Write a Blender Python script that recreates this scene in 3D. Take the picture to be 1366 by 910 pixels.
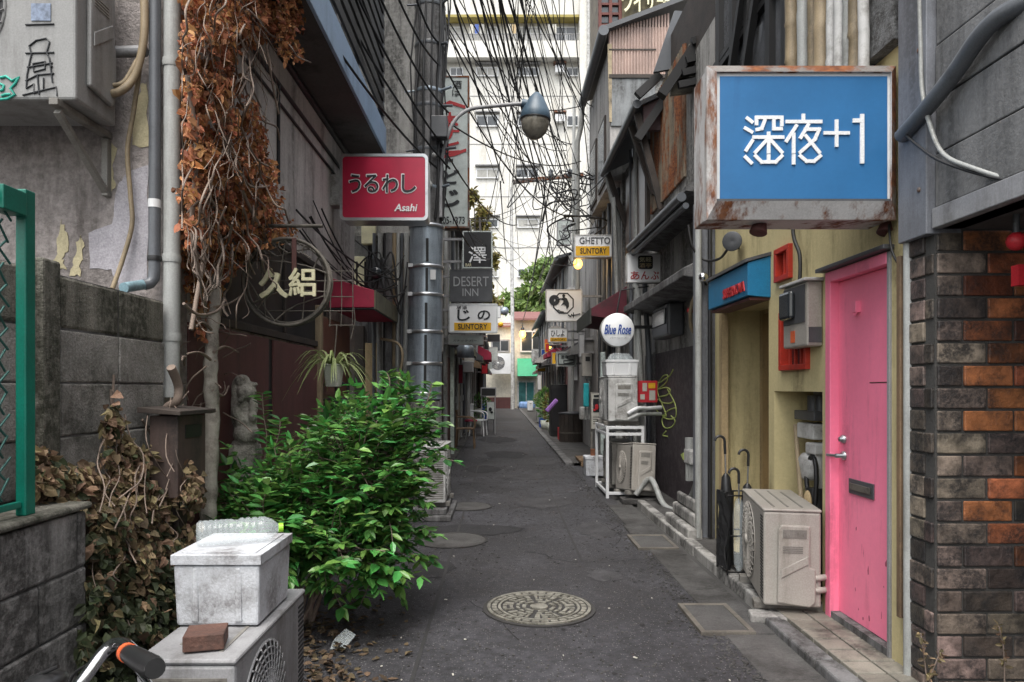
import bpy, bmesh, math, random
from mathutils import Vector, Matrix
rnd = random.Random(7)
R = math.radians
for o in list(bpy.data.objects): bpy.data.objects.remove(o)
S = bpy.context.scene
COL = S.collection

# ---------------------------------------------------------------- camera, sky, sun, exposure
F, CU, CV, CH = 930.0, 668.0, 517.0, 1.35
cd = bpy.data.cameras.new('camera'); cam = bpy.data.objects.new('camera', cd); COL.objects.link(cam)
cd.sensor_width = 36; cd.lens = 36*F/1366; cd.shift_x = 15/1366; cd.shift_y = 62/1366
cd.clip_start = .05; cd.clip_end = 1000
cam.location = (0, 0, CH); cam.rotation_euler = (R(90), 0, 0)
S.camera = cam
W = bpy.data.worlds.new('World'); S.world = W; W.use_nodes = True
SUN_EL, SUN_AZ = R(64), R(194)          # azimuth clockwise from +Y
nt = W.node_tree
sky = nt.nodes.new('ShaderNodeTexSky'); sky.sky_type = 'NISHITA'; sky.sun_disc = False
sky.sun_elevation = SUN_EL; sky.sun_rotation = SUN_AZ; sky.air_density = 1.6; sky.dust_density = 4.0; sky.ozone_density = .6
hs = nt.nodes.new('ShaderNodeHueSaturation'); hs.inputs['Saturation'].default_value = .3
nt.links.new(sky.outputs[0], hs.inputs['Color'])
nt.links.new(hs.outputs[0], nt.nodes['Background'].inputs[0]); nt.nodes['Background'].inputs[1].default_value = .15
sd = bpy.data.lights.new('sun', 'SUN'); sd.energy = 1.35; sd.angle = R(40); sd.color = (1, .96, .9)
sun = bpy.data.objects.new('sun', sd); COL.objects.link(sun)
dv = Vector((math.sin(SUN_AZ)*math.cos(SUN_EL), math.cos(SUN_AZ)*math.cos(SUN_EL), math.sin(SUN_EL)))
sun.rotation_euler = dv.to_track_quat('Z', 'Y').to_euler(); sun.location = (0, 0, 60)
vs_ = S.view_settings
S.display_settings.display_device = 'sRGB'
vs_.view_transform = 'Standard'; vs_.look = 'None'; vs_.gamma = 1; vs_.use_curve_mapping = False
vs_.exposure = 1.2
S.cycles.max_bounces = 8

# ---------------------------------------------------------------- geometry helpers
def P(u, v, Y): return Vector(((u-CU)/F*Y, Y, CH-(v-CV)/F*Y))
def PX(u, v, x): return P(u, v, x*F/(u-CU))
def PG(u, v, z=0): return P(u, v, (CH-z)*F/(v-CV))
def YX(u, x): return x*F/(u-CU)
def Zv(v, Y): return CH-(v-CV)/F*Y
def Xu(u, Y): return (u-CU)/F*Y
def lin(h):
    h = h.lstrip('#'); o = []
    for i in (0, 2, 4):
        c = int(h[i:i+2], 16)/255; o.append(c/12.92 if c <= .04045 else ((c+.055)/1.055)**2.4)
    return tuple(o)
WL = {}
class MB:
    def __init__(s): s.v = []; s.f = []; s.m = []; s.sm = []
    def add(s, vs, fs, m=0, sm=False):
        b = len(s.v); s.v += [tuple(p) for p in vs]
        for f in fs: s.f.append(tuple(i+b for i in f)); s.m.append(m); s.sm.append(sm)
        return s
    def box(s, x0, x1, y0, y1, z0, z1, m=0):
        if x0 > x1: x0, x1 = x1, x0
        if y0 > y1: y0, y1 = y1, y0
        if z0 > z1: z0, z1 = z1, z0
        return s.add([(x0,y0,z0),(x1,y0,z0),(x1,y1,z0),(x0,y1,z0),(x0,y0,z1),(x1,y0,z1),(x1,y1,z1),(x0,y1,z1)],
              [(0,3,2,1),(4,5,6,7),(0,1,5,4),(1,2,6,5),(2,3,7,6),(3,0,4,7)], m)
    def obox(s, c, sx, sy, sz, rot=None, m=0):
        rot = rot or Matrix.Identity(3); c = Vector(c); vs = []
        for dz in (-1, 1):
            for dx, dy in ((-1,-1),(1,-1),(1,1),(-1,1)): vs.append(c+rot@Vector((dx*sx/2, dy*sy/2, dz*sz/2)))
        return s.add(vs, [(0,3,2,1),(4,5,6,7),(0,1,5,4),(1,2,6,5),(2,3,7,6),(3,0,4,7)], m)
    def bar(s, p0, p1, w, h, m=0, up=(0,0,1)):
        p0, p1 = Vector(p0), Vector(p1); d = p1-p0; z = d.normalized(); upv = Vector(up)
        if abs(z.dot(upv)) > .98: upv = Vector((1,0,0))
        x = z.cross(upv).normalized(); y = x.cross(z); rot = Matrix((x, z, y)).transposed()
        return s.obox((p0+p1)/2, w, d.length, h, rot, m)
    def prism(s, poly, off, m=0):
        n = len(poly); off = Vector(off); a = [Vector(p) for p in poly]; vs = a+[p+off for p in a]
        nrm = Vector((0,0,0))
        for i in range(n): nrm += a[i].cross(a[(i+1) % n])
        fl = nrm.dot(off) > 0
        f1 = tuple(range(n)); f2 = tuple(range(n, 2*n))
        fs = [f1[::-1] if fl else f1, f2 if fl else f2[::-1]]
        for i in range(n):
            j = (i+1) % n
            fs.append((i, j, j+n, i+n) if fl else (j, i, i+n, j+n))
        return s.add(vs, fs, m)
    def tube(s, pts, r, seg=8, m=0, cap=True, sm=True):
        pts = [Vector(p) for p in pts]; n = len(pts)
        if n < 2: return s
        rs = r if isinstance(r, (list, tuple)) else [r]*n
        up = None; vs = []; fs = []
        for i, p in enumerate(pts):
            t = (pts[min(i+1, n-1)]-pts[max(i-1, 0)])
            t = t.normalized() if t.length > 1e-9 else Vector((0,0,1))
            if up is None:
                a = Vector((0,0,1)) if abs(t.z) < .9 else Vector((1,0,0)); up = t.cross(a).normalized()
            else:
                up = up-t*up.dot(t); up = up.normalized() if up.length > 1e-6 else t.orthogonal().normalized()
            w = t.cross(up)
            for k in range(seg):
                a = 2*math.pi*k/seg; vs.append(p+(up*math.cos(a)+w*math.sin(a))*rs[i])
        for i in range(n-1):
            for k in range(seg):
                k2 = (k+1) % seg; fs.append((i*seg+k, i*seg+k2, (i+1)*seg+k2, (i+1)*seg+k))
        s.add(vs, fs, m, sm)
        if cap: s.add([vs[k] for k in range(seg)], [tuple(range(seg))[::-1]], m); s.add(vs[-seg:], [tuple(range(seg))], m)
        return s
    def lathe(s, prof, c, axis=(0,0,1), seg=20, m=0, sm=True, xa=None):
        c = Vector(c); z = Vector(axis).normalized(); x = Vector(xa) if xa else z.orthogonal().normalized(); y = z.cross(x)
        vs = []; fs = []; n = len(prof)
        for r, h in prof:
            for k in range(seg):
                a = 2*math.pi*k/seg; vs.append(c+(x*math.cos(a)+y*math.sin(a))*max(r, 1e-4)+z*h)
        for i in range(n-1):
            for k in range(seg):
                k2 = (k+1) % seg; fs.append((i*seg+k, i*seg+k2, (i+1)*seg+k2, (i+1)*seg+k))
        return s.add(vs, fs, m, sm)
    def ell(s, c, rx, ry, rz, m=0, seg=14, rings=8):
        vs = []; fs = []; c = Vector(c)
        for i in range(rings+1):
            t = math.pi*i/rings
            for k in range(seg):
                a = 2*math.pi*k/seg; st = max(math.sin(t), .002)
                vs.append(c+Vector((rx*st*math.cos(a), ry*st*math.sin(a), -rz*math.cos(t))))
        for i in range(rings):
            for k in range(seg):
                k2 = (k+1) % seg; fs.append((i*seg+k, i*seg+k2, (i+1)*seg+k2, (i+1)*seg+k))
        return s.add(vs, fs, m, True)
    def leaf(s, p, d, n, L, Wd, m=0, fold=.25, curl=0):
        d = d.normalized(); sd_ = d.cross(n)
        if sd_.length < 1e-5: sd_ = d.orthogonal()
        sd_.normalize(); n2 = sd_.cross(d)
        q = lambda a, b, h: p+d*(a*L)+sd_*(b*Wd)+n2*(h*Wd)
        c = curl
        return s.add([q(0,0,0), q(.3,-.48,fold), q(.68,-.36,fold*.8-c*.5), q(1,0,-c), q(.68,.36,fold*.8-c*.5), q(.3,.48,fold), q(.5,0,-.03)],
                     [(0,6,2,1),(6,3,2),(0,5,4,6),(6,4,3)], m)
    def build(s, name, mats, parent=None, bevel=0, sub=0):
        me = bpy.data.meshes.new(name); b = WL.get(parent.name, Vector((0,0,0))) if parent else Vector((0,0,0))
        if parent: vs = [(x-b.x, y-b.y, z-b.z) for x, y, z in s.v]
        else: vs = s.v
        me.from_pydata(vs, [], s.f)
        if not isinstance(mats, (list, tuple)): mats = [mats]
        for m in mats: me.materials.append(m)
        me.polygons.foreach_set('material_index', s.m); me.polygons.foreach_set('use_smooth', s.sm); me.update()
        o = bpy.data.objects.new(name, me); COL.objects.link(o)
        if parent: o.parent = parent; WL[o.name] = b.copy()
        else: WL[o.name] = Vector((0,0,0))
        if bevel:
            md = o.modifiers.new('bevel', 'BEVEL'); md.width = bevel; md.segments = 2; md.limit_method = 'ANGLE'; md.angle_limit = R(40)
        return o
def tag(o, label, cat, group=None, kind=None):
    if label: o['label'] = label
    if cat: o['category'] = cat
    if group: o['group'] = group
    if kind: o['kind'] = kind
    return o
def thing(name, label, cat, loc=(0,0,0), group=None):
    o = bpy.data.objects.new(name, None); o.empty_display_size = .1; COL.objects.link(o); o.location = loc
    WL[o.name] = Vector(loc); return tag(o, label, cat, group)
def struct(o): o['kind'] = 'structure'; return o
def rrect(x0, x1, z0, z1, y, r, n=5):
    if r <= 0: return [(x0,y,z0),(x1,y,z0),(x1,y,z1),(x0,y,z1)]
    out = []
    for cx, cz, a0 in ((x1-r, z0+r, -90), (x1-r, z1-r, 0), (x0+r, z1-r, 90), (x0+r, z0+r, 180)):
        for i in range(n+1):
            a = R(a0+90*i/n); out.append((cx+r*math.cos(a), y, cz+r*math.sin(a)))
    return out
def text(body, c, right, up, w, h, mat, parent, name='lettering', bold=0.0, shear=0.0, depth=.004, space=1.0):
    cu = bpy.data.curves.new('t', 'FONT'); cu.body = body; cu.align_x = 'CENTER'; cu.shear = shear
    cu.space_character = space; cu.resolution_u = 3; cu.space_line = .82
    o = bpy.data.objects.new('t', cu); COL.objects.link(o)
    dg = bpy.context.evaluated_depsgraph_get(); me = bpy.data.meshes.new_from_object(o.evaluated_get(dg))
    bpy.data.objects.remove(o); bpy.data.curves.remove(cu)
    vs = [v.co.copy() for v in me.vertices]; fs = [tuple(p.vertices) for p in me.polygons]; bpy.data.meshes.remove(me)
    if not vs: return None
    x0, x1 = min(v.x for v in vs), max(v.x for v in vs); y0, y1 = min(v.y for v in vs), max(v.y for v in vs)
    sx = w/(x1-x0) if w else h/(y1-y0); sy = h/(y1-y0) if h else sx
    if not w: sx = sy
    right, up, c = Vector(right), Vector(up), Vector(c); nr = right.cross(up)
    bm = bmesh.new(); B = max(bold, 0)*min((x1-x0)*sx if len(body) == 1 else 1e9, (y1-y0)*sy)*.9
    sh = [(0,0)] if B < 1e-5 else [(0,0),(B,0),(-B,0),(0,B),(0,-B),(B*.7,B*.7),(-B*.7,B*.7),(B*.7,-B*.7),(-B*.7,-B*.7)]
    if B: sx *= 1-2*B/((x1-x0)*sx); sy *= 1-2*B/((y1-y0)*sy)
    for n_, (bx, by) in enumerate(sh):
        bv = [bm.verts.new(c+right*((v.x-(x0+x1)/2)*sx+bx)+up*((v.y-(y0+y1)/2)*sy+by)+nr*(depth+n_*.00012)) for v in vs]
        for f in fs:
            try: bm.faces.new([bv[i] for i in f])
            except ValueError: pass
    g = bmesh.ops.extrude_face_region(bm, geom=bm.faces[:])
    bmesh.ops.translate(bm, verts=[e for e in g['geom'] if isinstance(e, bmesh.types.BMVert)], vec=nr*(-depth*.9))
    bmesh.ops.recalc_face_normals(bm, faces=bm.faces[:])
    mb = MB(); bm.verts.index_update()
    mb.add([v.co for v in bm.verts], [tuple(v.index for v in f.verts) for f in bm.faces]); bm.free()
    return mb.build(name, mat, parent)
XR, ZU = (1,0,0), (0,0,1)

# ---------------------------------------------------------------- materials
def M(name, col, rough=.65, metal=0, var=.18, vs=6, bump=0, bs=60, dirt=0, dcol=(.02,.018,.016), ds=3, streak=False,
      island=0, hue=0, rust=0, rs=5, alpha=1, trans=0, emit=0, spec=.5, fine=.2, speck=0):
    if isinstance(col, str): col = lin(col)
    m = bpy.data.materials.new(name); m.use_nodes = True; t = m.node_tree; N = t.nodes; Lk = t.links; b = N['Principled BSDF']
    b.inputs['Roughness'].default_value = rough; b.inputs['Metallic'].default_value = metal
    b.inputs['Specular IOR Level'].default_value = spec
    tc = N.new('ShaderNodeTexCoord').outputs['Object']
    def noise(sc, det=6, ro=.6, st=None, off=0):
        n = N.new('ShaderNodeTexNoise'); n.inputs['Scale'].default_value = sc; n.inputs['Detail'].default_value = det; n.inputs['Roughness'].default_value = ro
        mp = N.new('ShaderNodeMapping'); mp.inputs['Location'].default_value = (off, off*1.7, off*.6)
        if st: mp.inputs['Scale'].default_value = st
        Lk.new(tc, mp.inputs[0]); Lk.new(mp.outputs[0], n.inputs['Vector']); return n.outputs['Fac']
    def ramp(f, a, bb):
        r = N.new('ShaderNodeMapRange'); r.inputs['From Min'].default_value = a; r.inputs['From Max'].default_value = bb
        Lk.new(f, r.inputs['Value']); return r.outputs[0]
    def mix(f, c1, c2, mode='MIX'):
        x = N.new('ShaderNodeMix'); x.data_type = 'RGBA'; x.blend_type = mode
        if isinstance(f, (int, float)): x.inputs[0].default_value = f
        else: Lk.new(f, x.inputs[0])
        for i, c in ((6, c1), (7, c2)):
            if isinstance(c, tuple): x.inputs[i].default_value = (*c[:3], 1)
            else: Lk.new(c, x.inputs[i])
        return x.outputs[2]
    c = mix(ramp(noise(vs), .3, .7), tuple(k*(1-var) for k in col), tuple(min(1, k*(1+var)) for k in col))
    if fine: c = mix(ramp(noise(vs*22, 3, .7, off=5), .35, .65), c, mix(1, c, (1-fine,)*3, 'MULTIPLY'))
    if island:
        g = N.new('ShaderNodeNewGeometry'); h = N.new('ShaderNodeHueSaturation')
        r = N.new('ShaderNodeMapRange'); r.inputs['To Min'].default_value = 1-island; r.inputs['To Max'].default_value = 1+island
        Lk.new(g.outputs['Random Per Island'], r.inputs['Value']); Lk.new(r.outputs[0], h.inputs['Value'])
        if hue:
            w = N.new('ShaderNodeTexWhiteNoise'); w.noise_dimensions = '1D'; Lk.new(g.outputs['Random Per Island'], w.inputs['W'])
            r2 = N.new('ShaderNodeMapRange'); r2.inputs['To Min'].default_value = .5-hue; r2.inputs['To Max'].default_value = .5+hue
            Lk.new(w.outputs['Value'], r2.inputs['Value']); Lk.new(r2.outputs[0], h.inputs['Hue'])
        Lk.new(c, h.inputs['Color']); c = h.outputs[0]
    if rust:
        f = ramp(noise(rs, 8, .65, (1, 1, .35) if streak else None, 3), .62-rust*.3, .70-rust*.25)
        rc = mix(ramp(noise(30, 5, .6, off=9), .35, .65), (.09,.025,.01), (.22,.075,.022)); c = mix(f, c, rc)
        rr = mix(f, (rough,)*3, (.9,)*3); sp = N.new('ShaderNodeSeparateColor'); Lk.new(rr, sp.inputs[0]); Lk.new(sp.outputs[0], b.inputs['Roughness'])
    if dirt:
        f = ramp(noise(ds, 9, .70, (1.8, 1.8, .22) if streak else None, 7), .62-dirt*.34, .78-dirt*.34)
        sm_ = N.new('ShaderNodeMath'); sm_.operation = 'MULTIPLY'; Lk.new(f, sm_.inputs[0]); Lk.new(ramp(noise(ds*9, 5, .75, off=11), .25, .55), sm_.inputs[1]); f = sm_.outputs[0]
        mm = N.new('ShaderNodeMath'); mm.operation = 'MULTIPLY'; mm.inputs[1].default_value = min(1, .62+dirt*.4); Lk.new(f, mm.inputs[0])
        c = mix(mm.outputs[0], c, dcol)
    if speck:
        vo = N.new('ShaderNodeTexVoronoi'); vo.inputs['Scale'].default_value = 85; Lk.new(tc, vo.inputs['Vector'])
        sc_ = N.new('ShaderNodeSeparateColor'); Lk.new(vo.outputs['Color'], sc_.inputs[0])
        m1 = N.new('ShaderNodeMath'); m1.operation = 'MULTIPLY'; Lk.new(ramp(vo.outputs['Distance'], .34, .22), m1.inputs[0]); Lk.new(ramp(sc_.outputs[0], .62, .95), m1.inputs[1])
        m2 = N.new('ShaderNodeMath'); m2.operation = 'MULTIPLY'; m2.inputs[1].default_value = speck; Lk.new(m1.outputs[0], m2.inputs[0]); c = mix(m2.outputs[0], c, (.26,.25,.25))
    Lk.new(c, b.inputs['Base Color'])
    if bump:
        bp = N.new('ShaderNodeBump'); bp.inputs['Strength'].default_value = min(1, bump); bp.inputs['Distance'].default_value = .012
        Lk.new(noise(bs, 6, .65, off=2), bp.inputs['Height']); Lk.new(bp.outputs[0], b.inputs['Normal'])
    if trans: b.inputs['Transmission Weight'].default_value = trans; b.inputs['IOR'].default_value = 1.3
    if alpha < 1: b.inputs['Alpha'].default_value = alpha
    if emit: b.inputs['Emission Color'].default_value = (*col, 1); b.inputs['Emission Strength'].default_value = emit
    return m
def leafmat(name, col, **k):
    m = M(name, col, **k); t = m.node_tree; b = t.nodes['Principled BSDF']
    tr = t.nodes.new('ShaderNodeBsdfTranslucent'); mx = t.nodes.new('ShaderNodeMixShader'); mx.inputs[0].default_value = .28
    src = b.inputs['Base Color'].links[0].from_socket; t.links.new(src, tr.inputs[0])
    t.links.new(b.outputs[0], mx.inputs[1]); t.links.new(tr.outputs[0], mx.inputs[2])
    t.links.new(mx.outputs[0], t.nodes['Material Output'].inputs[0]); return m
K = dict(
 asphalt=M('asphalt', (.054,.053,.061), .70, var=.5, vs=.9, bump=1, bs=70, fine=.6, dirt=.5, dcol=(.026,.024,.026), ds=.8, speck=.8),
 slab=M('slab', (.085,.082,.08), .8, var=.3, vs=4, bump=.6, bs=70, dirt=.55, ds=3, fine=.3),
 ground=M('ground', (.06,.058,.056), .9),
 block=M('block', (.38,.365,.34), .9, var=.25, vs=5, bump=.9, bs=90, fine=.4, dirt=.45, dcol=(.022,.024,.014), ds=2.2),
 mossy=M('mossy', (.29,.275,.235), .95, var=.3, vs=6, bump=.9, bs=90, fine=.4, dirt=.72, dcol=(.02,.022,.011), ds=2.6, streak=True),
 lowwall=M('lowwall', (.36,.345,.335), .9, var=.35, vs=3, bump=.8, bs=60, dirt=.62, ds=2, streak=True, fine=.25),
 stucco=M('stucco', (.33,.295,.28), .92, var=.3, vs=1.5, bump=1, bs=45, fine=.4, dirt=.46, dcol=(.055,.045,.038), ds=2.2, streak=True),
 patch=M('patch', (.42,.40,.43), .9, var=.2, bump=.5, fine=.3, dirt=.3, dcol=(.2,.19,.19)),
 patchy=M('patchy', (.50,.44,.28), .9, var=.15, bump=.5, dirt=.2, dcol=(.25,.2,.13)),
 greywall=M('greywall', (.40,.385,.37), .85, var=.15, vs=2, bump=.35, bs=80, dirt=.45, dcol=(.07,.065,.06), ds=2, streak=True),
 conc=M('conc', (.40,.39,.37), .88, var=.2, vs=3, bump=.5, bs=60, dirt=.65, dcol=(.05,.048,.045), ds=2.2, streak=True, fine=.2),
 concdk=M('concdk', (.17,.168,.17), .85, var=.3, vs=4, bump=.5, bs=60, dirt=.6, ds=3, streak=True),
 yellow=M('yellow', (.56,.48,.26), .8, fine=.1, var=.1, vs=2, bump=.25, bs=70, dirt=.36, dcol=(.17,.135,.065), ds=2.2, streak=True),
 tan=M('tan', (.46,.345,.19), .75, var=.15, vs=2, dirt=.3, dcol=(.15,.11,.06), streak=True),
 pink=M('pink', (.95,.235,.37), .36, var=.07, vs=2, fine=.05, dirt=.28, dcol=(.42,.09,.14), ds=2.6, streak=True),
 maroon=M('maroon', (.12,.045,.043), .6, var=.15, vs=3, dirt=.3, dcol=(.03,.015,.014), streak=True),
 blue=M('blue', (.030,.145,.335), .35, fine=.05, var=.12, vs=2.5, dirt=.12, dcol=(.02,.09,.22), streak=True),
 canopyblue=M('canopyblue', (.012,.17,.34), .45, var=.12, dirt=.2, dcol=(.01,.06,.12)),
 rustwhite=M('rustwhite', (.56,.55,.545), .45, var=.12, rust=.47, rs=7, streak=True, dirt=.36, dcol=(.2,.17,.15)),
 rusty=M('rusty', (.17,.155,.145), .6, var=.25, rust=.62, rs=6, dirt=.35, bump=.3),
 corr=M('corr', (.19,.155,.11), .7, var=.25, rust=.62, rs=4, streak=True, dirt=.4),
 white=M('white', (.64,.65,.66), .45, fine=.06, var=.05, dirt=.16, dcol=(.38,.36,.33), ds=4, streak=True),
 whitedirty=M('whitedirty', (.50,.50,.49), .6, var=.1, dirt=.5, dcol=(.16,.15,.135), ds=5, fine=.08),
 foam=M('foam', (.60,.62,.655), .6, var=.1, bump=.3, bs=120, dirt=.46, dcol=(.16,.15,.15), ds=6),
 beige=M('beige', (.38,.355,.32), .5, var=.07, dirt=.3, dcol=(.2,.18,.15), ds=4, streak=True),
 beigedk=M('beigedk', (.22,.21,.19), .55, var=.12, dirt=.5, dcol=(.08,.07,.06), ds=4),
 grey=M('grey', (.30,.30,.31), .5, var=.12, dirt=.4, dcol=(.1,.095,.09), streak=True),
 greypipe=M('greypipe', (.36,.37,.36), .5, var=.1, dirt=.45, dcol=(.12,.115,.1), streak=True),
 darkpipe=M('darkpipe', (.10,.108,.12), .4, var=.1, dirt=.2),
 bluepipe=M('bluepipe', (.25,.40,.46), .5, dirt=.4),
 galv=M('galv', (.36,.42,.48), .38, metal=.55, var=.18, vs=5, dirt=.4, dcol=(.10,.11,.12), ds=4, streak=True),
 steel=M('steel', (.55,.56,.57), .3, metal=.9, var=.1, dirt=.2),
 chrome=M('chrome', (.75,.75,.77), .12, metal=1, var=.02),
 black=M('black', (.012,.012,.013), .5, var=.2),
 blackplas=M('blackplas', (.02,.02,.021), .35),
 cable=M('cable', (.014,.014,.015), .55),
 darkwood=M('darkwood', (.045,.034,.028), .75, var=.35, vs=4, dirt=.4, ds=5, bump=.3),
 wood=M('wood', (.20,.13,.075), .7, var=.3, vs=5, dirt=.4, streak=True),
 bamboo=M('bamboo', (.29,.225,.14), .6, var=.2, dirt=.45, dcol=(.1,.08,.05), streak=True),
 palebark=M('palebark', (.40,.37,.32), .85, var=.25, vs=12, bump=.7, bs=40, dirt=.45, dcol=(.12,.10,.085), ds=8),
 vinestem=M('vinestem', (.24,.185,.15), .9, var=.3, dirt=.3),
 red=M('red', (.52,.02,.03), .5, dirt=.25, dcol=(.2,.02,.02)),
 redframe=M('redframe', (.46,.035,.018), .5, var=.1, dirt=.3, dcol=(.15,.02,.015)),
 signred=M('signred', (.44,.012,.05), .3, fine=.04, var=.08, dirt=.08, dcol=(.25,.01,.03)),
 awnred=M('awnred', (.36,.018,.055), .7, var=.15, dirt=.35, dcol=(.1,.01,.02)),
 awndark=M('awndark', (.105,.012,.025), .7, var=.15, dirt=.35),
 valance=M('valance', (.16,.15,.10), .8, dirt=.4),
 green=M('green', (.0,.145,.10), .45, dirt=.25, dcol=(.01,.06,.045)),
 awngreen=M('awngreen', (.008,.30,.15), .6, var=.1),
 fascia=M('fascia', (.30,.42,.58), .5, var=.08, dirt=.28, dcol=(.13,.18,.24), streak=True),
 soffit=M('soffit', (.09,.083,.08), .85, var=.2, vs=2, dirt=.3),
 plate=M('plate', (.26,.25,.215), .55, metal=.25, var=.25, vs=10, dirt=.5, dcol=(.05,.045,.035), ds=14),
 platedk=M('platedk', (.035,.033,.032), .8),
 iron=M('iron', (.15,.135,.115), .7, metal=.2, var=.3, dirt=.5),
 cream=M('cream', (.74,.70,.47), .55, dirt=.15, dcol=(.3,.27,.15)),
 ink=M('ink', (.012,.014,.018), .5, var=0),
 inkred=M('inkred', (.42,.02,.025), .5, var=.05),
 inkwhite=M('inkwhite', (.82,.83,.84), .5, var=.02),
 inkgrey=M('inkgrey', (.36,.37,.38), .5, var=.02),
 inkblue=M('inkblue', (.02,.07,.32), .5, var=.02),
 gold=M('gold', (.80,.44,.015), .5, var=.04, dirt=.12, dcol=(.4,.2,.01)),
 signblack=M('signblack', (.016,.016,.018), .45),
 signgrey=M('signgrey', (.075,.078,.085), .45, dirt=.15),
 signpale=M('signpale', (.50,.55,.53), .5, dirt=.2, dcol=(.25,.27,.25)),
 glass=M('glass', (.03,.036,.042), .22, spec=.8, var=.3, vs=2),
 darkpane=M('darkpane', (.018,.018,.02), .5, spec=.25, var=.5, vs=4),
 acgrey=M('acgrey', (.25,.25,.245), .5, var=.1, dirt=.4, dcol=(.12,.115,.11), ds=4, streak=True),
 curtain=M('curtain', (.34,.335,.31), .3, var=.4, vs=.8, streak=True, dirt=.3),
 glassteal=M('glassteal', (.05,.16,.16), .12, var=.4, vs=2),
 lens=M('lens', (.26,.24,.20), .12, var=.6, vs=9),
 bottle=M('bottle', (.75,.82,.84), .04, alpha=.24, var=0, spec=.9, fine=0),
 stone=M('stone', (.52,.49,.43), .95, var=.25, vs=8, bump=1, bs=50, dirt=.6, dcol=(.06,.055,.045), ds=6, fine=.25),
 apt=M('apt', (.68,.67,.63), .8, var=.06, vs=.4, dirt=.34, dcol=(.42,.40,.35), ds=.5, streak=True),
 aptband=M('aptband', (.34,.28,.085), .8, var=.1),
 brick=M('brick', (.15,.115,.095), .42, var=.6, vs=14, island=.72, hue=.035, dirt=.64, dcol=(.016,.016,.018), ds=7, bump=.5, bs=50),
 brickor=M('brickor', (.27,.09,.038), .42, var=.6, vs=9, island=.5, hue=.01, dirt=.6, dcol=(.03,.02,.018), ds=8, bump=.5, bs=50),
 mortar=M('mortar', (.055,.053,.05), .9, bump=.4),
 tile=M('tile', (.24,.225,.19), .6, var=.15, island=.2, dirt=.5),
 poly=M('poly', (.46,.33,.28), .45, var=.18, vs=2, dirt=.4, dcol=(.2,.15,.13), streak=True),
 siding=M('siding', (.19,.19,.19), .7, var=.15, vs=2, bump=.35, bs=70, dirt=.55, dcol=(.06,.06,.06), ds=3, streak=True, fine=.2),
 bluegrey=M('bluegrey', (.19,.20,.225), .6, var=.15, dirt=.55, dcol=(.07,.07,.075), streak=True),
 lampblue=M('lampblue', (.06,.10,.14), .45, dirt=.2),
 potgrey=M('potgrey', (.56,.59,.52), .6, dirt=.25),
 orange=M('orange', (.70,.13,.04), .5),
 purple=M('purple', (.42,.20,.62), .6),
 aqua=M('aqua', (.02,.42,.47), .6),
 paper=M('paper', (.50,.485,.43), .7, dirt=.15, dcol=(.35,.33,.25)),
 awall=M('awall', (.60,.565,.54), .88, var=.15, vs=2, bump=.35, bs=70, dirt=.5, dcol=(.16,.145,.135), ds=1.8, streak=True),
 signwhite=M('signwhite', (.80,.81,.82), .4, var=.04, dirt=.1, dcol=(.5,.48,.45), fine=.03),
 litterleaf=leafmat('litterleaf', (.12,.085,.05), rough=.8, var=.3, island=.6, hue=.02),
 deckslat=M('deckslat', (.27,.25,.20), .7, var=.25, dirt=.5),
 bulb=M('bulb', (1,.50,.10), .4, var=0, fine=0, emit=1.9),
 graf=M('graf', (.42,.50,.14), .6, var=.1),
 graft=M('graft', (.02,.34,.26), .6),
 bluetarp=M('bluetarp', (.20,.34,.62), .6, var=.3, dirt=.2, dcol=(.5,.55,.62)),
 bushleaf=leafmat('bushleaf', (.095,.245,.055), rough=.34, var=.25, island=.65, hue=.04, dirt=.15, dcol=(.16,.17,.06)),
 ivyleaf=leafmat('ivyleaf', (.24,.175,.10), rough=.75, var=.25, island=.65, hue=.035),
 ivygreen=leafmat('ivygreen', (.06,.075,.035), rough=.6, var=.25, island=.6, hue=.03),
 brownleaf=leafmat('brownleaf', (.46,.205,.095), rough=.75, var=.25, island=.62, hue=.02),
 spider=leafmat('spider', (.30,.36,.15), rough=.5, var=.25, island=.35),
 treeleaf=leafmat('treeleaf', (.17,.26,.07), rough=.6, var=.3, island=.5, hue=.02),
 treeleafy=leafmat('treeleafy', (.21,.18,.05), rough=.6, var=.3, island=.5, hue=.03),
)
# ================================================================ ground
def sheet(name, poly, z, mat):
    mb = MB(); mb.add([(x, y, z) for x, y in poly], [tuple(range(len(poly)))]); return struct(mb.build(name, mat))
sheet('ground', [(-300,-60),(300,-60),(300,400),(-300,400)], -.03, K['ground'])
sheet('road', [(-4,-3),(1.30,-3),(1.30,4),(1.36,7),(1.42,16),(1.5,46),(-4,46)], 0, K['asphalt'])
def slabs(name, x0, x1, ys, z, th, mat, bev=.006):
    mb = MB()
    for a, b in zip(ys[:-1], ys[1:]): mb.box(x0+rnd.uniform(-.006,.006), x1, a+.004, b-.004, z-th, z+rnd.uniform(-.003,.003))
    return struct(mb.build(name, mat, None, bev))
ys = [-1.0]
while ys[-1] < 7.4: ys.append(ys[-1]+.6)
slabs('gutter', 1.225, 1.50, ys, .008, .06, K['slab'])
ys = [-1.0]
while ys[-1] < 3.7: ys.append(ys[-1]+.62)
slabs('kerb', 1.50, 1.60, ys, .05, .1, K['concdk'], .012)
ys = [3.9]
while ys[-1] < 11: ys.append(ys[-1]+.6)
slabs('kerb', 1.57, 1.66, ys, .055, .1, K['conc'], .012)
sheet('pavement', [(1.60,-1),(2.3,-1),(2.3,3.3),(1.60,3.3)], .045, K['concdk'])
sheet('pavement', [(1.64,3.3),(2.6,3.3),(2.6,11.4),(1.64,11.4)], .045, K['slab'])
mb = MB()
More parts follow.
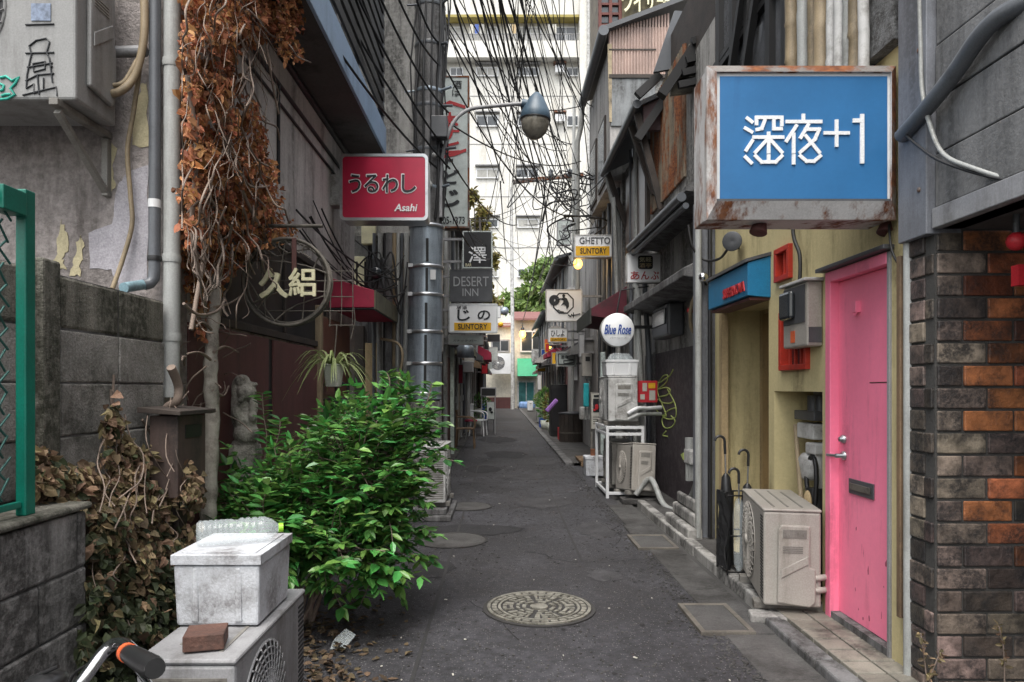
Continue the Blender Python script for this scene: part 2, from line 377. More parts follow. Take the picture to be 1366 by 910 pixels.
for i in range(2):
    for j in range(8): mb.box(1.605+i*.145, 1.605+i*.145+.135, 3.0+j*.145, 3.0+j*.145+.135, .03, .062)
struct(mb.build('pavement', K['tile'], None, .004))
ys = [12.0]
while ys[-1] < 44: ys.append(ys[-1]+.9)
slabs('kerb', 1.12, 1.26, ys, .05, .1, K['concdk'], .012)
sheet('pavement', [(1.26,12),(2.6,12),(2.6,45),(1.26,45)], .05, K['slab'])
slabs('gutter', -1.05, -.86, [8.6+.9*i for i in range(38)], .02, .05, K['slab'])
# light scuffs: thin repair patches in the asphalt, real slightly raised sheets
for k, (cx, cy, rx, ry) in enumerate(((.35,10.5,.5,.35),(-.25,6.6,.5,.25),(.5,8.2,.35,.5),(.1,14,.5,.8),(.75,5.0,.14,.16),(-.55,5.2,.22,.3),(.9,6.6,.18,.4),(-.3,11.5,.3,.6),(.8,12.5,.3,.5),(-.1,18,.5,1.2),(.5,22,.5,1.0))):
    n = 26; pts = [(cx+rx*math.cos(2*math.pi*i/n)*rnd.uniform(.75,1.1), cy+ry*math.sin(2*math.pi*i/n)*rnd.uniform(.75,1.1)) for i in range(n)]
    sheet('road_patch', pts, .004, M('patchasphalt%d' % k, [(.058,.056,.060),(.030,.029,.032)][k % 2], .8, var=.35, vs=4, bump=.9, bs=110, fine=.4))

cr = random.Random(21); mb = MB()
for k in range(16):
    x, y = cr.uniform(-.8,1.1), 3.3+cr.random()**1.3*12; a = cr.uniform(0, 6.28); pts = []
    for i in range(cr.randint(6,14)): pts.append((x, y)); a += cr.uniform(-.7,.7); st_ = cr.uniform(.04,.12); x += math.cos(a)*st_; y += math.sin(a)*st_*1.4
    for i in range(len(pts)-1):
        (xa_,ya_),(xb_,yb_) = pts[i],pts[i+1]; L_ = math.hypot(xb_-xa_,yb_-ya_); nx, ny = -(yb_-ya_)/L_, (xb_-xa_)/L_; w0, w1 = cr.uniform(.002,.005), cr.uniform(.002,.005)
        mb.add([(xa_-nx*w0,ya_-ny*w0,.0045),(xa_+nx*w0,ya_+ny*w0,.0045),(xb_+nx*w1,yb_+ny*w1,.0045),(xb_-nx*w1,yb_-ny*w1,.0045)], [(3,2,1,0)])
struct(mb.build('road_cracks', M('crack', (.018,.017,.018), .9)))
mb = MB()   # long patch seams of an old trench repair
mb.add([(-.42,3.0,.0042),(-.40,3.0,.0042),(-.36,20,.0042),(-.38,20,.0042)], [(0,1,2,3)]); mb.add([(.62,5.4,.0042),(.64,5.4,.0042),(.70,30,.0042),(.68,30,.0042)], [(0,1,2,3)]); struct(mb.build('road_seams', M('seam', (.03,.029,.03), .7)))

mb = MB()
for k in range(46):
    x, y, r_ = cr.uniform(-.8,1.15), 3.2+cr.random()**1.3*9, cr.uniform(.006,.02); n = 9
    mb.add([(x+r_*cr.uniform(.7,1.1)*math.cos(2*math.pi*i/n), y+r_*cr.uniform(.7,1.1)*math.sin(2*math.pi*i/n), .0052) for i in range(n)], [tuple(range(n))])
struct(mb.build('road_stains', M('gum', (.02,.019,.02), .8)))
# ---- manholes and access covers
def manhole(u, v, dia, label, mat, relief=True):
    c = PG(u, v); r = dia/2; t = thing('manhole_cover', label, 'manhole cover', (c.x, c.y, 0), 'round manhole covers in the road')
    mb = MB(); mb.lathe([(r*1.07,.002),(r*1.07,.009),(r*1.0,.009),(r*1.0,.003)], c, seg=48, sm=False); mb.build('frame_ring', K['platedk'], t)
    mb = MB(); mb.lathe([(r*.99,0),(r*.99,.008),(0,.008)], c, seg=48, sm=False); mb.build('base_plate', K['platedk'] if relief else mat, t)
    if relief:
        mb = MB()
        for a, b in ((.99,.93),(.78,.73),(.17,.0)): mb.lathe([(r*a,.008),(r*a,.017),(r*b,.017),(r*b,.008)], c, seg=48, sm=False)
        def arc(r0, r1, a0, a1):
            n = 5; q = lambda rr, a: (c.x+rr*r*math.cos(a), c.y+rr*r*math.sin(a), .0085)
            mb.prism([q(r1, a0+(a1-a0)*i/n) for i in range(n+1)]+[q(r0, a1-(a1-a0)*i/n) for i in range(n+1)], (0,0,.0085))
        for i in range(32): a = 2*math.pi*i/32; arc(.81, .90, a, a+.14)
        for i in range(7):
            a = 2*math.pi*i/7
            arc(.25,.32,a+.1,a+.7); arc(.38,.44,a+.06,a+.3); arc(.38,.44,a+.45,a+.78); arc(.5,.68,a+.05,a+.2); arc(.5,.56,a+.26,a+.62)
            arc(.62,.69,a+.26,a+.42); arc(.62,.69,a+.48,a+.62); arc(.5,.68,a+.68,a+.76)
        mb.build('relief', mat, t)
    return t
manhole(719, 812, .64, 'ornate cast iron manhole cover with raised pattern in the middle of the road', K['plate'])
manhole(602, 721, .60, 'plain worn manhole cover beside the green bush', K['slab'], False)
manhole(622, 676, .55, 'small smooth manhole cover near the foot of the left air conditioner', K['slab'], False)
def access(x0, x1, y0, y1, z, label, inner):
    t = thing('access_cover', label, 'drain cover', (x0, y0, 0)); mb = MB(); w = .03
    mb.box(x0,x1,y0,y0+w,-.02,z+.01); mb.box(x0,x1,y1-w,y1,-.02,z+.01); mb.box(x0,x0+w,y0+w,y1-w,-.02,z+.01); mb.box(x1-w,x1,y0+w,y1-w,-.02,z+.01)
    mb.build('frame', K['iron'], t, .003)
    mb = MB(); mb.box(x0+w,x1-w,y0+w,y1-w,-.02,z+.004); mb.build('plate', inner, t); return t
access(1.09,1.39,3.79,4.3,.012,'square concrete access cover in an iron frame by the beige air conditioner', K['slab'])
access(1.14,1.48,5.78,6.3,.012,'square concrete access cover in front of the grey pillar', K['slab'])
access(1.68,1.90,4.95,5.46,.05,'dark recessed drain grate in front of the tan doorway', K['platedk'])
t = tag(MB().box(1.19,1.42,6.4,6.75,-.02,.014).build('drain_cover', K['slab'], None, .006), 'small plain slab cover beyond the square access cover', 'drain cover')

# ================================================================ left: low wall, fence, block wall
low = thing('low_block_wall', 'low weathered concrete block wall at the near left corner', 'wall', (-1.45, 0, 0))
mb = MB()
for r_ in range(5):
    z0 = r_*.188; y = -1.2+(r_ % 2)*.2
    while y < 2.36:
        y2 = min(y+.39, 2.36)
        if y2-y > .03: mb.box(-1.55, -1.40+rnd.uniform(-.003,.003), y+.003, y2-.003, z0, z0+.182)
        y += .39
mb.build('blocks', K['lowwall'], low, .008)
MB().box(-1.545,-1.41,-1.2,2.355,0,.93).build('mortar_core', K['concdk'], low)
MB().box(-1.56,-1.385,-1.2,2.37,.942,.965).build('coping', K['mossy'], low, .01)
fence = thing('chain_link_fence', 'green chain link fence with a steel post on the low wall', 'fence', (-1.47, 0, .96))
mb = MB(); x = Xu(31, 2.1)
mb.box(x-.014, x+.018, 2.085, 2.13, .965, 1.945); mb.build('post', K['green'], fence, .004)
mb = MB(); mb.bar((x, 2.08, 1.90), (x, -.5, 1.90), .024, .03); mb.bar((x, 2.08, 1.0), (x, -.5, 1.0), .018, .02); mb.build('rail', K['green'], fence, .003)
mb = MB(); mb.box(x-.03, x+.026, 1.98, 2.079, 1.86, 1.93); mb.build('bracket', K['green'], fence, .003)
mb = MB(); st = .065
n = int(2.5/st)+16
for i in range(-14, n):
    for sg in (1, -1):
        y0 = 2.08-i*st; pts = []
        for k in range(15):
            z = 1.02+k*.88/14; y = y0-sg*(z-1.02) if sg > 0 else y0-.88+(z-1.02)
            if -.4 < y < 2.075: pts.append((x+(.004 if k % 2 else -.004)*sg, y, z))
        if len(pts) > 1: mb.tube(pts, .0036, 5, cap=False)
mb.build('mesh', M('greenwire', (.02,.10,.085), .5), fence)

bw = thing('block_wall', 'tall concrete block wall with a mossy top course beneath the stucco wall', 'wall', (-1.65, 0, 0))
mb = MB(); mossy = MB()
for r_ in range(8):
    z0 = r_*.2-.03+.2; z0 = 1.767-.2*(8-r_)
    y = 3.36-.395*12-(0 if r_ % 2 else .0)
    while y < 3.35:
        y2 = min(y+.395, 3.36)
        (mossy if r_ == 7 else mb).box(-1.78, -1.62+rnd.uniform(-.003,.003), y+.003, y2-.003, z0+.003, z0+.197); y += .395
mb.build('blocks', K['block'], bw, .006); mossy.build('top_course', K['mossy'], bw, .012)
MB().box(-1.77,-1.628,-1.2,3.355,0,1.765).build('mortar_core', K['concdk'], bw)
MB().box(-1.62,-1.575,2.40,2.50,0,1.80).build('buttress', K['mossy'], bw, .01)

# ================================================================ left house A
hA = thing('stucco_house', 'old two storey house with rough stucco side and blue edged overhang', 'house', (-1.7, 3.45, 0))
MB().box(-6, -1.665, 3.45, 3.70, 0, 9).build('side_wall', K['stucco'], hA)
mb = MB()
def patch(pts, m):
    q = [P(u, v, 3.449) for u, v in pts]; out = []
    for i in range(len(q)):
        a, b = q[i], q[(i+1) % len(q)]
        for k in range(4): c = a.lerp(b, k/4); out.append(c+Vector((rnd.uniform(-.008,.008), 0, rnd.uniform(-.008,.008))))
    mb.prism(out[::-1] if m < 0 else out, (0,-.003,0), abs(m))
patch([(81,294),(88,310),(92,330),(84,345),(88,358),(66,359),(76,340),(78,318)], 0)
patch([(107,312),(112,330),(108,350),(106,368),(95,367),(100,345),(103,325)], 0)
patch([(146,185),(156,200),(150,225),(156,250),(146,256),(137,255),(145,238),(141,205)], 0)
patch([(190,112),(197,112),(198,195),(176,195),(178,160),(184,130)], 0)
patch([(118,312),(150,300),(158,250),(170,230),(198,222),(198,380),(160,382),(150,360),(122,358)], 1)
mb.build('paint_patches', [K['patchy'], K['patch']], hA)
MB().box(-2.0, -1.70, 3.70, 8.1, 0, 3.94).build('alley_wall', K['awall'], hA)
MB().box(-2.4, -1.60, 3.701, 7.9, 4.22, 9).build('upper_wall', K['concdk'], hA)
# maroon panels
for y0, y1 in ((3.72, YX(354,-1.69)), (YX(361,-1.69), 6.32)):
    MB().box(-1.699, -1.665, y0, y1, 0, 1.70).build('maroon_panel', K['maroon'], hA, .004)
mb = MB(); mb.box(-1.699,-1.68,YX(354,-1.69)+.002,YX(361,-1.69)-.002,0,1.7); mb.build('panel_gap', K['black'], hA)
wn = MB(); y0, y1 = 4.15, 6.75
wn.box(-1.699,-1.66,y0,y1,1.72,1.77); wn.box(-1.699,-1.66,y0,y1,2.42,2.47); wn.box(-1.699,-1.66,y0,y0+.05,1.771,2.419); wn.box(-1.699,-1.66,y1-.05,y1,1.771,2.419)
wn.box(-1.699,-1.668,5.4,5.44,1.771,2.419); wn = wn.build('window_frame', K['darkwood'], hA, .004)
MB().box(-1.698,-1.685,y0+.05,y1-.05,1.77,2.42).build('pane', K['darkpane'], wn)
# overhang
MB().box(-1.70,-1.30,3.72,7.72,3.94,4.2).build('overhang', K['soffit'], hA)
MB().box(-1.30,-1.272,3.72,7.75,3.93,4.23).build('fascia', K['fascia'], hA, .006)
mb = MB()
mb.tube([(-1.69,3.8,3.66),(-1.69,8.0,3.66)], .018); mb.tube([(-1.69,3.8,3.52),(-1.69,7.6,3.52)], .012); mb.tube([(-1.69,5.3,3.66),(-1.69,5.3,2.9)], .014)
mb.tube([(-1.685,3.8,3.90),(-1.685,8.05,3.90)], .03)
mb.build('conduit', K['black'], hA)
mb = MB()
for i in range(9): mb.box(-1.31,-1.285,3.72,7.72,4.34+i*.16,4.44+i*.16)
for y in (4.2, 5.3, 6.4, 7.6): mb.box(-1.345,-1.312,y,y+.05,4.2,5.9)
mb.build('balcony_slats', K['black'], hA, .004)
mb = MB(); mb.box(-1.345,-1.29,7.66,7.72,4.22,9); mb.build('corner_post', K['bluegrey'], hA)
MB().box(-1.56,-1.33,3.75,7.70,4.2,4.235).build('balcony_floor', K['grey'], hA)
wf = MB()
for a in (4.4, 5.6, 6.8): wf.box(-1.599,-1.57,a,a+.8,4.4,6.0)
wf = wf.build('window_frame', K['grey'], hA); pn = MB()
for a in (4.4, 5.6, 6.8): pn.box(-1.57,-1.566,a+.06,a+.74,4.46,5.94)
pn.build('pane', K['glass'], wf)
# door of A beyond the panels
dr = MB().box(-1.699,-1.66,6.42,7.66,.05,2.02).build('door', K['wood'], hA, .004)
MB().box(-1.659,-1.65,6.46,7.62,1.28,2.0).build('upper_panel', M('doorbrown', (.14,.05,.03), .6, var=.2, dirt=.3), dr)
mb = MB(); mb.tube([(-1.64,7.5,1.0),(-1.60,7.5,1.0),(-1.60,7.4,1.0)], .012); mb.build('handle', K['steel'], dr)
MB().box(-1.699,-1.63,6.33,6.41,0,2.1).build('door_post', K['bamboo'], hA, .01)

# awning over the door
aw = thing('door_awning', 'burgundy fabric awning over the doorway behind the round iron sign', 'awning', (-1.7, 6.8, 2.1))
y0, y1, xo = 6.8, 8.32, -1.235
MB().prism([(-1.695,y0,2.13),(xo,y0,2.13),(xo,y0,2.30),(-1.695,y0,2.43)], (0,y1-y0,0)).build('cover', K['awnred'], aw, .008)
MB().box(xo+.001,xo+.012,y0,y1,2.12,2.30).build('valance', K['valance'], aw)
mb = MB(); mb.tube([(xo-.01,y0,2.125),(xo-.01,y1,2.125)], .012); mb.tube([(-1.69,y0+.02,2.12),(xo,y0+.02,2.12)], .012); mb.build('frame', K['black'], aw)

# ---- round iron sign
Y = 4.4; c = P(382, 376, Y); t = thing('round_iron_sign', 'round rusty iron hoop sign with cream characters hanging from the stucco house', 'sign', (c.x, c.y, c.z))
mb = MB(); rr = 58*Y/F
for r_, w in ((rr, .012), (rr*.93, .006)):
    mb.tube([c+Vector((r_*math.cos(2*math.pi*i/40), (0 if r_ == rr else .03), r_*math.sin(2*math.pi*i/40))) for i in range(41)], w, 6, cap=False)
mb.tube([c+Vector((rr*math.cos(2*math.pi*i/40), .06, rr*math.sin(2*math.pi*i/40))) for i in range(41)], .008, 6, cap=False)
for i in range(12):
    a = 2*math.pi*i/12; mb.tube([c+Vector((rr*math.cos(a),0,rr*math.sin(a))), c+Vector((rr*math.cos(a),.06,rr*math.sin(a)))], .004, 5)
mb.build('hoop', K['iron'], t)
mb = MB()
for i in range(9):
    a = 2*math.pi*i/9+.2; b = a+rnd.uniform(1.2,2.6)
    p, q = c+Vector((rr*.98*math.cos(a),.01,rr*.98*math.sin(a))), c+Vector((rr*.98*math.cos(b),.02,rr*.98*math.sin(b)))
    mid = (p+q)/2+Vector((rnd.uniform(-.05,.05),.015,rnd.uniform(-.06,.06))); mb.tube([p, p.lerp(mid,.5)+Vector((0,0,.012)), mid, q.lerp(mid,.5), q], .005, 6)
for i in range(5):
    a = 1.0+i*.33; p = c+Vector((rr*.86*math.cos(a), 0, rr*.86*math.sin(a))); q = .028
    mb.tube([p+Vector((q*math.cos(k), 0, q*math.sin(k))) for k in [j*.5 for j in range(9)]]+[p+Vector((q,0,-.05))], .005, 5)
mb.build('scrollwork', K['iron'], t)
mb = MB(); mb.box(c.x-.012+.05, c.x+.018+.05, Y-.02, Y-.005, c.z-.02, c.z+rr); mb.build('strap', M('ironred', (.10,.04,.035), .6, dirt=.3), t, .003)
text('久', P(366,378,Y-.03), XR, ZU, 39*Y/F, 40*Y/F, K['cream'], t, bold=.035, depth=.02)
text('絽', P(404,377,Y-.03), XR, ZU, 36*Y/F, 38*Y/F, K['cream'], t, bold=.02, depth=.02)
mb = MB(); b0 = P(384,312,Y); mb.tube([(-1.69,Y,b0.z+.05),(b0.x+.22,Y,b0.z+.05)], .012); mb.tube([(b0.x,Y,b0.z+.05),(b0.x,Y,b0.z)], .008); mb.build('bracket', K['iron'], t)

# ---- wire rack and spider plants
Y = 5.0; t = thing('wire_rack', 'thin rusty wire rack hanging beside the round iron sign', 'rack', tuple(P(455,400,Y)))
mb = MB()
for u in (440, 455, 470): mb.tube([P(u,352,Y), P(u+1,400,Y), P(u,436,Y)], .004, 5)
for v in (362, 375, 396, 415, 434): mb.tube([P(438,v,Y), P(472,v,Y)], .004, 5)
mb.tube([P(472,410,Y), P(474,428,Y), P(468,452,Y)], .004, 5)
a_, b_ = P(438,375,Y), P(438,415,Y); mb.tube([a_, (-1.68,Y,a_.z)], .005, 5); mb.tube([b_, (-1.68,Y,b_.z)], .005, 5); mb.build('wires', K['iron'], t)
def spider(u, v, Y, label, scale=1, hang=True, n=70):
    c = P(u, v, Y); t = thing('spider_plant', label, 'plant', tuple(c)); s_ = scale
    mb = MB(); mb.lathe([(.0,-.15*s_),(.055*s_,-.15*s_),(.075*s_,0),(.082*s_,0),(.082*s_,.012),(.07*s_,.012),(.066*s_,-.02),(0,-.02)], c, seg=18, sm=False)
    mb.build('pot', K['potgrey'], t, .004); mb = MB()
    for i in range(n):
        a = rnd.uniform(0, 2*math.pi); L = rnd.uniform(.12,.33)*s_; up = rnd.uniform(.5,1.6); d = Vector((math.cos(a), math.sin(a), 0)); p = c+d*.03*s_; pts = []
        for k in range(7):
            q = k/6; pts.append(p+d*(L*q*(1.15-.12*up))+Vector((0,0,L*(up*q-1.35*q*q))))
        side = d.cross(Vector((0,0,1))); vsx = []
        for k, q in enumerate(pts):
            w = .0105*s_*(1-k/6)**.5+.0008; vsx += [q-side*w, q+side*w]
        mb.add(vsx, [(2*k,2*k+1,2*k+3,2*k+2) for k in range(6)], 0)
    mb.build('foliage', K['spider'], t)
    if hang:
        mb = MB(); h = P(u+2, 433, Y); mb.tube([c+Vector((0,0,-.0)), h+Vector((.01,0,-.06)), h+Vector((.012,0,-.01)), h], .005, 6); mb.build('hook', K['iron'], t)
    return t
spider(445, 488, 5.0, 'spider plant in a pale pot hanging from the wire rack', 1.0)
spider(418, 590, 5.2, 'lower spider plant in a pot half hidden behind the bush', .9, False, 34)
# black ironwork stand by the door
t = thing('plant_stand', 'black wrought iron plant stand in front of the tan door', 'stand', (-1.45,6.6,0)); mb = MB(); Y = 6.5
for v in (513, 533, 545, 566): mb.tube([P(408,v,Y), P(466,v,Y)], .012, 6)
for u in (410, 430, 448, 464): mb.tube([P(u,505,Y), (Xu(u,Y),Y,0)], .011, 6)
for u in (420, 440, 456):
    p = P(u, 540, Y); mb.tube([p+Vector((.05*math.cos(k*.5),0,.06*math.sin(k*.5))) for k in range(14)], .008, 5)
mb.build('frame', K['black'], t)
mb = MB(); p = P(446,512,Y); mb.ell(p, .10,.08,.035); mb.ell(P(460,540,Y), .14,.08,.04); mb.build('black_bag', K['blackplas'], t)

# ---- mailbox
t = thing('wooden_mailbox', 'brown wooden mailbox with a slot beside the pale tree trunk', 'mailbox', (-1.48,3.2,0))
x1, y0, y1 = -1.427, 3.08, 3.37; bx = MB().box(x1-.125, x1, y0, y1, .86, 1.225).build('box', M('mailbrown', (.085,.058,.05), .7, var=.25, dirt=.45, streak=True), t, .004)
MB().box(x1-.001, x1+.003, y0+.07, y1-.05, 1.12, 1.18).build('slot', K['black'], bx)
mb = MB(); mb.prism([(x1-.16,y0-.04,1.24),(x1+.03,y0-.04,1.227),(x1+.03,y0-.04,1.247),(x1-.16,y0-.04,1.265)], (0,y1-y0+.09,0)); mb.build('roof', K['darkwood'], t, .003)
MB().box(x1-.09,x1-.04,y0+.10,y0+.18,0,.86).build('post', K['darkwood'], t)

# ---- statue
def statue():
    c = Vector((-1.575, 4.3, 0)); bm = bmesh.new()
    def blob(dx, dy, z, rx, ry, rz):
        g = bmesh.ops.create_icosphere(bm, subdivisions=3, radius=1)
        for v in g['verts']: v.co = Vector((v.co.x*rx+dx, v.co.y*ry+dy, v.co.z*rz+z))
    # local frame: statue faces +x/-y (towards the alley and the viewer)
    blob(0,0,.98,.075,.07,.095); blob(.015,-.03,1.04,.07,.06,.075)      # body, round belly below
    blob(.02,-.035,.945,.085,.075,.075); blob(-.02,0,1.16,.06,.055,.07)
    blob(.02,-.03,1.235,.062,.058,.062); blob(.04,-.07,1.225,.03,.025,.028)     # head and muzzle
    blob(-.015,-.02,1.315,.05,.045,.045); blob(.05,-.02,1.29,.04,.035,.018)  # raised cap and brim
    blob(-.06,0,1.12,.035,.04,.15); blob(-.055,-.01,1.25,.032,.035,.09)    # raised arm and long sleeve
    blob(.07,-.05,1.13,.03,.03,.07); blob(.075,-.07,1.06,.028,.028,.035); blob(-.03,-.07,1.10,.03,.025,.05)
    blob(.0,-.09,1.18,.02,.02,.02); blob(.0,.0,.87,.09,.08,.05)
    for v in bm.verts: v.co = Vector((v.co.x*.95, v.co.y*.95, (v.co.z-.87)*.88+1.0))+c
    me = bpy.data.meshes.new('statue'); bm.to_mesh(me); bm.free()
    o = bpy.data.objects.new('statue', me); COL.objects.link(o)
    md = o.modifiers.new('r', 'REMESH'); md.mode = 'VOXEL'; md.voxel_size = .009; md.use_smooth_shade = True
    sm = o.modifiers.new('s', 'SMOOTH'); sm.iterations = 3; sm.factor = .5
    dg = bpy.context.evaluated_depsgraph_get(); me2 = bpy.data.meshes.new_from_object(o.evaluated_get(dg)); bpy.data.objects.remove(o)
    t = thing('stone_statue', 'weathered stone figurine with a raised arm and round belly against the maroon wall', 'statue', (c.x, c.y, 0))
    for p in me2.polygons: p.use_smooth = True
    me2.materials.clear(); me2.materials.append(K['stone']); me2.transform(Matrix.Translation(-c))
    b = bpy.data.objects.new('body', me2); COL.objects.link(b); b.parent = t
    mb = MB(); mb.lathe([(.10,0),(.09,.9),(.10,.94),(.09,1.0),(0,1.0)], c, seg=14); mb.build('plinth', K['stone'], t)
statue()

# ---- pipes and cables at the corner of A
def pipe(name, label, pts, r, mat, cat='pipe', seg=12, extra=None):
    t = thing(name, label, cat, tuple(pts[0])); MB().tube(pts, r, seg).build('pipe_run', mat, t)
    if extra: extra(t)
    return t
Y = 3.38
def ex(t):
    mb = MB(); a = P(206,272,Y); mb.lathe([(.029,-.02),(.029,.02)], a, seg=16); mb.build('white_band', K['white'], t)
    mb = MB(); a = P(206,345,Y); mb.lathe([(.031,-.012),(.033,0),(.031,.012)], a, seg=16); mb.build('clamp', K['black'], t)
    mb = MB(); mb.tube([P(196,379,Y), P(165,384,3.2)], .024, 12); mb.build('blue_outlet', K['bluepipe'], t)
pipe('drainpipe', 'dark grey drainpipe with a white band bending above the block wall', [P(207,-40,Y), P(206,360,Y), P(205,372,Y), P(200,378,Y-.01), P(192,380,Y-.03)], .027, K['darkpipe'], extra=ex)
def ex(t):
    for v in (85, 345, 450): MB().lathe([(.043,-.02),(.045,0),(.043,.02)], P(229,v,3.42), seg=16).build('collar', K['greypipe'], t)
pipe('drainpipe', 'pale grey drainpipe running down the house corner beside the dry vine', [P(230,-40,3.42), P(229,400,3.42), P(228,530,3.42)], .04, K['greypipe'], extra=ex)
pts = [P(150,118,3.3), P(172,105,3.32), P(187,70,3.35), P(192,30,3.35), P(191,-30,3.35)]
def smooth(pts, n=6):
    pts = [Vector(p) for p in pts]; out = []
    for i in range(len(pts)-1):
        p0, p1, p2, p3 = pts[max(i-1,0)], pts[i], pts[i+1], pts[min(i+2,len(pts)-1)]
        for k in range(n):
            t = k/n; out.append(.5*((2*p1)+(p2-p0)*t+(2*p0-5*p1+4*p2-p3)*t*t+(3*p1-p0-3*p2+p3)*t**3))
    return out+[pts[-1]]
def hose(label, pts, r, mat, cat='hose', name='hose', seg=8, group=None):
    o = MB().tube(smooth(pts), r, seg).build(name, mat); return tag(o, label, cat, group)
hose('thick beige insulated hose curving from the upper air conditioner up the wall', [P(138,126,3.3), P(160,122,3.3), P(178,104,3.34), P(189,70,3.35), P(193,30,3.35), P(191,-30,3.35)], .019, K['bamboo'])
hose('thin beige hose running down the stucco to the block wall top', [P(140,114,3.3), P(165,110,3.32), P(186,80,3.36), P(178,150,3.40), P(170,200,3.41), P(174,260,3.41), P(176,300,3.41), P(164,345,3.40), P(150,385,3.36)], .0115, K['bamboo'])
tag(MB().tube([P(139,70,3.38),P(196,68,3.38)], .03, 4).build('bracket_bar', K['grey']), 'flat grey steel bar between the upper air conditioner and the drainpipes', 'bracket')
# ================================================================ air conditioner builder (front faces local -y, origin at base centre)
def ac_unit(label, loc, rot, w=.8, d=.3, h=.56, fan=True, cover=1, mat='beige', group=None, feet=True, slots=True, tilt=None, name='air_conditioner', detail=True, grille=True):
    t = thing(name, label, 'air conditioner', loc, group); L = Vector(loc); m = K[mat]
    def B(*a):  # local box
        x0,x1,y0,y1,z0,z1 = a; return (L.x+x0, L.x+x1, L.y+y0, L.y+y1, L.z+z0, L.z+z1)
    z0 = .05 if feet else 0
    MB().box(*B(-w/2,w/2,-d/2,d/2,z0,h-.012)).build('casing', m, t, .012)
    mb = MB(); mb.box(*B(-w/2-.004,w/2+.004,-d/2-.004,d/2+.004,h-.0115,h+.006))
    mb.build('top_panel', m, t, .008)
    if detail:
        mb = MB()
        for i in range(3): mb.box(*B(-w*.42+i*.03, w*.42, -d*.3+i*d*.25, -d*.3+i*d*.25+.012, h+.0062, h+.0085))
        mb.build('top_groove', K['beigedk'], t)
    cx, cz, r = -w*.16, h*.53, min(h*.40, w*.31)
    c = L+Vector((cx, -d/2, cz))
    if fan:
        mb = MB(); mb.lathe([(r*1.02,.0005),(r*1.02,.004),(r*.98,.005)], c, (0,-1,0), 40); mb.build('fan_rim', m, t)
        mb = MB(); mb.lathe([(r*.99,.002),(0,.002)], c, (0,-1,0), 40); mb.build('fan_recess', K['black'], t)
        if grille:
            mb = MB()
            for k in range(1, 9): 
                q = r*k/9; mb.tube([c+Vector((q*math.cos(2*math.pi*i/36), -.008-.004*(1-k/9), q*math.sin(2*math.pi*i/36))) for i in range(37)], .0035, 5, cap=False)
            n = 30
            for i in range(n):
                a = 2*math.pi*i/n; pts = []
                for k in range(6):
                    q = r*(.12+.88*k/5); b = a+.55*k/5; pts.append(c+Vector((q*math.cos(b), -.009-.004*(1-k/5), q*math.sin(b))))
                mb.tube(pts, .0032, 5)
            mb.lathe([(r*.14,.012),(r*.14,.026),(0,.028)], c, (0,-1,0), 20)
            mb.build('fan_grille', m, t)
            mb = MB()
            for i in range(3):
                a = 2*math.pi*i/3; q = [c+Vector((r*k*math.cos(a+b), -.0045, r*k*math.sin(a+b))) for k, b in ((.15,0),(.55,-.45),(.9,-.1),(.88,.5),(.5,.4))]
                mb.prism(q, (0,-.002,0))
            mb.build('fan_blades', K['beigedk'], t)
    if slots:   # louvred end on local -x
        mb = MB()
        for i in range(int((h-.12)/.022)): mb.box(*B(-w/2-.0035,-w/2-.001,-d*.42,d*.42,z0+.04+i*.022,z0+.04+i*.022+.010))
        mb.build('end_louvres', K['beigedk'], t)
        mb = MB()
        for i in range(int((h-.1)/.018)): mb.box(*B(w*.38, w/2-.02,-d/2-.003,-d/2-.001,z0+.03+i*.018,z0+.03+i*.018+.008))
        mb.build('front_louvres', K['black'], t)
    if cover:   # valve cover on local +x
        X = w/2; q = lambda y, z: (L.x+X+.001, L.y+y, L.z+z)
        a, b = -d*.27, d*.33
        mb = MB(); mb.prism([q(a,h*.12),q(b*.9,h*.09),q(b+.02,h*.14),q(b+.02,h*.45),q(b-.01,h*.47),q(b-.01,h*.86),q(a+.02,h*.86),q(a+.005,h*.82)], (.022,0,0)); cv = mb.build('valve_cover', m, t, .008)
        mb = MB(); mb.prism([(L.x+X+.0235,L.y+y,L.z+z) for y, z in ((a+.02,h*.36),(b-.02,h*.50),(b-.02,h*.58),(a+.02,h*.44))], (.006,0,0)); mb.build('handle_ridge', m, cv, .004)
        mb = MB(); mb.box(L.x+X+.0235, L.x+X+.026, L.y+a+.03, L.y+b-.03, L.z+h*.74, L.z+h*.82); mb.build('cover_recess', K['beigedk'], cv); mb = MB()
        for i in range(4): mb.box(L.x+X+.0235, L.x+X+.026, L.y+a+.03, L.y+b-.05, L.z+h*(.60+.018*i), L.z+h*(.608+.018*i))
        mb.build('vent_slits', K['beigedk'], cv)
    if feet:
        for s in (-1, 1): MB().box(*B(s*w*.34-.04, s*w*.34+.04, -d/2-.04, d/2+.04, 0, .048)).build('foot', K['beigedk'], t, .006)
    t.rotation_euler = tilt if tilt else (0, 0, rot)
    return t
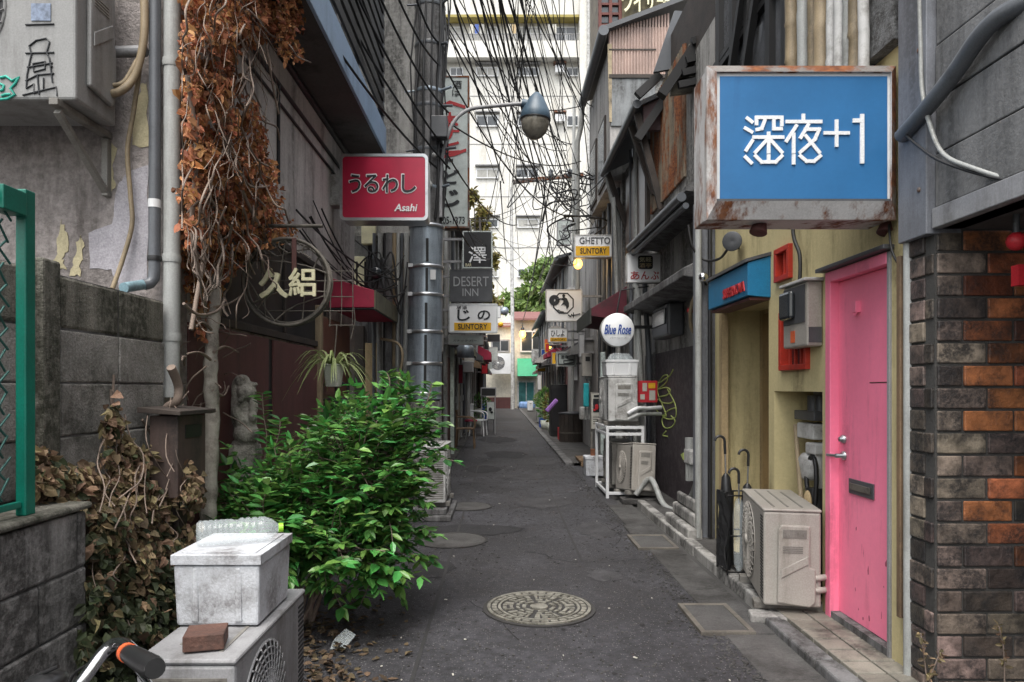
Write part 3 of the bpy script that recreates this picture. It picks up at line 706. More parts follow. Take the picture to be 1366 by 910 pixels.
# upper left unit on brackets
yf = 3.05; xr = Xu(101, yf); zb = Zv(133, yf)
a = ac_unit('large grey air conditioner with graffiti mounted high on the stucco wall', (xr-.44, yf+.16, zb), 0, .88, .32, .78, mat='acgrey', feet=False, slots=False)
mb = MB()
def stroke(pts, Y, r, mb): mb.tube([P(u, v, Y) for u, v in pts], r, 5)
Yg = yf-.003
for pts in ([(38,62),(48,54),(62,51),(66,56),(62,70)],[(39,62),(42,72),(40,80),(36,100),(35,118)],[(34,71),(72,70)],[(62,70),(66,78),(68,90),(70,88)],[(44,85),(60,82),(60,92),(45,96),(44,85)],[(34,108),(50,100),(72,98)],[(35,118),(45,112),(45,125),(58,120),(58,104)],[(30,127),(50,122),(75,116),(76,128)],[(34,33),(72,32)],[(50,100),(52,126)],[(66,78),(70,110)],[(36,90),(70,84)]):
    stroke(pts, Yg, .0035, mb)
mb.build('graffiti', K['ink'], a)
mb = MB()
for pts in ([(0,104),(8,102),(16,108),(25,103),(20,112),(14,118),(20,126),(10,132),(0,133)],[(0,112),(5,114),(4,120),(0,121)],[(2,128),(8,126),(14,126)]): stroke(pts, Yg, .006, mb)
mb.build('graffiti', K['graft'], a)
pr = [P(u, v, yf-.001) for u, v in ((42,5),(68,5),(68,28),(42,28))]; MB().prism(pr[::-1], (0,-.003,0)).build('rating_plate', M('ratingplate', (.16,.2,.28), .4, var=.5, vs=40), a)
t = thing('wall_bracket', 'grey steel triangular bracket under the upper air conditioner', 'bracket', (xr-.3, 3.45, zb-.4)); mb = MB()
for x in (xr-.08, xr-.75):
    mb = MB(); mb.bar((x,3.02,zb-.018),(x,3.449,zb-.018),.04,.03); mb.bar((x,3.43,zb-.04),(x,3.43,zb-.32),.04,.03); mb.bar((x,3.05,zb-.05),(x,3.42,zb-.30),.03,.025); mb.build('bracket_arm', K['beigedk'], t, .003)
for o in (t, a): pass
# lower left unit with foam box
acz = .525
lowac = ac_unit('low grey air conditioner with a round fan grille beneath the foam box', (-.95, 2.47, 0), R(90), .74, .30, acz, mat='grey', cover=0)
mb = MB()
for y in (-.09, -.03, .03, .09): mb.box(-.95-.374,-.95-.3705,2.47+y-.02,2.47+y+.02,acz-.11,acz-.06)
mb.build('vent_holes', K['black'], lowac)
# mid left unit by the pole
ac_unit('narrow white air conditioner standing behind the green bush', (-.70, 7.52, .12), R(90), .8, .27, .62, mat='whitedirty', cover=0)
t = thing('concrete_pad', 'stepped dark slabs under the air conditioner behind the bush', 'slab', (-.7,7.5,0)); mb = MB()
mb.box(-.98,-.50,7.0,8.0,0,.055); mb.build('lower_slab', K['concdk'], t, .01); MB().box(-.94,-.55,7.06,7.95,.056,.118).build('upper_slab', K['concdk'], t, .01)
# beige unit beside the pink door
Lx = (1.488+1.81)/2+.09; a = ac_unit('beige air conditioner with a ribbed valve cover beside the pink door', (Lx, 4.37, .05), R(-90), .80, .31, .60, mat='beige')
a.rotation_euler = (0, 0, R(-90-11))
tag(MB().obox((Lx-.075, 3.99, .028), .46, .11, .055, Matrix.Rotation(R(-11),3,'Z')).build('base_block', K['conc'], None, .012), 'pale concrete foot block under the near end of the beige air conditioner', 'block')
# right hand stack
ac_unit('upper white air conditioner standing on the tall steel rack', (1.50, 8.95, .885), R(-90), .80, .36, .60, mat='whitedirty')
ac_unit('grey air conditioner inside the steel rack below the upper one', (1.55, 9.15, .07), R(-90), .74, .30, .58, mat='beigedk')
a = ac_unit('leaning grey air conditioner in front of the steel rack', (1.60, 8.35, .07), R(-90), .62, .28, .60, mat='beige'); a.rotation_euler = (R(-4), R(-6), R(-82))
t = thing('steel_rack', 'white steel angle rack carrying the stacked air conditioners', 'rack', (1.5,9.0,0)); mb = MB()
x0, x1, y0, y1 = 1.30, 1.73, 8.5, 9.45
for x in (x0, x1):
    for y in (y0, y1): mb.bar((x,y,0),(x,y,.88),.035,.035)
    for z in (.06, .78, .86): mb.bar((x,y0,z),(x,y1,z),.03,.035)
for y in (y0, y1):
    for z in (.06, .78, .862): mb.bar((x0,y,z),(x1,y,z),.03,.035)
mb.build('frame', K['white'], t, .003)
tag(MB().box(1.40,1.85,8.02,8.22,.0,.065).build('base_block', K['slab'], None, .01), 'pale concrete block under the leaning air conditioner', 'block')
hose('white corrugated hose from the leaning air conditioner to the pillar base', [P(848,660,8.05),(Xu(868,8.0),8.0,.30),(Xu(885,7.7),7.7,.06),(Xu(905,7.4),7.4,.05),(Xu(922,7.2),7.2,.22),(2.0,7.1,.40)], .032, K['greypipe'])
hose('short white elbow hose on the upper white air conditioner', [P(838,552,8.5),P(850,545,8.5),P(862,545,8.6),(2.0,8.7,1.1)], .026, K['white'])
hose('lower short white hose on the upper white air conditioner', [P(838,560,8.5),P(850,554,8.5),P(862,552,8.62),(2.0,8.7,1.02)], .026, K['greypipe'])
# far wall unit
Yf = 44.5; ac_unit('white air conditioner on the pale wall at the end of the alley', (Xu(669,Yf), Yf-.2, Zv(499,Yf)), 0, 2.0*.72, .4, 1.3, mat='white', feet=False, slots=False, cover=0, detail=False)

# ---- foam boxes, bottle, brick, bicycle
def foam_box(label, x0, x1, y0, y1, z0, h, rot=0, group=None, mat='foam'):
    cx, cy = (x0+x1)/2, (y0+y1)/2; t = thing('foam_box', label, 'foam box', (cx, cy, z0)); dx, dy = (x1-x0)/2, (y1-y0)/2
    mb = MB(); n = 5
    def ring(k, z):
        return [(cx+sx*dx*k, cy+sy*dy*k, z) for sx, sy in ((-1,-1),(1,-1),(1,1),(-1,1))]
    a, b = ring(.95, z0+.001), ring(1, z0+h*.84); mb.add(a+b, [(0,3,2,1),(4,5,6,7),(0,1,5,4),(1,2,6,5),(2,3,7,6),(3,0,4,7)])
    for s_ in (-.5, .5):
        mb.box(cx+dx*s_-dx*.09, cx+dx*s_+dx*.09, cy-dy*1.0-.002, cy-dy*.9, z0+h*.05, z0+h*.82)
    mb.build('body', K[mat], t, .024)
    mb = MB(); mb.box(x0-.006,x1+.006,y0-.006,y1+.006,z0+h*.85,z0+h*.985); mb.box(x0+.02,x1-.02,y0+.02,y1-.02,z0+h*.986,z0+h); mb.build('lid', K[mat], t, .012)
    t.rotation_euler = (0,0,rot); return t
foam_box('scuffed white foam box on the low air conditioner carrying a plastic bottle', -1.115, -.82, 2.37, 2.72, acz+.01, .25)
foam_box('small white foam box standing alone on the road near the rack', 1.29, 1.57, 10.6, 10.9, 0, .30)
mb = MB(); p = P(789,603,10.75); mb.lathe([(.035,0),(.04,.1),(.05,.1),(0,.1)], (1.42,10.75,.302), seg=12); tag(mb.build('clay_pot', M('clay', (.30,.12,.06), .8)), 'tiny clay pot on the small foam box', 'pot')
foam_box('clean white foam box on top of the upper white air conditioner', 1.30, 1.70, 8.62, 8.98, 1.495, .20, mat='white')
t = thing('plastic_tray', 'crumpled clear plastic tray lying on the topmost foam box', 'tray', (1.5,8.8,1.70)); mb = MB()
mb.box(1.34,1.66,8.66,8.92,1.697,1.705); mb.build('base', K['bottle'], t)
mb = MB(); mb.prism([(1.35,8.67,1.706),(1.65,8.67,1.706),(1.60,8.67,1.77),(1.40,8.67,1.78)], (0,.22,0)); mb.build('dome', K['bottle'], t, .01)
# bottle lying
z = acz+.01+.25+.047; a = Vector((Xu(266,2.5), 2.47, z)); b = Vector((Xu(366,2.5), 2.58, z)); d = (b-a); L_ = d.length; ax = d.normalized()
t = thing('plastic_bottle', 'empty clear plastic bottle with a green cap lying on the foam box', 'bottle', tuple(a))
prof = [(0,0),(.036,.002),(.045,.012)]; k = .012
while k < L_*.36: prof += [(.045,k+.006),(.042,k+.010),(.045,k+.014)]; k += .018
prof += [(.040,k+.01),(.040,k+.02),(.046,k+.03)]; k += .03
while k < L_*.74: prof += [(.046,k+.008),(.041,k+.014),(.046,k+.02)]; k += .022
prof += [(.045,L_*.80),(.034,L_*.89),(.018,L_*.95),(.014,L_*.97)]
MB().lathe(prof, a, ax, 24).build('body', K['bottle'], t)
MB().lathe([(.017,L_*.965),(.017,L_*1.02),(0,L_*1.02)], a, ax, 16, sm=False).build('cap', M('limecap', (.30,.62,.03), .4), t)
c = P(268,858,2.2); tag(MB().obox((-.93,2.20,acz+.037), .12, .11, .05, Matrix.Rotation(.25,3,'Z')).build('brick', M('brickone', (.12,.06,.045), .85, dirt=.6, bump=.5), None, .004), 'reddish brick lying on the low air conditioner in front of the foam box', 'brick')

t = thing('bicycle', 'bicycle with a chrome handlebar and black grip parked at the near left edge', 'bicycle', (-.85,.75,0)); Y = 1.18
g0, g1 = P(172,872,Y+.03), P(207,892,Y-.10)
pts = smooth([P(-10,1000,Y+.0), P(50,970,Y+.02), P(106,912,Y+.05), P(140,868,Y+.08), P(160,858,Y+.08), P(176,868,Y+.04), g0.lerp(g1,.3)])
MB().tube(pts, .0115, 10).build('handlebar', K['chrome'], t)
gr = MB().tube([g0, g0.lerp(g1,.25), g0.lerp(g1,.9), g1], [.015,.017,.018,.0155], 14).build('grip', K['blackplas'], t)
MB().tube([g0-(g1-g0)*.10, g0-(g1-g0)*.005], .0165, 14).build('grip_ring', K['orange'], gr)
mb = MB(); mb.tube(smooth([P(166,868,Y+.05), P(185,895,Y+.0), P(200,915,Y-.06), P(206,930,Y-.12)]), .006, 8); mb.build('brake_lever', K['chrome'], t)
mb = MB(); mb.tube(smooth([P(150,868,Y+.07), P(120,885,Y+.10), P(95,905,Y+.12), P(80,960,Y+.1)]), .003, 6); mb.build('brake_cable', K['black'], t)
hx, hy = P(-10,1000,Y).x, Y+.02; hz = P(-10,1000,Y).z
lf = Vector((2*hx, 0, 0)); pl = [Vector((2*hx-p.x, p.y, p.z)) for p in pts]; MB().tube(pl, .0115, 10).build('handlebar', K['chrome'], t)
gl = [Vector((2*hx-p.x, p.y, p.z)) for p in (g0, g1)]; MB().tube([gl[0], gl[1]], .019, 12).build('grip', K['blackplas'], t)
MB().tube([(hx,hy,hz),(hx,hy+.02,.62)], .014, 10).build('stem', K['chrome'], t)
mb = MB(); mb.tube([(hx,hy+.02,.74),(hx,hy+.06,.56)], .02, 10); mb.tube([(hx,hy+.04,.64),(hx,.75,.42),(hx,.55,.30)], .017, 10); mb.tube([(hx,.55,.30),(hx,.42,.75)], .015, 10)
mb.tube([(hx,.55,.30),(hx-.06,.15,.33)], .009, 8); mb.tube([(hx,.42,.70),(hx-.06,.15,.33)], .009, 8); mb.tube([(hx-.05,hy+.07,.55),(hx-.05,hy+.18,.33)], .01, 8); mb.tube([(hx+.05,hy+.07,.55),(hx+.05,hy+.18,.33)], .01, 8); mb.tube([(hx-.05,hy+.065,.56),(hx+.05,hy+.065,.56)], .012, 8)
mb.build('frame', K['grey'], t)
for y in (hy+.18, .15):
    c = Vector((hx, y, .325)); mb = MB(); mb.tube([c+Vector((0,.305*math.cos(2*math.pi*i/36),.305*math.sin(2*math.pi*i/36))) for i in range(37)], .018, 8, cap=False); wh = mb.build('wheel', K['blackplas'], t)
    mb = MB(); mb.tube([c+Vector((0,.285*math.cos(2*math.pi*i/36),.285*math.sin(2*math.pi*i/36))) for i in range(37)], .009, 6, cap=False)
    for i in range(18): q = 2*math.pi*i/18; mb.tube([c, c+Vector((0,.285*math.cos(q),.285*math.sin(q)))], .0012, 4)
    mb.build('rim', K['chrome'], wh)
mb = MB(); mb.ell((hx,.40,.80), .09,.13,.035); mb.build('saddle', K['blackplas'], t)
mb = MB(); q0, q1 = P(40,905,1.3), P(78,889,1.3); mb.ell((q0+q1)/2+Vector((0,0,-.02)), .035,.05,.018); mb.tube([q0,q1],.004,6); mb.build('bell', K['blackplas'], t)
MB().tube([(hx,.42,.72),(hx,.40,.79)], .012, 8).build('seat_post', K['chrome'], t)
# ================================================================ plants
def rv(s=1): return Vector((rnd.gauss(0,1), rnd.gauss(0,1), rnd.gauss(0,1))).normalized()*s
# ---- green bush: stems from one root, twigs of paired leaves
root = Vector((-1.12, 3.95, 0)); t = thing('green_bush', 'dense bright green leafy bush spreading over the left edge of the road', 'bush', tuple(root))
blobs = [(333,682,38,36,3.95),(402,672,68,66,3.85),(475,640,75,80,3.95),(528,602,40,46,4.15),(520,680,38,52,4.05),(445,725,62,50,3.75),(365,705,55,45,3.7),(500,735,42,45,3.95),(548,560,25,25,4.2),(470,580,50,35,4.15),(305,690,25,30,4.0)]
lv = MB(); stems = MB()
def twig(p, d, n, size):
    pts = [p]; q = p.copy(); dd = d.copy()
    for k in range(n):
        dd = (dd+Vector((0,0,.06-.045*k))+rv(.16)).normalized(); q = q+dd*size*.62; pts.append(q)
        side = dd.cross(Vector((0,0,1))); side = side.normalized() if side.length > .1 else Vector((1,0,0))
        for s_ in (-1, 1):
            ld = (side*s_*.9+dd*.55+Vector((0,0,-.22))+rv(.30)).normalized(); nn = (Vector((0,0,1))+rv(.45)).normalized()
            L = size*rnd.uniform(.75,1.25); lv.leaf(q, ld, nn, L, L*rnd.uniform(.40,.64), 0, rnd.uniform(0,.3), rnd.uniform(-.15,.35))
    lv.leaf(q, (dd+Vector((0,0,-.2))).normalized(), (Vector((0,0,1))+rv(.4)).normalized(), size, size*.45, 0, .15)
    return pts
tot = sum(b[2]*b[3] for b in blobs)
for u, v, ru, rw, Y in blobs:
    c = P(u, v, Y); rx, rz = ru/F*Y, rw/F*Y; ry = (rx+rz)*.5
    br = smooth([root+rv(.04), root.lerp(c,.4)+Vector((0,0,.12)), c-Vector((0,0,rz*.3)), c+Vector((0,0,rz*.3))], 4)
    stems.tube(br, [.014-.009*i/(len(br)-1) for i in range(len(br))], 6)
    for i in range(int(1450*ru*rw/tot)):
        e = rv(); k = rnd.random()**.4; p = c+Vector((e.x*rx, e.y*ry, e.z*rz))*k
        d = (e*.8+Vector((.1,-.15,.30))+rv(.5)).normalized(); pts = twig(p, d, rnd.randint(2,4), rnd.choice([rnd.uniform(.03,.05),rnd.uniform(.045,.078),rnd.uniform(.06,.09)]))
        if i % 3 == 0: stems.tube([br[rnd.randint(len(br)//2, len(br)-1)], p], .0035, 5, cap=False); stems.tube(pts, .002, 4, cap=False)
for pp in ([(352,620),(356,585),(352,555),(350,525)],[(362,610),(372,580),(374,560)],[(505,570),(512,540),(520,512),(516,497)],[(555,560),(570,535),(576,512)],[(550,572),(574,553),(580,548)],[(420,600),(425,575),(418,560)],[(570,740),(577,752)],[(500,760),(488,790),(482,805)],[(552,592),(570,580),(578,577)]):
    pts = smooth([P(u, v, 4.15-.002*i) for i, (u, v) in enumerate(pp)], 5); stems.tube(pts, .004, 5)
    for i, q in enumerate(pts[1:]):
        dd = (q-pts[i]).normalized()
        for s_ in (-1, 1):
            ld = (Vector((s_*.9,-.35,-.05))+dd*.3+rv(.3)).normalized(); L = rnd.uniform(.05,.085); lv.leaf(q, ld, (Vector((0,-.4,1))+rv(.4)).normalized(), L, L*.5, 0, .15, .05)
lv.build('foliage', K['bushleaf'], t); stems.build('stem', K['vinestem'], t)

# ---- dead ivy heap over the block wall
def inpoly(x, y, poly):
    c = False; n = len(poly)
    for i in range(n):
        x1, y1 = poly[i]; x2, y2 = poly[(i+1) % n]
        if (y1 > y) != (y2 > y) and x < (x2-x1)*(y-y1)/(y2-y1)+x1: c = not c
    return c
t = thing('dead_ivy', 'withered brown ivy sprawling down the block wall behind the low wall', 'ivy', (-1.6,3.0,0)); a = MB(); b = MB(); st = MB()
poly = [(42,585),(75,612),(120,620),(134,600),(143,560),(147,490),(155,495),(158,550),(172,590),(200,598),(222,590),(248,612),(266,640),(268,690),(262,740),(235,790),(225,860),(215,960),(95,960),(100,860),(112,790),(118,700),(60,690),(42,660)]
def clump_sample(poly, box, nc, spread):
    out = []
    while len(out) < nc:
        u, v = rnd.uniform(box[0],box[2]), rnd.uniform(box[1],box[3])
        if inpoly(u, v, poly): out.append((u, v, rnd.random()))
    return out
cl = clump_sample(poly, (40,525,270,960), 260, 9)
n = 0
while n < 9500:
    cu_, cv_, cb = rnd.choice(cl); u, v = rnd.gauss(cu_, 8), rnd.gauss(cv_, 8)
    if not inpoly(u+rnd.uniform(-5,5), v+rnd.uniform(-5,5), poly): continue
    n += 1; lo = max(0, min(1, (v-600)/250)); x = -1.61+(cb*.6+rnd.random()*.4)*(.08+.22*lo); Y = x*F/(u-CU)
    if u > 222 and Y > 3.3: Y = rnd.uniform(3.1,3.45)
    p = P(u, v, Y)
    if p.z < .0: continue
    d = (Vector((.35,-.25,-.75))+rv(.8)).normalized(); L = rnd.uniform(.022,.055)
    green = rnd.random() < .10+.75*max(0, min(1, (v-690)/150))
    (b if green else a).leaf(p, d, (Vector((.6,-.6,.3))+rv(.9)).normalized(), L, L*rnd.uniform(.45,.9), 0, rnd.uniform(-.5,.8), rnd.uniform(-.6,.6))
a.build('foliage', K['ivyleaf'], t); b.build('foliage', K['ivygreen'], t)
for i in range(42):
    u = rnd.uniform(128,255); v = rnd.uniform(520,760); pts = []
    for k in range(6):
        pts.append(PX(u, v, -1.56+.05*math.sin(k+i)+.03*k)); u = max(124, min(258, u+rnd.uniform(-18,18))); v += rnd.uniform(8,34)
    st.tube(smooth(pts,3), rnd.uniform(.0014,.0034), 5)
for uu, vv in (((148,520),(150,560)),((152,500),(150,540)),((190,560),(205,585))): st.tube([PX(*uu,-1.6), PX(*vv,-1.6)], .006, 5)
st.build('stem', K['vinestem'], t)

# ---- climbing vine with brown dead leaves
t = thing('dry_vine', 'tall climbing vine of dry rust brown leaves covering the house front', 'vine', (-1.66,3.9,0)); a = MB(); st = MB()
poly = [(242,-60),(395,-60),(398,-10),(404,45),(398,92),(386,60),(380,88),(372,60),(352,45),(338,62),(318,82),(316,105),(324,125),(342,140),(350,165),(358,205),(370,235),(380,262),(392,290),(396,312),(372,328),(345,335),(322,345),(312,362),(300,375),(290,398),(292,430),(282,452),(262,455),(258,420),(246,395),(242,330),(240,250),(246,190),(242,120)]
cl = clump_sample(poly, (236,-60,406,458), 250, 8)
n = 0
while n < 14500:
    cu_, cv_, cb = rnd.choice(cl); u, v = rnd.gauss(cu_, 6.5), rnd.gauss(cv_, 8)
    if not inpoly(u+rnd.uniform(-5,5), v+rnd.uniform(-5,5), poly): continue
    bulge = .10 if v > 330 else .30
    if v > 305 and rnd.random() < .4: n += 1; continue
    n += 1; x = -1.675+(cb*.65+rnd.random()*.35)*bulge
    if u > 370 and v < 95: x = -1.45+rnd.uniform(-.06,.10)
    Y = x*F/(u-CU); p = P(u, v, Y)
    d = (Vector((.35,-.3,-.8))+rv(.7)).normalized(); L = rnd.uniform(.018,.052)
    a.leaf(p, d, (Vector((.6,-.6,.35))+rv(.9)).normalized(), L, L*rnd.uniform(.4,.85), 0, rnd.uniform(-.5,.9), rnd.uniform(-.7,.7))
a.build('foliage', K['brownleaf'], t)
for i in range(120):
    u = rnd.uniform(246,350); v = rnd.uniform(-40,330); pts = []
    du = rnd.uniform(-8,10)
    for k in range(7):
        x = -1.60+.07*math.sin(k*1.3+i)+(.24 if i % 2 else .12)
        pts.append(PX(u, v, x)); u = max(243, u+du+rnd.uniform(-9,9)); v += rnd.uniform(5,26)
    st.tube(smooth(pts,3), rnd.choice([rnd.uniform(.0013,.003),rnd.uniform(.0013,.003),rnd.uniform(.003,.0065)]), 5)
for pp in ([(262,250),(272,330),(262,400),(255,440)],[(250,100),(262,200),(256,300),(268,380)],[(290,150),(310,220),(330,270),(345,300)],[(285,60),(300,120),(310,180)]): st.tube(smooth([PX(u,v,-1.45) for u, v in pp],5), .011, 6)
for i in range(26):
    u, v = rnd.uniform(245,300), rnd.uniform(400,560); p = PX(u, v, -1.62); pts = [p]; d = Vector((rnd.uniform(-.3,.8),-.5,rnd.uniform(-.4,.5)))
    for k in range(5): d = (d+rv(.45)).normalized(); p = p+d*.05; pts.append(p)
    st.tube(smooth(pts,3), rnd.uniform(.002,.0045), 5)
for pp in ([(322,170),(335,200),(345,215),(358,222)],[(300,205),(315,212),(330,245),(345,250),(360,248)],[(245,405),(265,420),(290,415),(300,400)],[(355,60),(365,120),(372,152)]): st.tube(smooth([PX(u,v,-1.42) for u, v in pp],4), .007, 6)
st.build('stem', K['vinestem'], t)
tr = smooth([PX(278,690,-1.55), PX(280,640,-1.55), PX(283,560,-1.55), PX(281,500,-1.55), PX(283,450,-1.56), PX(287,400,-1.57), PX(288,350,-1.6)], 6)
b0 = tr[0].copy(); b0.z = 0; tt = thing('bare_tree', 'pale bare tree trunk rising beside the maroon wall under the dry vine', 'tree', (b0.x, b0.y, 0))
MB().tube([b0]+tr, [.05]+[.042-.012*i/len(tr)+.004*math.sin(i*1.7) for i in range(len(tr))], 12).build('trunk', K['palebark'], tt)
mb = MB()
for pp in ([(285,470),(300,462),(318,470)],[(283,520),(298,528),(305,515)],[(282,440),(270,430),(262,436)],[(286,410),(305,405),(322,395)],[(281,480),(266,470),(250,472)]): mb.tube(smooth([PX(u,v,-1.53) for u, v in pp],4), [.008]*4+[.005]*5, 6)
mb.build('branch', K['vinestem'], tt)
pts = smooth([PX(212,575,-1.58), PX(222,545,-1.56), PX(236,535,-1.5), PX(238,515,-1.5), PX(228,490,-1.5)], 5)
tag(MB().tube(pts, .02, 8).build('vine_root', K['vinestem']), 'thick twisted vine root bending around the pale drainpipe', 'vine')
p0, p1 = P(293,404,4.6), P(316,428,4.5)
tag(MB().tube([p0,p1], [.03,.022], 10).build('broken_spotlight', K['whitedirty']), 'small white cylinder spotlight dangling among the vine stems', 'lamp')

# ---- litter
mb = MB()
for i in range(330):
    u, v = rnd.gauss(450,45), rnd.uniform(790,925); p = PG(max(415,min(u,540)), v, .006)
    if rnd.random() < .55: p = PG(rnd.uniform(412,470), rnd.uniform(780,915), rnd.uniform(.006,.05))
    L = rnd.uniform(.03,.06); mb.leaf(p, Vector((rnd.uniform(-1,1),rnd.uniform(-1,1),.1)), (Vector((0,0,1))+rv(.5)).normalized(), L, L*.6, 0, rnd.uniform(-.2,.4), .2)
tag(mb.build('leaf_litter', K['litterleaf']), 'dry fallen leaves gathered under the green bush', 'leaves', kind='stuff')
mb = MB()
for i in range(70):
    y = 3.2+rnd.random()**1.6*22; x = rnd.uniform(-.9,1.2); s_ = rnd.uniform(.004,.011)
    mb.obox((x,y,.006), s_*rnd.uniform(1,2.5), s_, .004, Matrix.Rotation(rnd.uniform(0,3),3,'Z'))
tag(mb.build('litter', K['paper']), 'tiny pale scraps scattered over the dark road', 'litter', kind='stuff')
mb = MB()
for i in range(1500):
    y = 3.1+rnd.random()**1.5*9; x = rnd.uniform(-1,1.2); s_ = rnd.uniform(.004,.010)
    mb.obox((x,y,.003), s_*1.5, s_, s_*.8, Matrix.Rotation(rnd.uniform(0,3),3,'Z'))
for i in range(2600):
    y = 3.0+rnd.random()**1.4*14; e = abs(rnd.gauss(0,.09)); x = (-.95+e) if rnd.random() < .35 else (1.22-e); s_ = rnd.uniform(.004,.011)
    mb.obox((x,y,.004), s_*1.6, s_, s_*.7, Matrix.Rotation(rnd.uniform(0,3),3,'Z'))
tag(mb.build('grit', K['slab']), 'loose grey grit scattered over the asphalt', 'grit', kind='stuff')
p = PG(455,858,.03); mb = MB(); mb.prism([(p.x-.05,p.y-.03,.01),(p.x+.03,p.y-.05,.02),(p.x+.06,p.y+.02,.05),(p.x,p.y+.06,.07),(p.x-.05,p.y+.03,.03)], (.01,.01,.012)); tag(mb.build('plastic_wrapper', K['bottle']), 'crumpled clear plastic wrapper among the dead leaves', 'litter')
# weeds at the brick pillar
t = thing('dry_weed', 'dry yellow weed sprig at the foot of the brick pillar', 'weed', (1.80,2.85,0)); a = MB(); st = MB()
for pp in ([(1236,905),(1232,870),(1228,845)],[(1240,905),(1250,880),(1255,870)],[(1340,890),(1338,860),(1332,835)]):
    pts = smooth([P(u,v,2.85) for u, v in pp],4); st.tube([Vector((pts[0].x,pts[0].y,.03))]+pts, .003, 5)
    for q in pts:
        for k in range(3): L = rnd.uniform(.02,.035); a.leaf(q, rv(), rv(), L, L*.5, 0, .2)
a.build('foliage', K['ivyleaf'], t); st.build('stem', K['vinestem'], t)

def tree(label, blobs, Y0, base, mat, nleaf, size, trunk_r):
    t = thing('tree', label, 'tree', base, 'trees behind the end of the alley'); st = MB(); a = MB(); bb = Vector(base)
    top = P(blobs[0][0], blobs[0][1], Y0); st.tube([bb, bb.lerp(top,.5)+Vector((.2,0,0)), top], [trunk_r, trunk_r*.7, trunk_r*.3], 8)
    tot = sum(b[2]*b[3] for b in blobs)
    for u, v, ru, rw in blobs:
        c = P(u, v, Y0+rnd.uniform(-1,1)); rx, rz = ru/F*Y0, rw/F*Y0
        st.tube([bb.lerp(top,.55), c], [trunk_r*.4, trunk_r*.1], 5)
        sub = [c+Vector((rv().x*rx, rv().y*rx, rv().z*rz))*rnd.random()**.5 for i in range(14)]
        for s_ in sub: st.tube([c, s_], .03, 4, cap=False)
        for i in range(int(nleaf*ru*rw/tot)):
            s_ = rnd.choice(sub); p = s_+rv()*rnd.random()**.6*rx*.42
            L = size*rnd.uniform(.6,1.4); a.leaf(p, (rv()+Vector((0,0,-.3))).normalized(), (Vector((0,-.5,.8))+rv(.7)).normalized(), L, L*.55, 0, .2)
    a.build('crown', mat, t); st.build('trunk', K['darkwood'], t)
tree('bushy green tree rising behind the house at the end of the alley', [(722,375,22,24),(705,395,22,18),(742,395,22,22),(730,350,12,10),(690,405,16,14),(755,410,20,14),(715,410,25,12)], 50, (2.6,50,0), K['treeleaf'], 5200, .42, .3)
tree('sparse yellow green tree beside the vertical white sign', [(640,290,14,22),(632,265,9,14),(648,320,10,18),(636,325,12,20),(652,350,12,20),(645,385,16,20),(658,410,12,16)], 27, (-.9,27,0), K['treeleafy'], 2600, .20, .14)
# ================================================================ pole, wires, street lamp
px, py = Xu(563, 8.0), 8.0; lean = .0035
t = thing('utility_pole', 'concrete utility pole wrapped in a banded steel sheet beside the red sign', 'pole', (px, py, 0)); b0 = Vector((px, py, 0)); tp = Vector((px+.16, py, 9.5))
ax = lambda z: b0.lerp(tp, z/9.5)
MB().tube([ax(0), ax(3), ax(9.5)], [.185,.175,.15], 24).build('shaft', K['concdk'], t)
MB().tube([ax(1.22), ax(3.2)], [.200,.192], 32).build('steel_sheet', K['galv'], t)
mb = MB(); mb.tube([ax(.2), ax(1.2)], .195, 16)
mb.build('lower_wrap', K['conc'], t)
for z in (3.18, 2.72, 2.40, 1.98, 1.62, 1.28):
    c = ax(z); mb = MB(); mb.lathe([(.197,-.02),(.205,-.018),(.205,.018),(.197,.02)], c, seg=32); mb.box(c.x-.18,c.x-.13,c.y-.20,c.y-.155,z-.02,z+.02); mb.build('band', K['steel'], t)
mb = MB()
for z in (1.29, 1.63, 1.99, 2.41, 2.74):
    c = ax(z); mb.box(c.x+.02, c.x+.05, c.y-.206, c.y-.198, z+.02, z+(.31 if z < 2.4 else .28))
mb.build('seam_strip', K['black'], t)
mb = MB(); c = ax(2.62); mb.box(c.x+.07,c.x+.13,c.y-.195,c.y-.185,2.56,2.67); mb.build('tag_plate', K['white'], t)
pr_ = random.Random(11)
for k, z in enumerate((3.62, 4.05, 4.55, 4.72, 5.25, 5.7, 6.05, 6.6)):
    c = ax(z); mb = MB(); mb.lathe([(.172,-.02),(.178,0),(.172,.02)], c, seg=20); mb.tube([c+Vector((.13,-.08,0)), c+Vector((pr_.uniform(.2,.34),-.14,pr_.uniform(-.04,.06)))], .016, 6)
    if k % 2: mb.tube([c+Vector((-.13,-.08,0)), c+Vector((-pr_.uniform(.19,.28),-.12,-.03))], .012, 6)
    mb.build('clamp', K['darkpipe'] if k % 3 else K['galv'], t)
mb = MB(); c = ax(4.22); mb.box(c.x+.06,c.x+.24,c.y-.30,c.y-.17,4.12,4.36); mb.build('junction_box', K['signgrey'], t, .01)
mb = MB(); c = ax(3.6); mb.ell(c+Vector((.03,-.20,.02)), .05,.05,.05); mb.ell(c+Vector((.10,-.2,.35)), .03,.03,.03); mb.build('insulator', K['whitedirty'], t)
# vertical cables on the pole and pipes left of it, each its own
for k in range(9):
    a = -2.6+.42*k; off = Vector((.20*math.cos(a), .20*math.sin(a) if math.sin(a) < 0 else -.05, 0)); r_ = rnd.uniform(.008,.018); ph = rnd.uniform(0,6)
    o = MB().tube([ax(3.25+i*.35)*1+off*(1.0+.18*math.sin(i*1.3+ph)) for i in range(17)], r_, 6).build('pole_cable', K['cable']); tag(o, 'black cable strapped up the side of the utility pole above the steel sheet', 'cable', 'cables strapped to the utility pole')
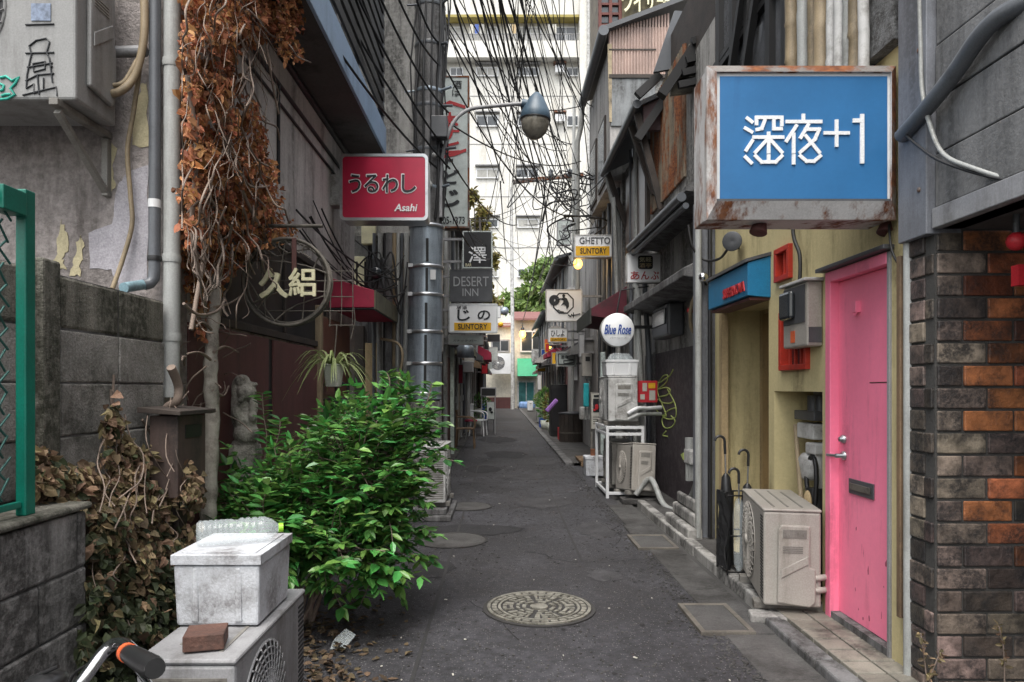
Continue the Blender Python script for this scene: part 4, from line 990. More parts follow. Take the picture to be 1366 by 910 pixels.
# end wall of the next house B, pipes in front of it
hB = thing('grey_plaster_house', 'narrow grey plaster house behind the utility pole on the left', 'house', (-1.0, 8.5, 0))
MB().box(-5, -1.62, 8.5, 8.75, 0, 3.2).build('end_wall', K['concdk'], hB)
MB().box(-5, -1.02, 8.5, 13.2, 3.2, 8.2).build('upper_wall', K['conc'], hB)
MB().box(-1.9, -1.05, 8.9, 13.2, 0, 3.2).build('alley_wall', K['greywall'], hB)
MB().box(Xu(488,8.5),Xu(508,8.5),8.46,8.499,.0,Zv(458,8.5)).build('tan_door', K['tan'], hB, .004)
MB().box(Xu(465,8.5),Xu(486,8.5),8.47,8.499,.0,2.1).build('dark_panel', K['darkwood'], hB, .004)
MB().box(Xu(471,8.4),Xu(486,8.4),8.40,8.499,2.38,Zv(342,8.4)).build('cream_shutter', K['cream'], hB, .004)
MB().box(Xu(482,8.4),Xu(500,8.4),8.40,8.499,Zv(325,8.4),Zv(296,8.4)).build('cream_vent', K['cream'], hB, .004)
for k, (u, r_, m, z0, lb) in enumerate([(506,.03,'greypipe',0,'pale grey'),(512,.018,'black',0,'thin black'),(518,.045,'concdk',0,'thick dark grey'),(525,.028,'bamboo',1.6,'short beige'),(530,.022,'greypipe',0,'slim pale'),(535,.02,'darkpipe',.8,'dark'),(541,.03,'greypipe',0,'outer pale grey'),(498,.022,'darkpipe',0,'slim dark')]):
    x = Xu(u, 8.3); o = MB().tube([(x,8.3+.05*(k%2),z0),(x,8.3+.05*(k%2),1.8),(x+.008,8.32,3.19)], r_, 8).build('wall_pipe', K[m]); tag(o, lb+' upright pipe on the house end left of the utility pole', 'pipe', 'upright pipes left of the utility pole')
for k in range(6):
    pts = [P(rnd.uniform(470,545), rnd.uniform(320,420), 8.2) for i in range(5)]; pts.sort(key=lambda q: q.x)
    hose('loose black cable tangled on the pipes under the red sign', pts, rnd.uniform(.008,.013), K['cable'], 'cable', 'tangled_cable', 6, 'cables tangled under the red sign')
t = thing('electric_meter', 'grey glass electric meter among the pipes under the red sign', 'meter', tuple(P(503,365,8.1))); MB().lathe([(.07,0),(.07,.08),(.05,.12),(0,.12)], P(503,365,8.2), (0,-1,0), 18).build('dial_dome', K['glass'], t); MB().box(Xu(492,8.25),Xu(514,8.25),8.2,8.26,Zv(385,8.2),Zv(345,8.2)).build('case', K['signgrey'], t, .008)
hose('bent beige conduit rising beside the pole below the awning', [P(508,452,8.0),P(530,458,7.9),P(537,475,7.85),P(532,510,7.85),P(530,560,7.85)], .016, K['bamboo'], 'pipe', 'conduit')
t = thing('shop_plaque', 'dark brown box plaque with white labels beyond the pole', 'box', tuple(P(576,515,9.5))); Y = 9.0
MB().box(Xu(570,Y),Xu(584,Y),Y,Y+.12,Zv(531,Y),Zv(497,Y)).build('case', K['maroon'], t, .006)
mb = MB(); mb.box(Xu(573,Y),Xu(580,Y),Y-.004,Y-.001,Zv(513,Y),Zv(502,Y)); mb.box(Xu(573,Y),Xu(580,Y),Y-.004,Y-.001,Zv(525,Y),Zv(517,Y)); mb.build('label', K['paper'], t)
t = thing('gas_meter', 'white gas meter with dark cap at knee height beyond the pole', 'meter', tuple(P(573,550,9))); MB().box(Xu(566,Y),Xu(580,Y),Y,Y+.15,Zv(578,Y),Zv(552,Y)).build('case', K['whitedirty'], t, .01); MB().box(Xu(567,Y),Xu(579,Y),Y+.01,Y+.14,Zv(592,Y),Zv(579,Y)).build('base', K['signgrey'], t, .006)
MB().tube([P(569,551,Y+.07),P(569,490,Y+.07)], .02, 8).build('pipe_run', K['greypipe'], t)

# wires
def wire(p0, p1, sag, r, label, group, mat='cable', n=14):
    p0, p1 = Vector(p0), Vector(p1)
    pts = [p0.lerp(p1, i/n)-Vector((0,0,sag*4*(i/n)*(1-i/n))) for i in range(n+1)]
    o = MB().tube(pts, r, 5, cap=False).build('overhead_wire', K[mat]); tag(o, label, 'wire', group); return o
wr = random.Random(3)
near = [(600,672),(622,702),(634,716),(640,690),(648,728),(654,712),(660,742),(664,720),(668,700),(676,748),(684,730),(692,755),(700,735),(612,690),(652,768),(630,740),(670,760),(686,768),(578,664),(646,706)]
for k, (u0, u1) in enumerate(near):
    p0 = P(u0-12, -70, wr.uniform(8.5,12)); p1 = P(u1, wr.uniform(232,255), 19); wire(p0, p1, wr.uniform(.02,.25), wr.choice([.007,.009,.012,.018]), 'black overhead wire slanting from above to the far crossarm', 'wires running to the crossarm')
for k in range(12):
    u1 = 680+k*8; p0 = P(u1+wr.uniform(-25,30), wr.uniform(236,246), 19); p1 = P(674+wr.uniform(0,70), wr.uniform(330,440), 43); wire(p0, p1, wr.uniform(.1,.6), wr.choice([.012,.016,.02]), 'thin overhead wire running from the crossarm to the end of the alley', 'wires beyond the crossarm')
for k in range(7):
    p0 = P(wr.uniform(690,745), -70, 10); p1 = P(wr.uniform(640,690), wr.uniform(240,460), wr.uniform(16,26)); wire(p0, p1, wr.uniform(.05,.3), wr.choice([.006,.008,.010]), 'thin black overhead wire slanting down to the left', 'wires slanting down to the left')
for k in range(16):
    p0 = P(wr.uniform(640,760), -70, wr.uniform(9,12)); p1 = P(wr.uniform(735,800), wr.uniform(120,330), wr.uniform(13,20)); wire(p0, p1, wr.uniform(.05,.5), wr.choice([.005,.007,.009]), 'thin black wire fanning out to the right hand eaves', 'wires fanning out to the right hand eaves')
for k in range(10):
    p0 = P(wr.uniform(590,640), wr.uniform(60,330), wr.uniform(9,14)); p1 = P(wr.uniform(690,790), wr.uniform(150,400), wr.uniform(14,24)); wire(p0, p1, wr.uniform(.1,.6), wr.choice([.004,.006]), 'hair thin wire crossing between the signs', 'hair thin wires between the signs')
for k in range(7):
    p0 = ax(wr.uniform(5.2,6.6)); p1 = P(wr.uniform(745,790), wr.uniform(170,300), wr.uniform(12,15)); wire(p0, p1, wr.uniform(.2,.7), wr.choice([.008,.011]), 'slack black wire crossing the alley from the utility pole', 'wires crossing the alley')
for k, (a_, b_) in enumerate([((440,-20,6.0),(600,225,8.0)),((470,-20,6.0),(596,200,8.0)),((500,-20,6.2),(598,150,8)),((520,-30,6.4),(590,90,8)),((400,-10,5),(590,230,8)),((550,-20,7),(590,60,8))]):
    wire(P(*a_), P(*b_), .12, .012, 'black wire running along the blue fascia to the utility pole', 'wires along the blue fascia')
for k in range(7):
    p0 = PX(wr.uniform(395,440), wr.uniform(265,310), -1.66); p1 = P(wr.uniform(520,550), wr.uniform(330,420), 8.1); wire(p0, p1, wr.uniform(.05,.4), wr.choice([.006,.009]), 'black cable drooping across the grey wall below the red sign', 'cables drooping below the red sign')
for k, (p0, p1) in enumerate([(P(600,165,8),P(775,215,14)),(P(596,205,8),P(690,300,14)),(P(780,140,12.5),P(650,120,16)),(P(812,230,11),P(700,300,18)),(P(590,255,8),P(655,345,12))]):
    wire(p0, p1, .25, .010, 'black service wire sagging over the signs in the middle of the alley', 'service wires over the signs')
wire(P(1256,-30,3.6), P(1085,78,4.2), .02, .008, 'pale cable stretched above the big blue sign', None, 'greypipe')
t = thing('crossarm', 'rusty steel crossarm with tangled wires high across the alley', 'crossarm', tuple(P(730,240,19))); mb = MB(); mb.bar(P(684,243,19), P(778,233,19.2), .10, .10); mb.build('arm', K['rusty'], t)
mb = MB()
for k in range(9):
    p = P(wr.uniform(690,775), wr.uniform(232,250), 18.9); mb.tube(smooth([p, p+Vector((wr.uniform(-.5,.5),0,wr.uniform(-.9,-.3))), p+Vector((wr.uniform(-.9,.9),0,wr.uniform(-.6,.1))), p+Vector((wr.uniform(-.6,.6),0,.05))],5), .016, 5)
mb.build('wire_loops', K['cable'], t)
mb = MB()
for u in (692, 712, 735, 760): p = P(u, 236, 19); mb.lathe([(.04,0),(.08,.06),(.05,.1),(.08,.15),(.03,.2)], p, seg=10)
mb.build('insulators', K['darkpipe'], t)
tag(MB().tube([P(763,640,17),P(764,400,17),P(766,130,17.5)], .04, 10).build('utility_pole', K['greypipe']), 'slim pale grey pole on the right carrying the crossarm', 'pole')
p = P(684,548,43); tag(MB().tube([(p.x,43,0),(p.x,43,3.5),P(682,250,43)], [.13,.12,.09], 12).build('utility_pole', K['whitedirty']), 'pale slender pole standing at the end of the alley', 'pole')
# tangled loops on the right eaves
for k in range(14):
    p = P(wr.uniform(745,790), wr.uniform(225,330), wr.uniform(13,15)); pts = [p]
    for i in range(4): pts.append(p+Vector((wr.uniform(-.5,.35),wr.uniform(-.4,.4),-.25*i+wr.uniform(-.2,.35))))
    hose('dark cable tangled in front of the right hand eaves', pts, wr.choice([.008,.012,.016]), K['cable'], 'cable', 'tangled_cable', 5, 'cables tangled at the right hand eaves')

# street lamp
Y = 8.0; t = thing('street_lamp', 'blue street lamp with a glass bowl on a curved arm from the pole', 'lamp', tuple(P(714,160,Y)))
MB().tube(smooth([P(588,290,Y-.1), P(588,235,Y-.1), P(592,200,Y-.1), P(604,165,Y-.1), P(624,147,Y-.05), P(655,142,Y), P(700,138,Y)],6), .022, 10).build('arm', K['grey'], t)
c = P(714,160,Y); mb = MB(); mb.lathe([(.172,0),(.178,.02),(.165,.09),(.12,.18),(.085,.25),(.05,.29),(.03,.31),(0,.31)], c, (.06,0,1), 24); mb.tube([P(696,138,Y),P(712,141,Y)], .05, 10); mb.build('housing', K['lampblue'], t)
MB().lathe([(.172,-.012),(.178,0),(.172,.005)], c, (.06,0,1), 24).build('rim', K['black'], t)
MB().lathe([(.165,-.001),(.163,-.05),(.14,-.13),(.09,-.19),(.04,-.22),(0,-.225)], c, (.06,0,1), 24).build('glass_bowl', K['lens'], t)
# ================================================================ sign builder
def sign(name, label, u0, v0, u1, v1, Y, depth=.16, face='white', frame='grey', fw=.03, rad=.03, wall=None, cat='sign', group=None, arms=2):
    x0, x1, z0, z1 = Xu(u0,Y), Xu(u1,Y), Zv(v1,Y), Zv(v0,Y)
    t = thing(name, label, cat, ((x0+x1)/2, Y, z0), group)
    out, inn = rrect(x0,x1,z0,z1,Y,rad), rrect(x0+fw,x1-fw,z0+fw,z1-fw,Y,max(rad-fw*.6,.004))
    MB().prism(rrect(x0+.004,x1-.004,z0+.004,z1-.004,Y+.012,rad), (0,depth-.012,0)).build('cabinet', K[frame], t)
    mb = MB(); n = len(out); vs = [*out, *inn, *[(x,Y+.03,z) for x,_,z in out], *[(x,Y+.03,z) for x,_,z in inn]]; fs = []
    for i in range(n):
        j = (i+1) % n; fs += [(i,j,j+n,i+n), (i+2*n,j+2*n,j,i), (i+n,j+n,j+3*n,i+3*n)]
    mb.add(vs, fs); mb.build('frame', K[frame], t)
    MB().prism(rrect(x0+fw,x1-fw,z0+fw,z1-fw,Y+.006,max(rad-fw*.6,.004)), (0,.02,0)).build('face_panel', K[face], t)
    if wall is not None:
        a, b = (x1, wall) if wall > x1 else (wall, x0)
        for k in range(arms): z = z0+(z1-z0)*((.2,.8)[k] if arms == 2 else .5); MB().box(a, b, Y+depth*.35, Y+depth*.65, z-.02, z+.02).build('bracket', K['grey'], t)
    return t, x0, x1, z0, z1
def tx(t, body, u0, v0, u1, v1, Y, mat, bold=.0, shear=0, name='lettering', dy=-.002, depth=.003, **k):
    c = P((u0+u1)/2, (v0+v1)/2, Y+dy+.004)
    return text(body, c, XR, ZU, (u1-u0)*Y/F, (v1-v0)*Y/F, K[mat], t, name, bold, shear, depth, **k)

# big blue sign on the right
Y = 3.2; t = thing('bar_sign', 'big blue sign box in a rusty white steel frame above the pink door', 'sign', (1.3, Y, 2.11))
X0, X1, Z0, Z1 = Xu(945,Y), Xu(1200,Y), Zv(291,Y), Zv(84,Y)
MB().box(X0+.006,X1-.006,Y+.03,Y+.26,Z0+.006,Z1-.006).build('cabinet', K['rustwhite'], t, .004)
fw, fb = .045, .075
def frm(a, m, name):
    mb = MB(); mb.add(a, [(0,1,2,3),(4,7,6,5),(0,4,5,1),(1,5,6,2),(2,6,7,3),(3,7,4,0)]); mb.build(name, m, t, .003)
xi0, xi1, zi0, zi1 = X0+.035, X1-.042, Z0+.075, Z1-.045
mb = MB()
o_ = [(X0,Y+.028,Z0),(X1,Y+.028,Z0),(X1,Y+.028,Z1),(X0,Y+.028,Z1)]; i_ = [(xi0,Y-.012,zi0),(xi1,Y-.012,zi0),(xi1,Y-.012,zi1),(xi0,Y-.012,zi1)]; b_ = [(xi0,Y+.02,zi0),(xi1,Y+.02,zi0),(xi1,Y+.02,zi1),(xi0,Y+.02,zi1)]
bb = [(X0,Y+.06,Z0),(X1,Y+.06,Z0),(X1,Y+.06,Z1),(X0,Y+.06,Z1)]
for k in range(4):
    j = (k+1) % 4; mb.add([o_[k],o_[j],i_[j],i_[k]], [(0,1,2,3)], 1 if k in (1,2) else 0); mb.add([i_[k],i_[j],b_[j],b_[k]], [(0,1,2,3)], 0); mb.add([bb[k],bb[j],o_[j],o_[k]], [(0,1,2,3)], 1 if k == 2 else 0)
mb.build('frame', [K['rustwhite'], K['rusty']], t)
MB().box(xi0+.001,xi1-.001,Y+.004,Y+.018,zi0+.001,zi1-.001).build('face_border', K['white'], t)
MB().box(xi0+.018,xi1-.014,Y+.0005,Y+.003,zi0+.014,zi1-.016).build('face_panel', K['blue'], t)
cnt_ = [0]
def strokes(lst, w=.0158):
    mb = MB()
    for p in lst:
        for (xa_, ya_), (xb_, yb_) in zip(p[:-1], p[1:]):
            cnt_[0] += 1; A, B_ = P(900+xa_/2.844, ya_/2.844, Y-.003), P(900+xb_/2.844, yb_/2.844, Y-.003); d_ = (B_-A).normalized()*w*.45
            mb.bar(A-d_, B_+d_, w, .006+.00013*(cnt_[0] % 9), up=(0,1,0))
    mb.build('lettering', K['inkwhite'], t)
strokes([[(275,449),(293,463)],[(268,487),(292,501)],[(271,570),(294,535)],[(268,596),(290,618)],[(310,470),(310,446),(406,446),(406,474)],[(341,458),(330,488),(312,492)],[(376,458),(376,489),(404,489)],[(300,521),(410,521)],[(356,506),(356,577)],[(356,592),(356,616)],[(350,530),(306,578)],[(362,530),(406,578)],[(306,592),(330,615),(382,615),(406,592)]])
strokes([[(488,438),(488,460)],[(426,462),(554,462)],[(461,478),(424,535)],[(451,510),(451,577)],[(451,592),(451,619)],[(506,474),(478,522)],[(496,491),(548,491),(532,528),(476,578)],[(497,516),(548,578)],[(476,592),(500,612),(528,612),(552,592)]])
strokes([[(570,505),(658,505)],[(614,460),(614,552)]])
strokes([[(682,458),(711,458)],[(711,440),(711,578)],[(711,592),(711,614)]], .0185)
MB().box(xi0+.002,xi1-.002,Y-.006,Y+.0002,zi0+.001,zi0+.012).build('dark_lip', K['signgrey'], t)  # thin dark grey strip along the lower edge of the blue panel
for z in (Z0+.1, Z1-.14): MB().box(X1,1.87,Y+.10,Y+.15,z,z+.04).build('bracket', K['rusty'], t)
for u, lb in ((1013,'left'), (1183,'right')):
    c = P(u, 303, 3.35); s_ = thing('spotlight', 'small dark red bell spotlight under the %s end of the big blue sign' % lb, 'lamp', tuple(c), 'spotlights under the big blue sign')
    MB().lathe([(.022,.05),(.03,.02),(.042,-.03),(.04,-.032),(0,-.02)], c, (.3,.2,1), 16).build('lamp_shade', K['maroon'], s_); MB().tube([c+Vector((.01,.01,.04)), c+Vector((.01,.03,.12))], .008, 8).build('arm', K['black'], s_)

# red sign on the left
Y = 6.9; t, x0, x1, z0, z1 = sign('bar_sign', 'crimson sign box with rounded silver frame in front of the utility pole', 453,205,571,294, Y, .26, 'signred', 'steel', .028, .05)
MB().box(Xu(435,Y), x0, Y+.05, Y+.22, Zv(272,Y), Zv(230,Y)).build('bracket', K['whitedirty'], t, .01)
MB().box(-1.71, Xu(435,Y)-.001, Y+.1, Y+.16, Zv(262,Y), Zv(240,Y)).build('bracket_arm', K['grey'], t)
for i, (ch, a, b) in enumerate((('う',466,481),('る',486,505),('わ',510,531),('し',536,555))):
    tx(t, ch, a-1.2, 231.5, b+1.2, 258.5, Y, 'inkwhite', bold=.055, name='lettering_outline', dy=.0005); tx(t, ch, a, 233, b, 257, Y, 'ink', bold=.022, dy=-.003)
tx(t, 'Asahi', 526, 272, 557, 282, Y, 'inkwhite', bold=.03, shear=.2)
# tall vertical sign
Y = 9.3; t, x0, x1, z0, z1 = sign('vertical_sign', 'tall pale vertical sign with red and black brush characters behind the utility pole', 580,101,626,304, Y, .20, 'signpale', 'rusty', .022, .01, -1.05)
for ch, u, v, m, sz in (('酒',610,113,'ink',11),('は',608,124,'ink',9),('木',600,160,'inkred',21),('ナ',602,178,'inkred',20),('ヒ',603,195,'inkred',19),('ー',599,214,'ink',10),('ど',602,236,'ink',20),('じ',600,264,'ink',24)):
    tx(t, ch, u-sz*.55, v-sz*.5 if ch != 'ー' else v-2, u+sz*.55, v+sz*.5 if ch != 'ー' else v+2, Y, m, bold=.045 if sz > 12 else .01)
mb = MB()
for a, b, c_ in (((592,138),(600,134),(621,141)),((592,207),(607,203),(622,198))): mb.prism([P(*a,Y-.002), P(*b,Y-.002), P(*c_,Y-.002), P(c_[0],c_[1]+4,Y-.002), P(b[0],b[1]+5,Y-.002), P(a[0],a[1]+4,Y-.002)], (0,.006,0))
mb.build('brush_stroke', K['inkred'], t)
tx(t, '205-1373', 586,289,620,299, Y, 'ink', bold=.02)
# left stack
t, *_ = sign('bar_sign', 'square black sign with one white character at the top of the left stack', 617,308,657,358, 12.0, .18, 'signblack', 'signpale', .022, .02, -1.06)
tx(t, '澤', 625,329,649,351, 12.0, 'inkwhite', bold=.012); tx(t, 'BAR', 621,351.5,629,355.5, 12.0, 'cream', bold=.01)
t, *_ = sign('bar_sign', 'dark grey sign with thin silver serif letters below the square black sign', 600,359.5,657,402.5, 11.7, .18, 'signgrey', 'signgrey', .02, .02, -1.06)
tx(t, 'DESERT', 605,369,652,382, 11.7, 'inkgrey', bold=-.005); tx(t, 'INN', 617,385,638,395, 11.7, 'inkgrey', bold=-.005)
t, *_ = sign('bar_sign', 'white sign with black brush kana and a wide yellow band on the left', 598,405,664,444, 11.4, .2, 'signwhite', 'steel', .022, .03, -1.06)
tx(t, 'じ', 610,413,627,428, 11.4, 'ink', bold=.03); tx(t, 'の', 637,414,654,427, 11.4, 'ink', bold=.03); tx(t, '居酒', 609,408,623,412.5, 11.4, 'ink', bold=.0)
x0, x1 = Xu(606,11.4), Xu(655,11.4); MB().box(x0,x1,11.4+.0005,11.4+.004,Zv(441,11.4),Zv(430.5,11.4)).build('yellow_band', K['gold'], t)
tx(t, 'SUNTORY', 611,432,650,439.5, 11.4, 'ink', bold=.02, dy=-.006)
t, *_ = sign('bar_sign', 'pale green sign with one line of small print below the yellow banded sign', 598,446,645,460, 12.2, .2, 'signpale', 'whitedirty', .02, .02, -1.06)
tx(t, 'スナック バー', 604,453,636,456, 12.2, 'ink', bold=0)
t = thing('round_lamp', 'grey drum lamp hanging below the pale green sign', 'lamp', tuple(P(620,466,13))); c = P(621,477,13); MB().lathe([(0,0),(.16,.0),(.16,.19),(.10,.25),(0,.26)], c, (0,0,1), 20).build('drum', K['galv'], t); MB().tube([c+Vector((0,0,.2)), (-1.06,13,c.z+.3)], .02, 6).build('arm', K['black'], t)

# right side signs
t, *_ = sign('bar_sign', 'small white sign with red hiragana and a dark square seal', 836,338,886,377, 8.95, .14, 'signwhite', 'whitedirty', .012, .012, 2.05)
Y = 8.95; MB().prism(rrect(Xu(851,Y),Xu(871,Y),Zv(359,Y),Zv(341,Y),Y+.001,.03), (0,.004,0)).build('seal', K['signblack'], t)
tx(t, '気軽', 853,343,869,349.5, Y, 'cream', bold=.0, dy=-.004); tx(t, '酒亭', 853,351,869,357, Y, 'tan', bold=.0, dy=-.004)
for ch, a, b in (('あ',841,853),('ん',855,866),('ぷ',868,879)): tx(t, ch, a, 362, b, 373, Y, 'inkred', bold=.015)
Y = 8.9; c = P(824,440,Y); t = thing('round_sign', 'round white drum sign with blue script on the right', 'sign', tuple(c)); rr = 22.5*Y/F
MB().lathe([(rr*.99,.0),(rr,.02),(rr,.14),(0,.14)], c, (0,1,0), 48).build('cabinet', K['whitedirty'], t); MB().lathe([(rr*.985,.0),(rr*.98,-.012),(rr*.94,-.02),(0,-.022)], c, (0,1,0), 48).build('face_panel', K['signwhite'], t)
tx(t, 'Blue Rose', 806,433,842,446, Y, 'inkblue', bold=.02, shear=.35, dy=-.03); tx(t, 'バー ローズ', 814,449,836,452, Y, 'inkgrey', dy=-.03)
mb = MB(); mb.box(c.x+rr-.01, 2.05, Y+.05, Y+.09, c.z+.02, c.z+.06); mb.tube([c+Vector((.0,.07,rr)), c+Vector((.05,.07,rr+.3)), (1.9,Y+.07,c.z+rr+.35)], .012, 6); mb.build('bracket', K['black'], t)
t, *_ = sign('bar_sign', 'white square sign with an octagon emblem and a black disc', 728,386,777,429, 13.6, .2, 'signwhite', 'whitedirty', .02, .015, 2.0)
Y = 13.6; C0 = P(751.5,404.5,Y-.002)
def ring(cx, r0, r1, n, off, ph=0): 
    mb = MB(); vs = []; 
    for r_ in (r1, r0):
        for i in range(n): a = 2*math.pi*i/n+ph; vs.append(cx+Vector((r_*math.cos(a), off, r_*math.sin(a))))
    mb.add(vs, [(i,(i+1)%n,(i+1)%n+n,i+n) for i in range(n)]); return mb
s_ = Y/F; ring(C0, 13.3*s_, 15*s_, 8, -.001, math.pi/8).build('octagon', K['ink'], t)
c1 = P(739.5,400.5,Y-.004); ring(c1, 1.6*s_, 7*s_, 28, -.001).build('disc', K['ink'], t)
mb = MB(); q = lambda u, v: P(u, v, Y-.005)
mb.add([q(748,399),(q(752,396)),q(756,398),q(759,404),q(759,409),q(756,413),q(755,408),q(752,406),q(748,408),q(751,404),q(752,401)], [tuple(range(11))]); mb.lathe([(2.1*s_,0),(0,0)], q(752,394.5), (0,-1,0), 12); mb.tube([q(743,399.5),q(748,398.5),q(752,399)], .9*s_, 6); mb.build('figure', K['ink'], t)
mb = MB(); mb.tube([q(744,413),q(748,415.5),q(752,416)], .6*s_, 5); mb.tube([q(758,420),q(761,422),q(763,419)], .8*s_, 5); mb.tube([q(765,417),q(765,424)], .6*s_, 5); mb.tube([q(763,420.5),q(768,420),q(774,418.5)], .6*s_, 5); mb.build('signature', K['ink'], t)
t, *_ = sign('bar_sign', 'small white sign with black kana over a yellow band under the octagon sign', 731,438,757,457, 16, .2, 'signwhite', 'whitedirty', .015, .02, 1.95)
tx(t, 'ひしよ', 735,440.5,753,449, 16, 'ink', bold=.02); MB().box(Xu(734,16),Xu(756,16),15.998+.003,16.003,Zv(455.5,16),Zv(450.5,16)).build('yellow_band', K['gold'], t); tx(t, 'SUNTORY', 736,451.5,754,454.5, 16, 'ink', bold=.0, dy=-.008)
t, *_ = sign('bar_sign', 'pale grey sign with a boxed emblem low on the right', 742,469,769,489, 15.2, .2, 'signpale', 'whitedirty', .012, .015, 1.95)
Y = 15.2; mb = MB(); 
for pp in ([(745,472),(766,472),(766,486),(745,486),(745,472)],[(752,481),(765,480),(765,484),(752,485),(752,481)]): mb.tube([P(u,v,Y-.001) for u, v in pp], .012, 4)
mb.build('outline', K['signgrey'], t); tx(t, '酒場', 748,474,758,479, Y, 'ink', bold=.02)
t, *_ = sign('bar_sign', 'yellow banded white sign with square grey capitals high on the right', 766,313,819,343, 12.4, .22, 'signwhite', 'whitedirty', .02, .012, 2.0)
Y = 12.4; tx(t, 'GHETTO', 773,316.5,814,325.5, Y, 'signgrey', bold=.02); MB().box(Xu(768,Y),Xu(813,Y),Y+.001,Y+.004,Zv(341,Y),Zv(328.5,Y)).build('yellow_band', K['gold'], t); tx(t, 'SUNTORY', 774,331,809,338.5, Y, 'ink', bold=.02, dy=-.006)
t, *_ = sign('bar_sign', 'faded grey sign behind the high yellow banded sign on the right', 743,293,762,327, 18.5, .2, 'signpale', 'grey', .03, .02, 1.95)
tx(t, '酒', 748,300,757,310, 18.5, 'inkgrey', bold=.02); tx(t, '場', 748,312,757,322, 18.5, 'inkgrey', bold=.02)
# lit yellow lamps
def glow(label, u, v, Y, r, to, watt):
    c = P(u, v, Y); t = thing('wall_lamp', label, 'lamp', tuple(c)); MB().ell(c, r, r, r*1.2).build('bulb', K['bulb'], t)
    mb = MB(); mb.lathe([(r*.5,r*1.1),(r*.55,r*1.9),(0,r*2)], c, seg=12); mb.tube([c+Vector((0,0,r*1.8)), c+Vector((0,.0,r*3)), Vector(to)], r*.18, 6); mb.build('holder', K['black'], t)
    ld = bpy.data.lights.new('lamp_light', 'POINT'); ld.energy = watt; ld.color = (1,.62,.2); ld.shadow_soft_size = r; lo = bpy.data.objects.new('lamp_light', ld); COL.objects.link(lo); lo.location = c+Vector((0,-r*1.6,-r*.5))
glow('glowing yellow lamp under the high yellow banded sign on the right', 771, 352, 13.1, .085, (1.9,13.1,3.9), 3)
Yf = 44.4; glow('glowing yellow lamp on the beige wall at the end of the alley', 697, 446, Yf, .22, (Xu(697,Yf),45,Zv(436,Yf)), 25)
# ================================================================ right: yellow shop
def holed(mb, x, ys, zs, holes, deep=.12, m=0, sgn=1):
    """wall face in plane x over y,z range with rectangular openings and reveals going to x+deep"""
    Yc = sorted({*ys, *[h[0] for h in holes], *[h[1] for h in holes]}); Zc = sorted({*zs, *[h[2] for h in holes], *[h[3] for h in holes]})
    for a, b in zip(Yc[:-1], Yc[1:]):
        for c, d in zip(Zc[:-1], Zc[1:]):
            if any(h[0] <= a+1e-6 and h[1] >= b-1e-6 and h[2] <= c+1e-6 and h[3] >= d-1e-6 for h in holes): continue
            mb.add([(x,a,c),(x,b,c),(x,b,d),(x,a,d)], [(3,2,1,0)], m)
    for y0, y1, z0, z1 in holes:
        e = x+deep
        mb.add([(x,y0,z0),(e,y0,z0),(e,y0,z1),(x,y0,z1)], [(0,1,2,3)], m); mb.add([(x,y1,z0),(e,y1,z0),(e,y1,z1),(x,y1,z1)], [(3,2,1,0)], m)
        mb.add([(x,y0,z1),(e,y0,z1),(e,y1,z1),(x,y1,z1)], [(0,1,2,3)], m); mb.add([(x,y0,z0),(e,y0,z0),(e,y1,z0),(x,y1,z0)], [(3,2,1,0)], m)
wx = 1.86
hR = thing('yellow_bar_house', 'narrow yellow plastered bar front with a pink door and dark upper storey', 'house', (wx, 4.5, 0))
yd0, yd1, zd1 = YX(1189,wx), YX(1105,wx), 2.0
ym0, ym1 = YX(1027,wx)+.02, YX(960,wx)
w1 = (4.44,4.68,2.05,2.27); w2 = (4.19,4.60,1.46,1.84); nich = (4.03,4.74,.05,1.325)
holes = [(yd0,yd1,.06,zd1), (ym0,ym1,.05,2.0), (w1[0],w1[1],w1[2],w1[3]), (w2[0],w2[1],w2[2],w2[3]), (nich[0],nich[1],nich[2],nich[3])]
mb = MB(); holed(mb, wx, (3.17,6.05), (0,2.95), holes, .34); mb.box(wx+.001,2.6,3.165,3.17,0,2.95); mb.build('wall', K['yellow'], hR)
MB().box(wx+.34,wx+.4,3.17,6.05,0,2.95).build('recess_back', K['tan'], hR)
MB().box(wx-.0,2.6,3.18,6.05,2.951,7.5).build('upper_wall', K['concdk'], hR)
# door
dr = MB().box(wx+.035,wx+.075,yd0+.021,yd1-.05,.10,zd1-.06).build('door', K['pink'], hR, .003)
mb = MB(); mb.box(wx-.015,wx+.08,yd1-.05,yd1+.008,.06,zd1); mb.box(wx-.015,wx+.08,yd0+.021,yd1-.051,zd1-.058,zd1); mb.build('door_frame', K['pink'], hR, .004)
MB().box(wx-.012,wx+.08,yd0-.004,yd0+.02,.06,zd1).build('door_post', K['grey'], hR, .004)
MB().box(wx-.055,wx+.0,yd0-.03,yd1+.05,zd1+.005,zd1+.028).build('door_ledge', K['signgrey'], hR, .004)
MB().box(wx-.01,wx+.08,yd0,yd1,.045,.098).build('threshold', K['concdk'], hR)
dx = wx+.035; yh = yd1-.115; zh = Zv(608,yh)
mb = MB(); mb.lathe([(.026,0),(.026,.012),(.012,.016),(.012,.05),(0,.05)], (dx,yh,zh), (-1,0,0), 16); mb.tube([(dx-.045,yh,zh),(dx-.048,yh+.10,zh-.004)], .0085, 8); mb.build('handle', K['steel'], dr)
mb = MB(); zl = Zv(586,yh); mb.lathe([(.024,0),(.024,.016),(.014,.02),(.014,.03),(0,.03)], (dx,yh,zl), (-1,0,0), 16); mb.build('lock', K['steel'], dr)
ya, yb = YX(1167,dx), YX(1134,dx); zz = Zv(652,(ya+yb)/2)
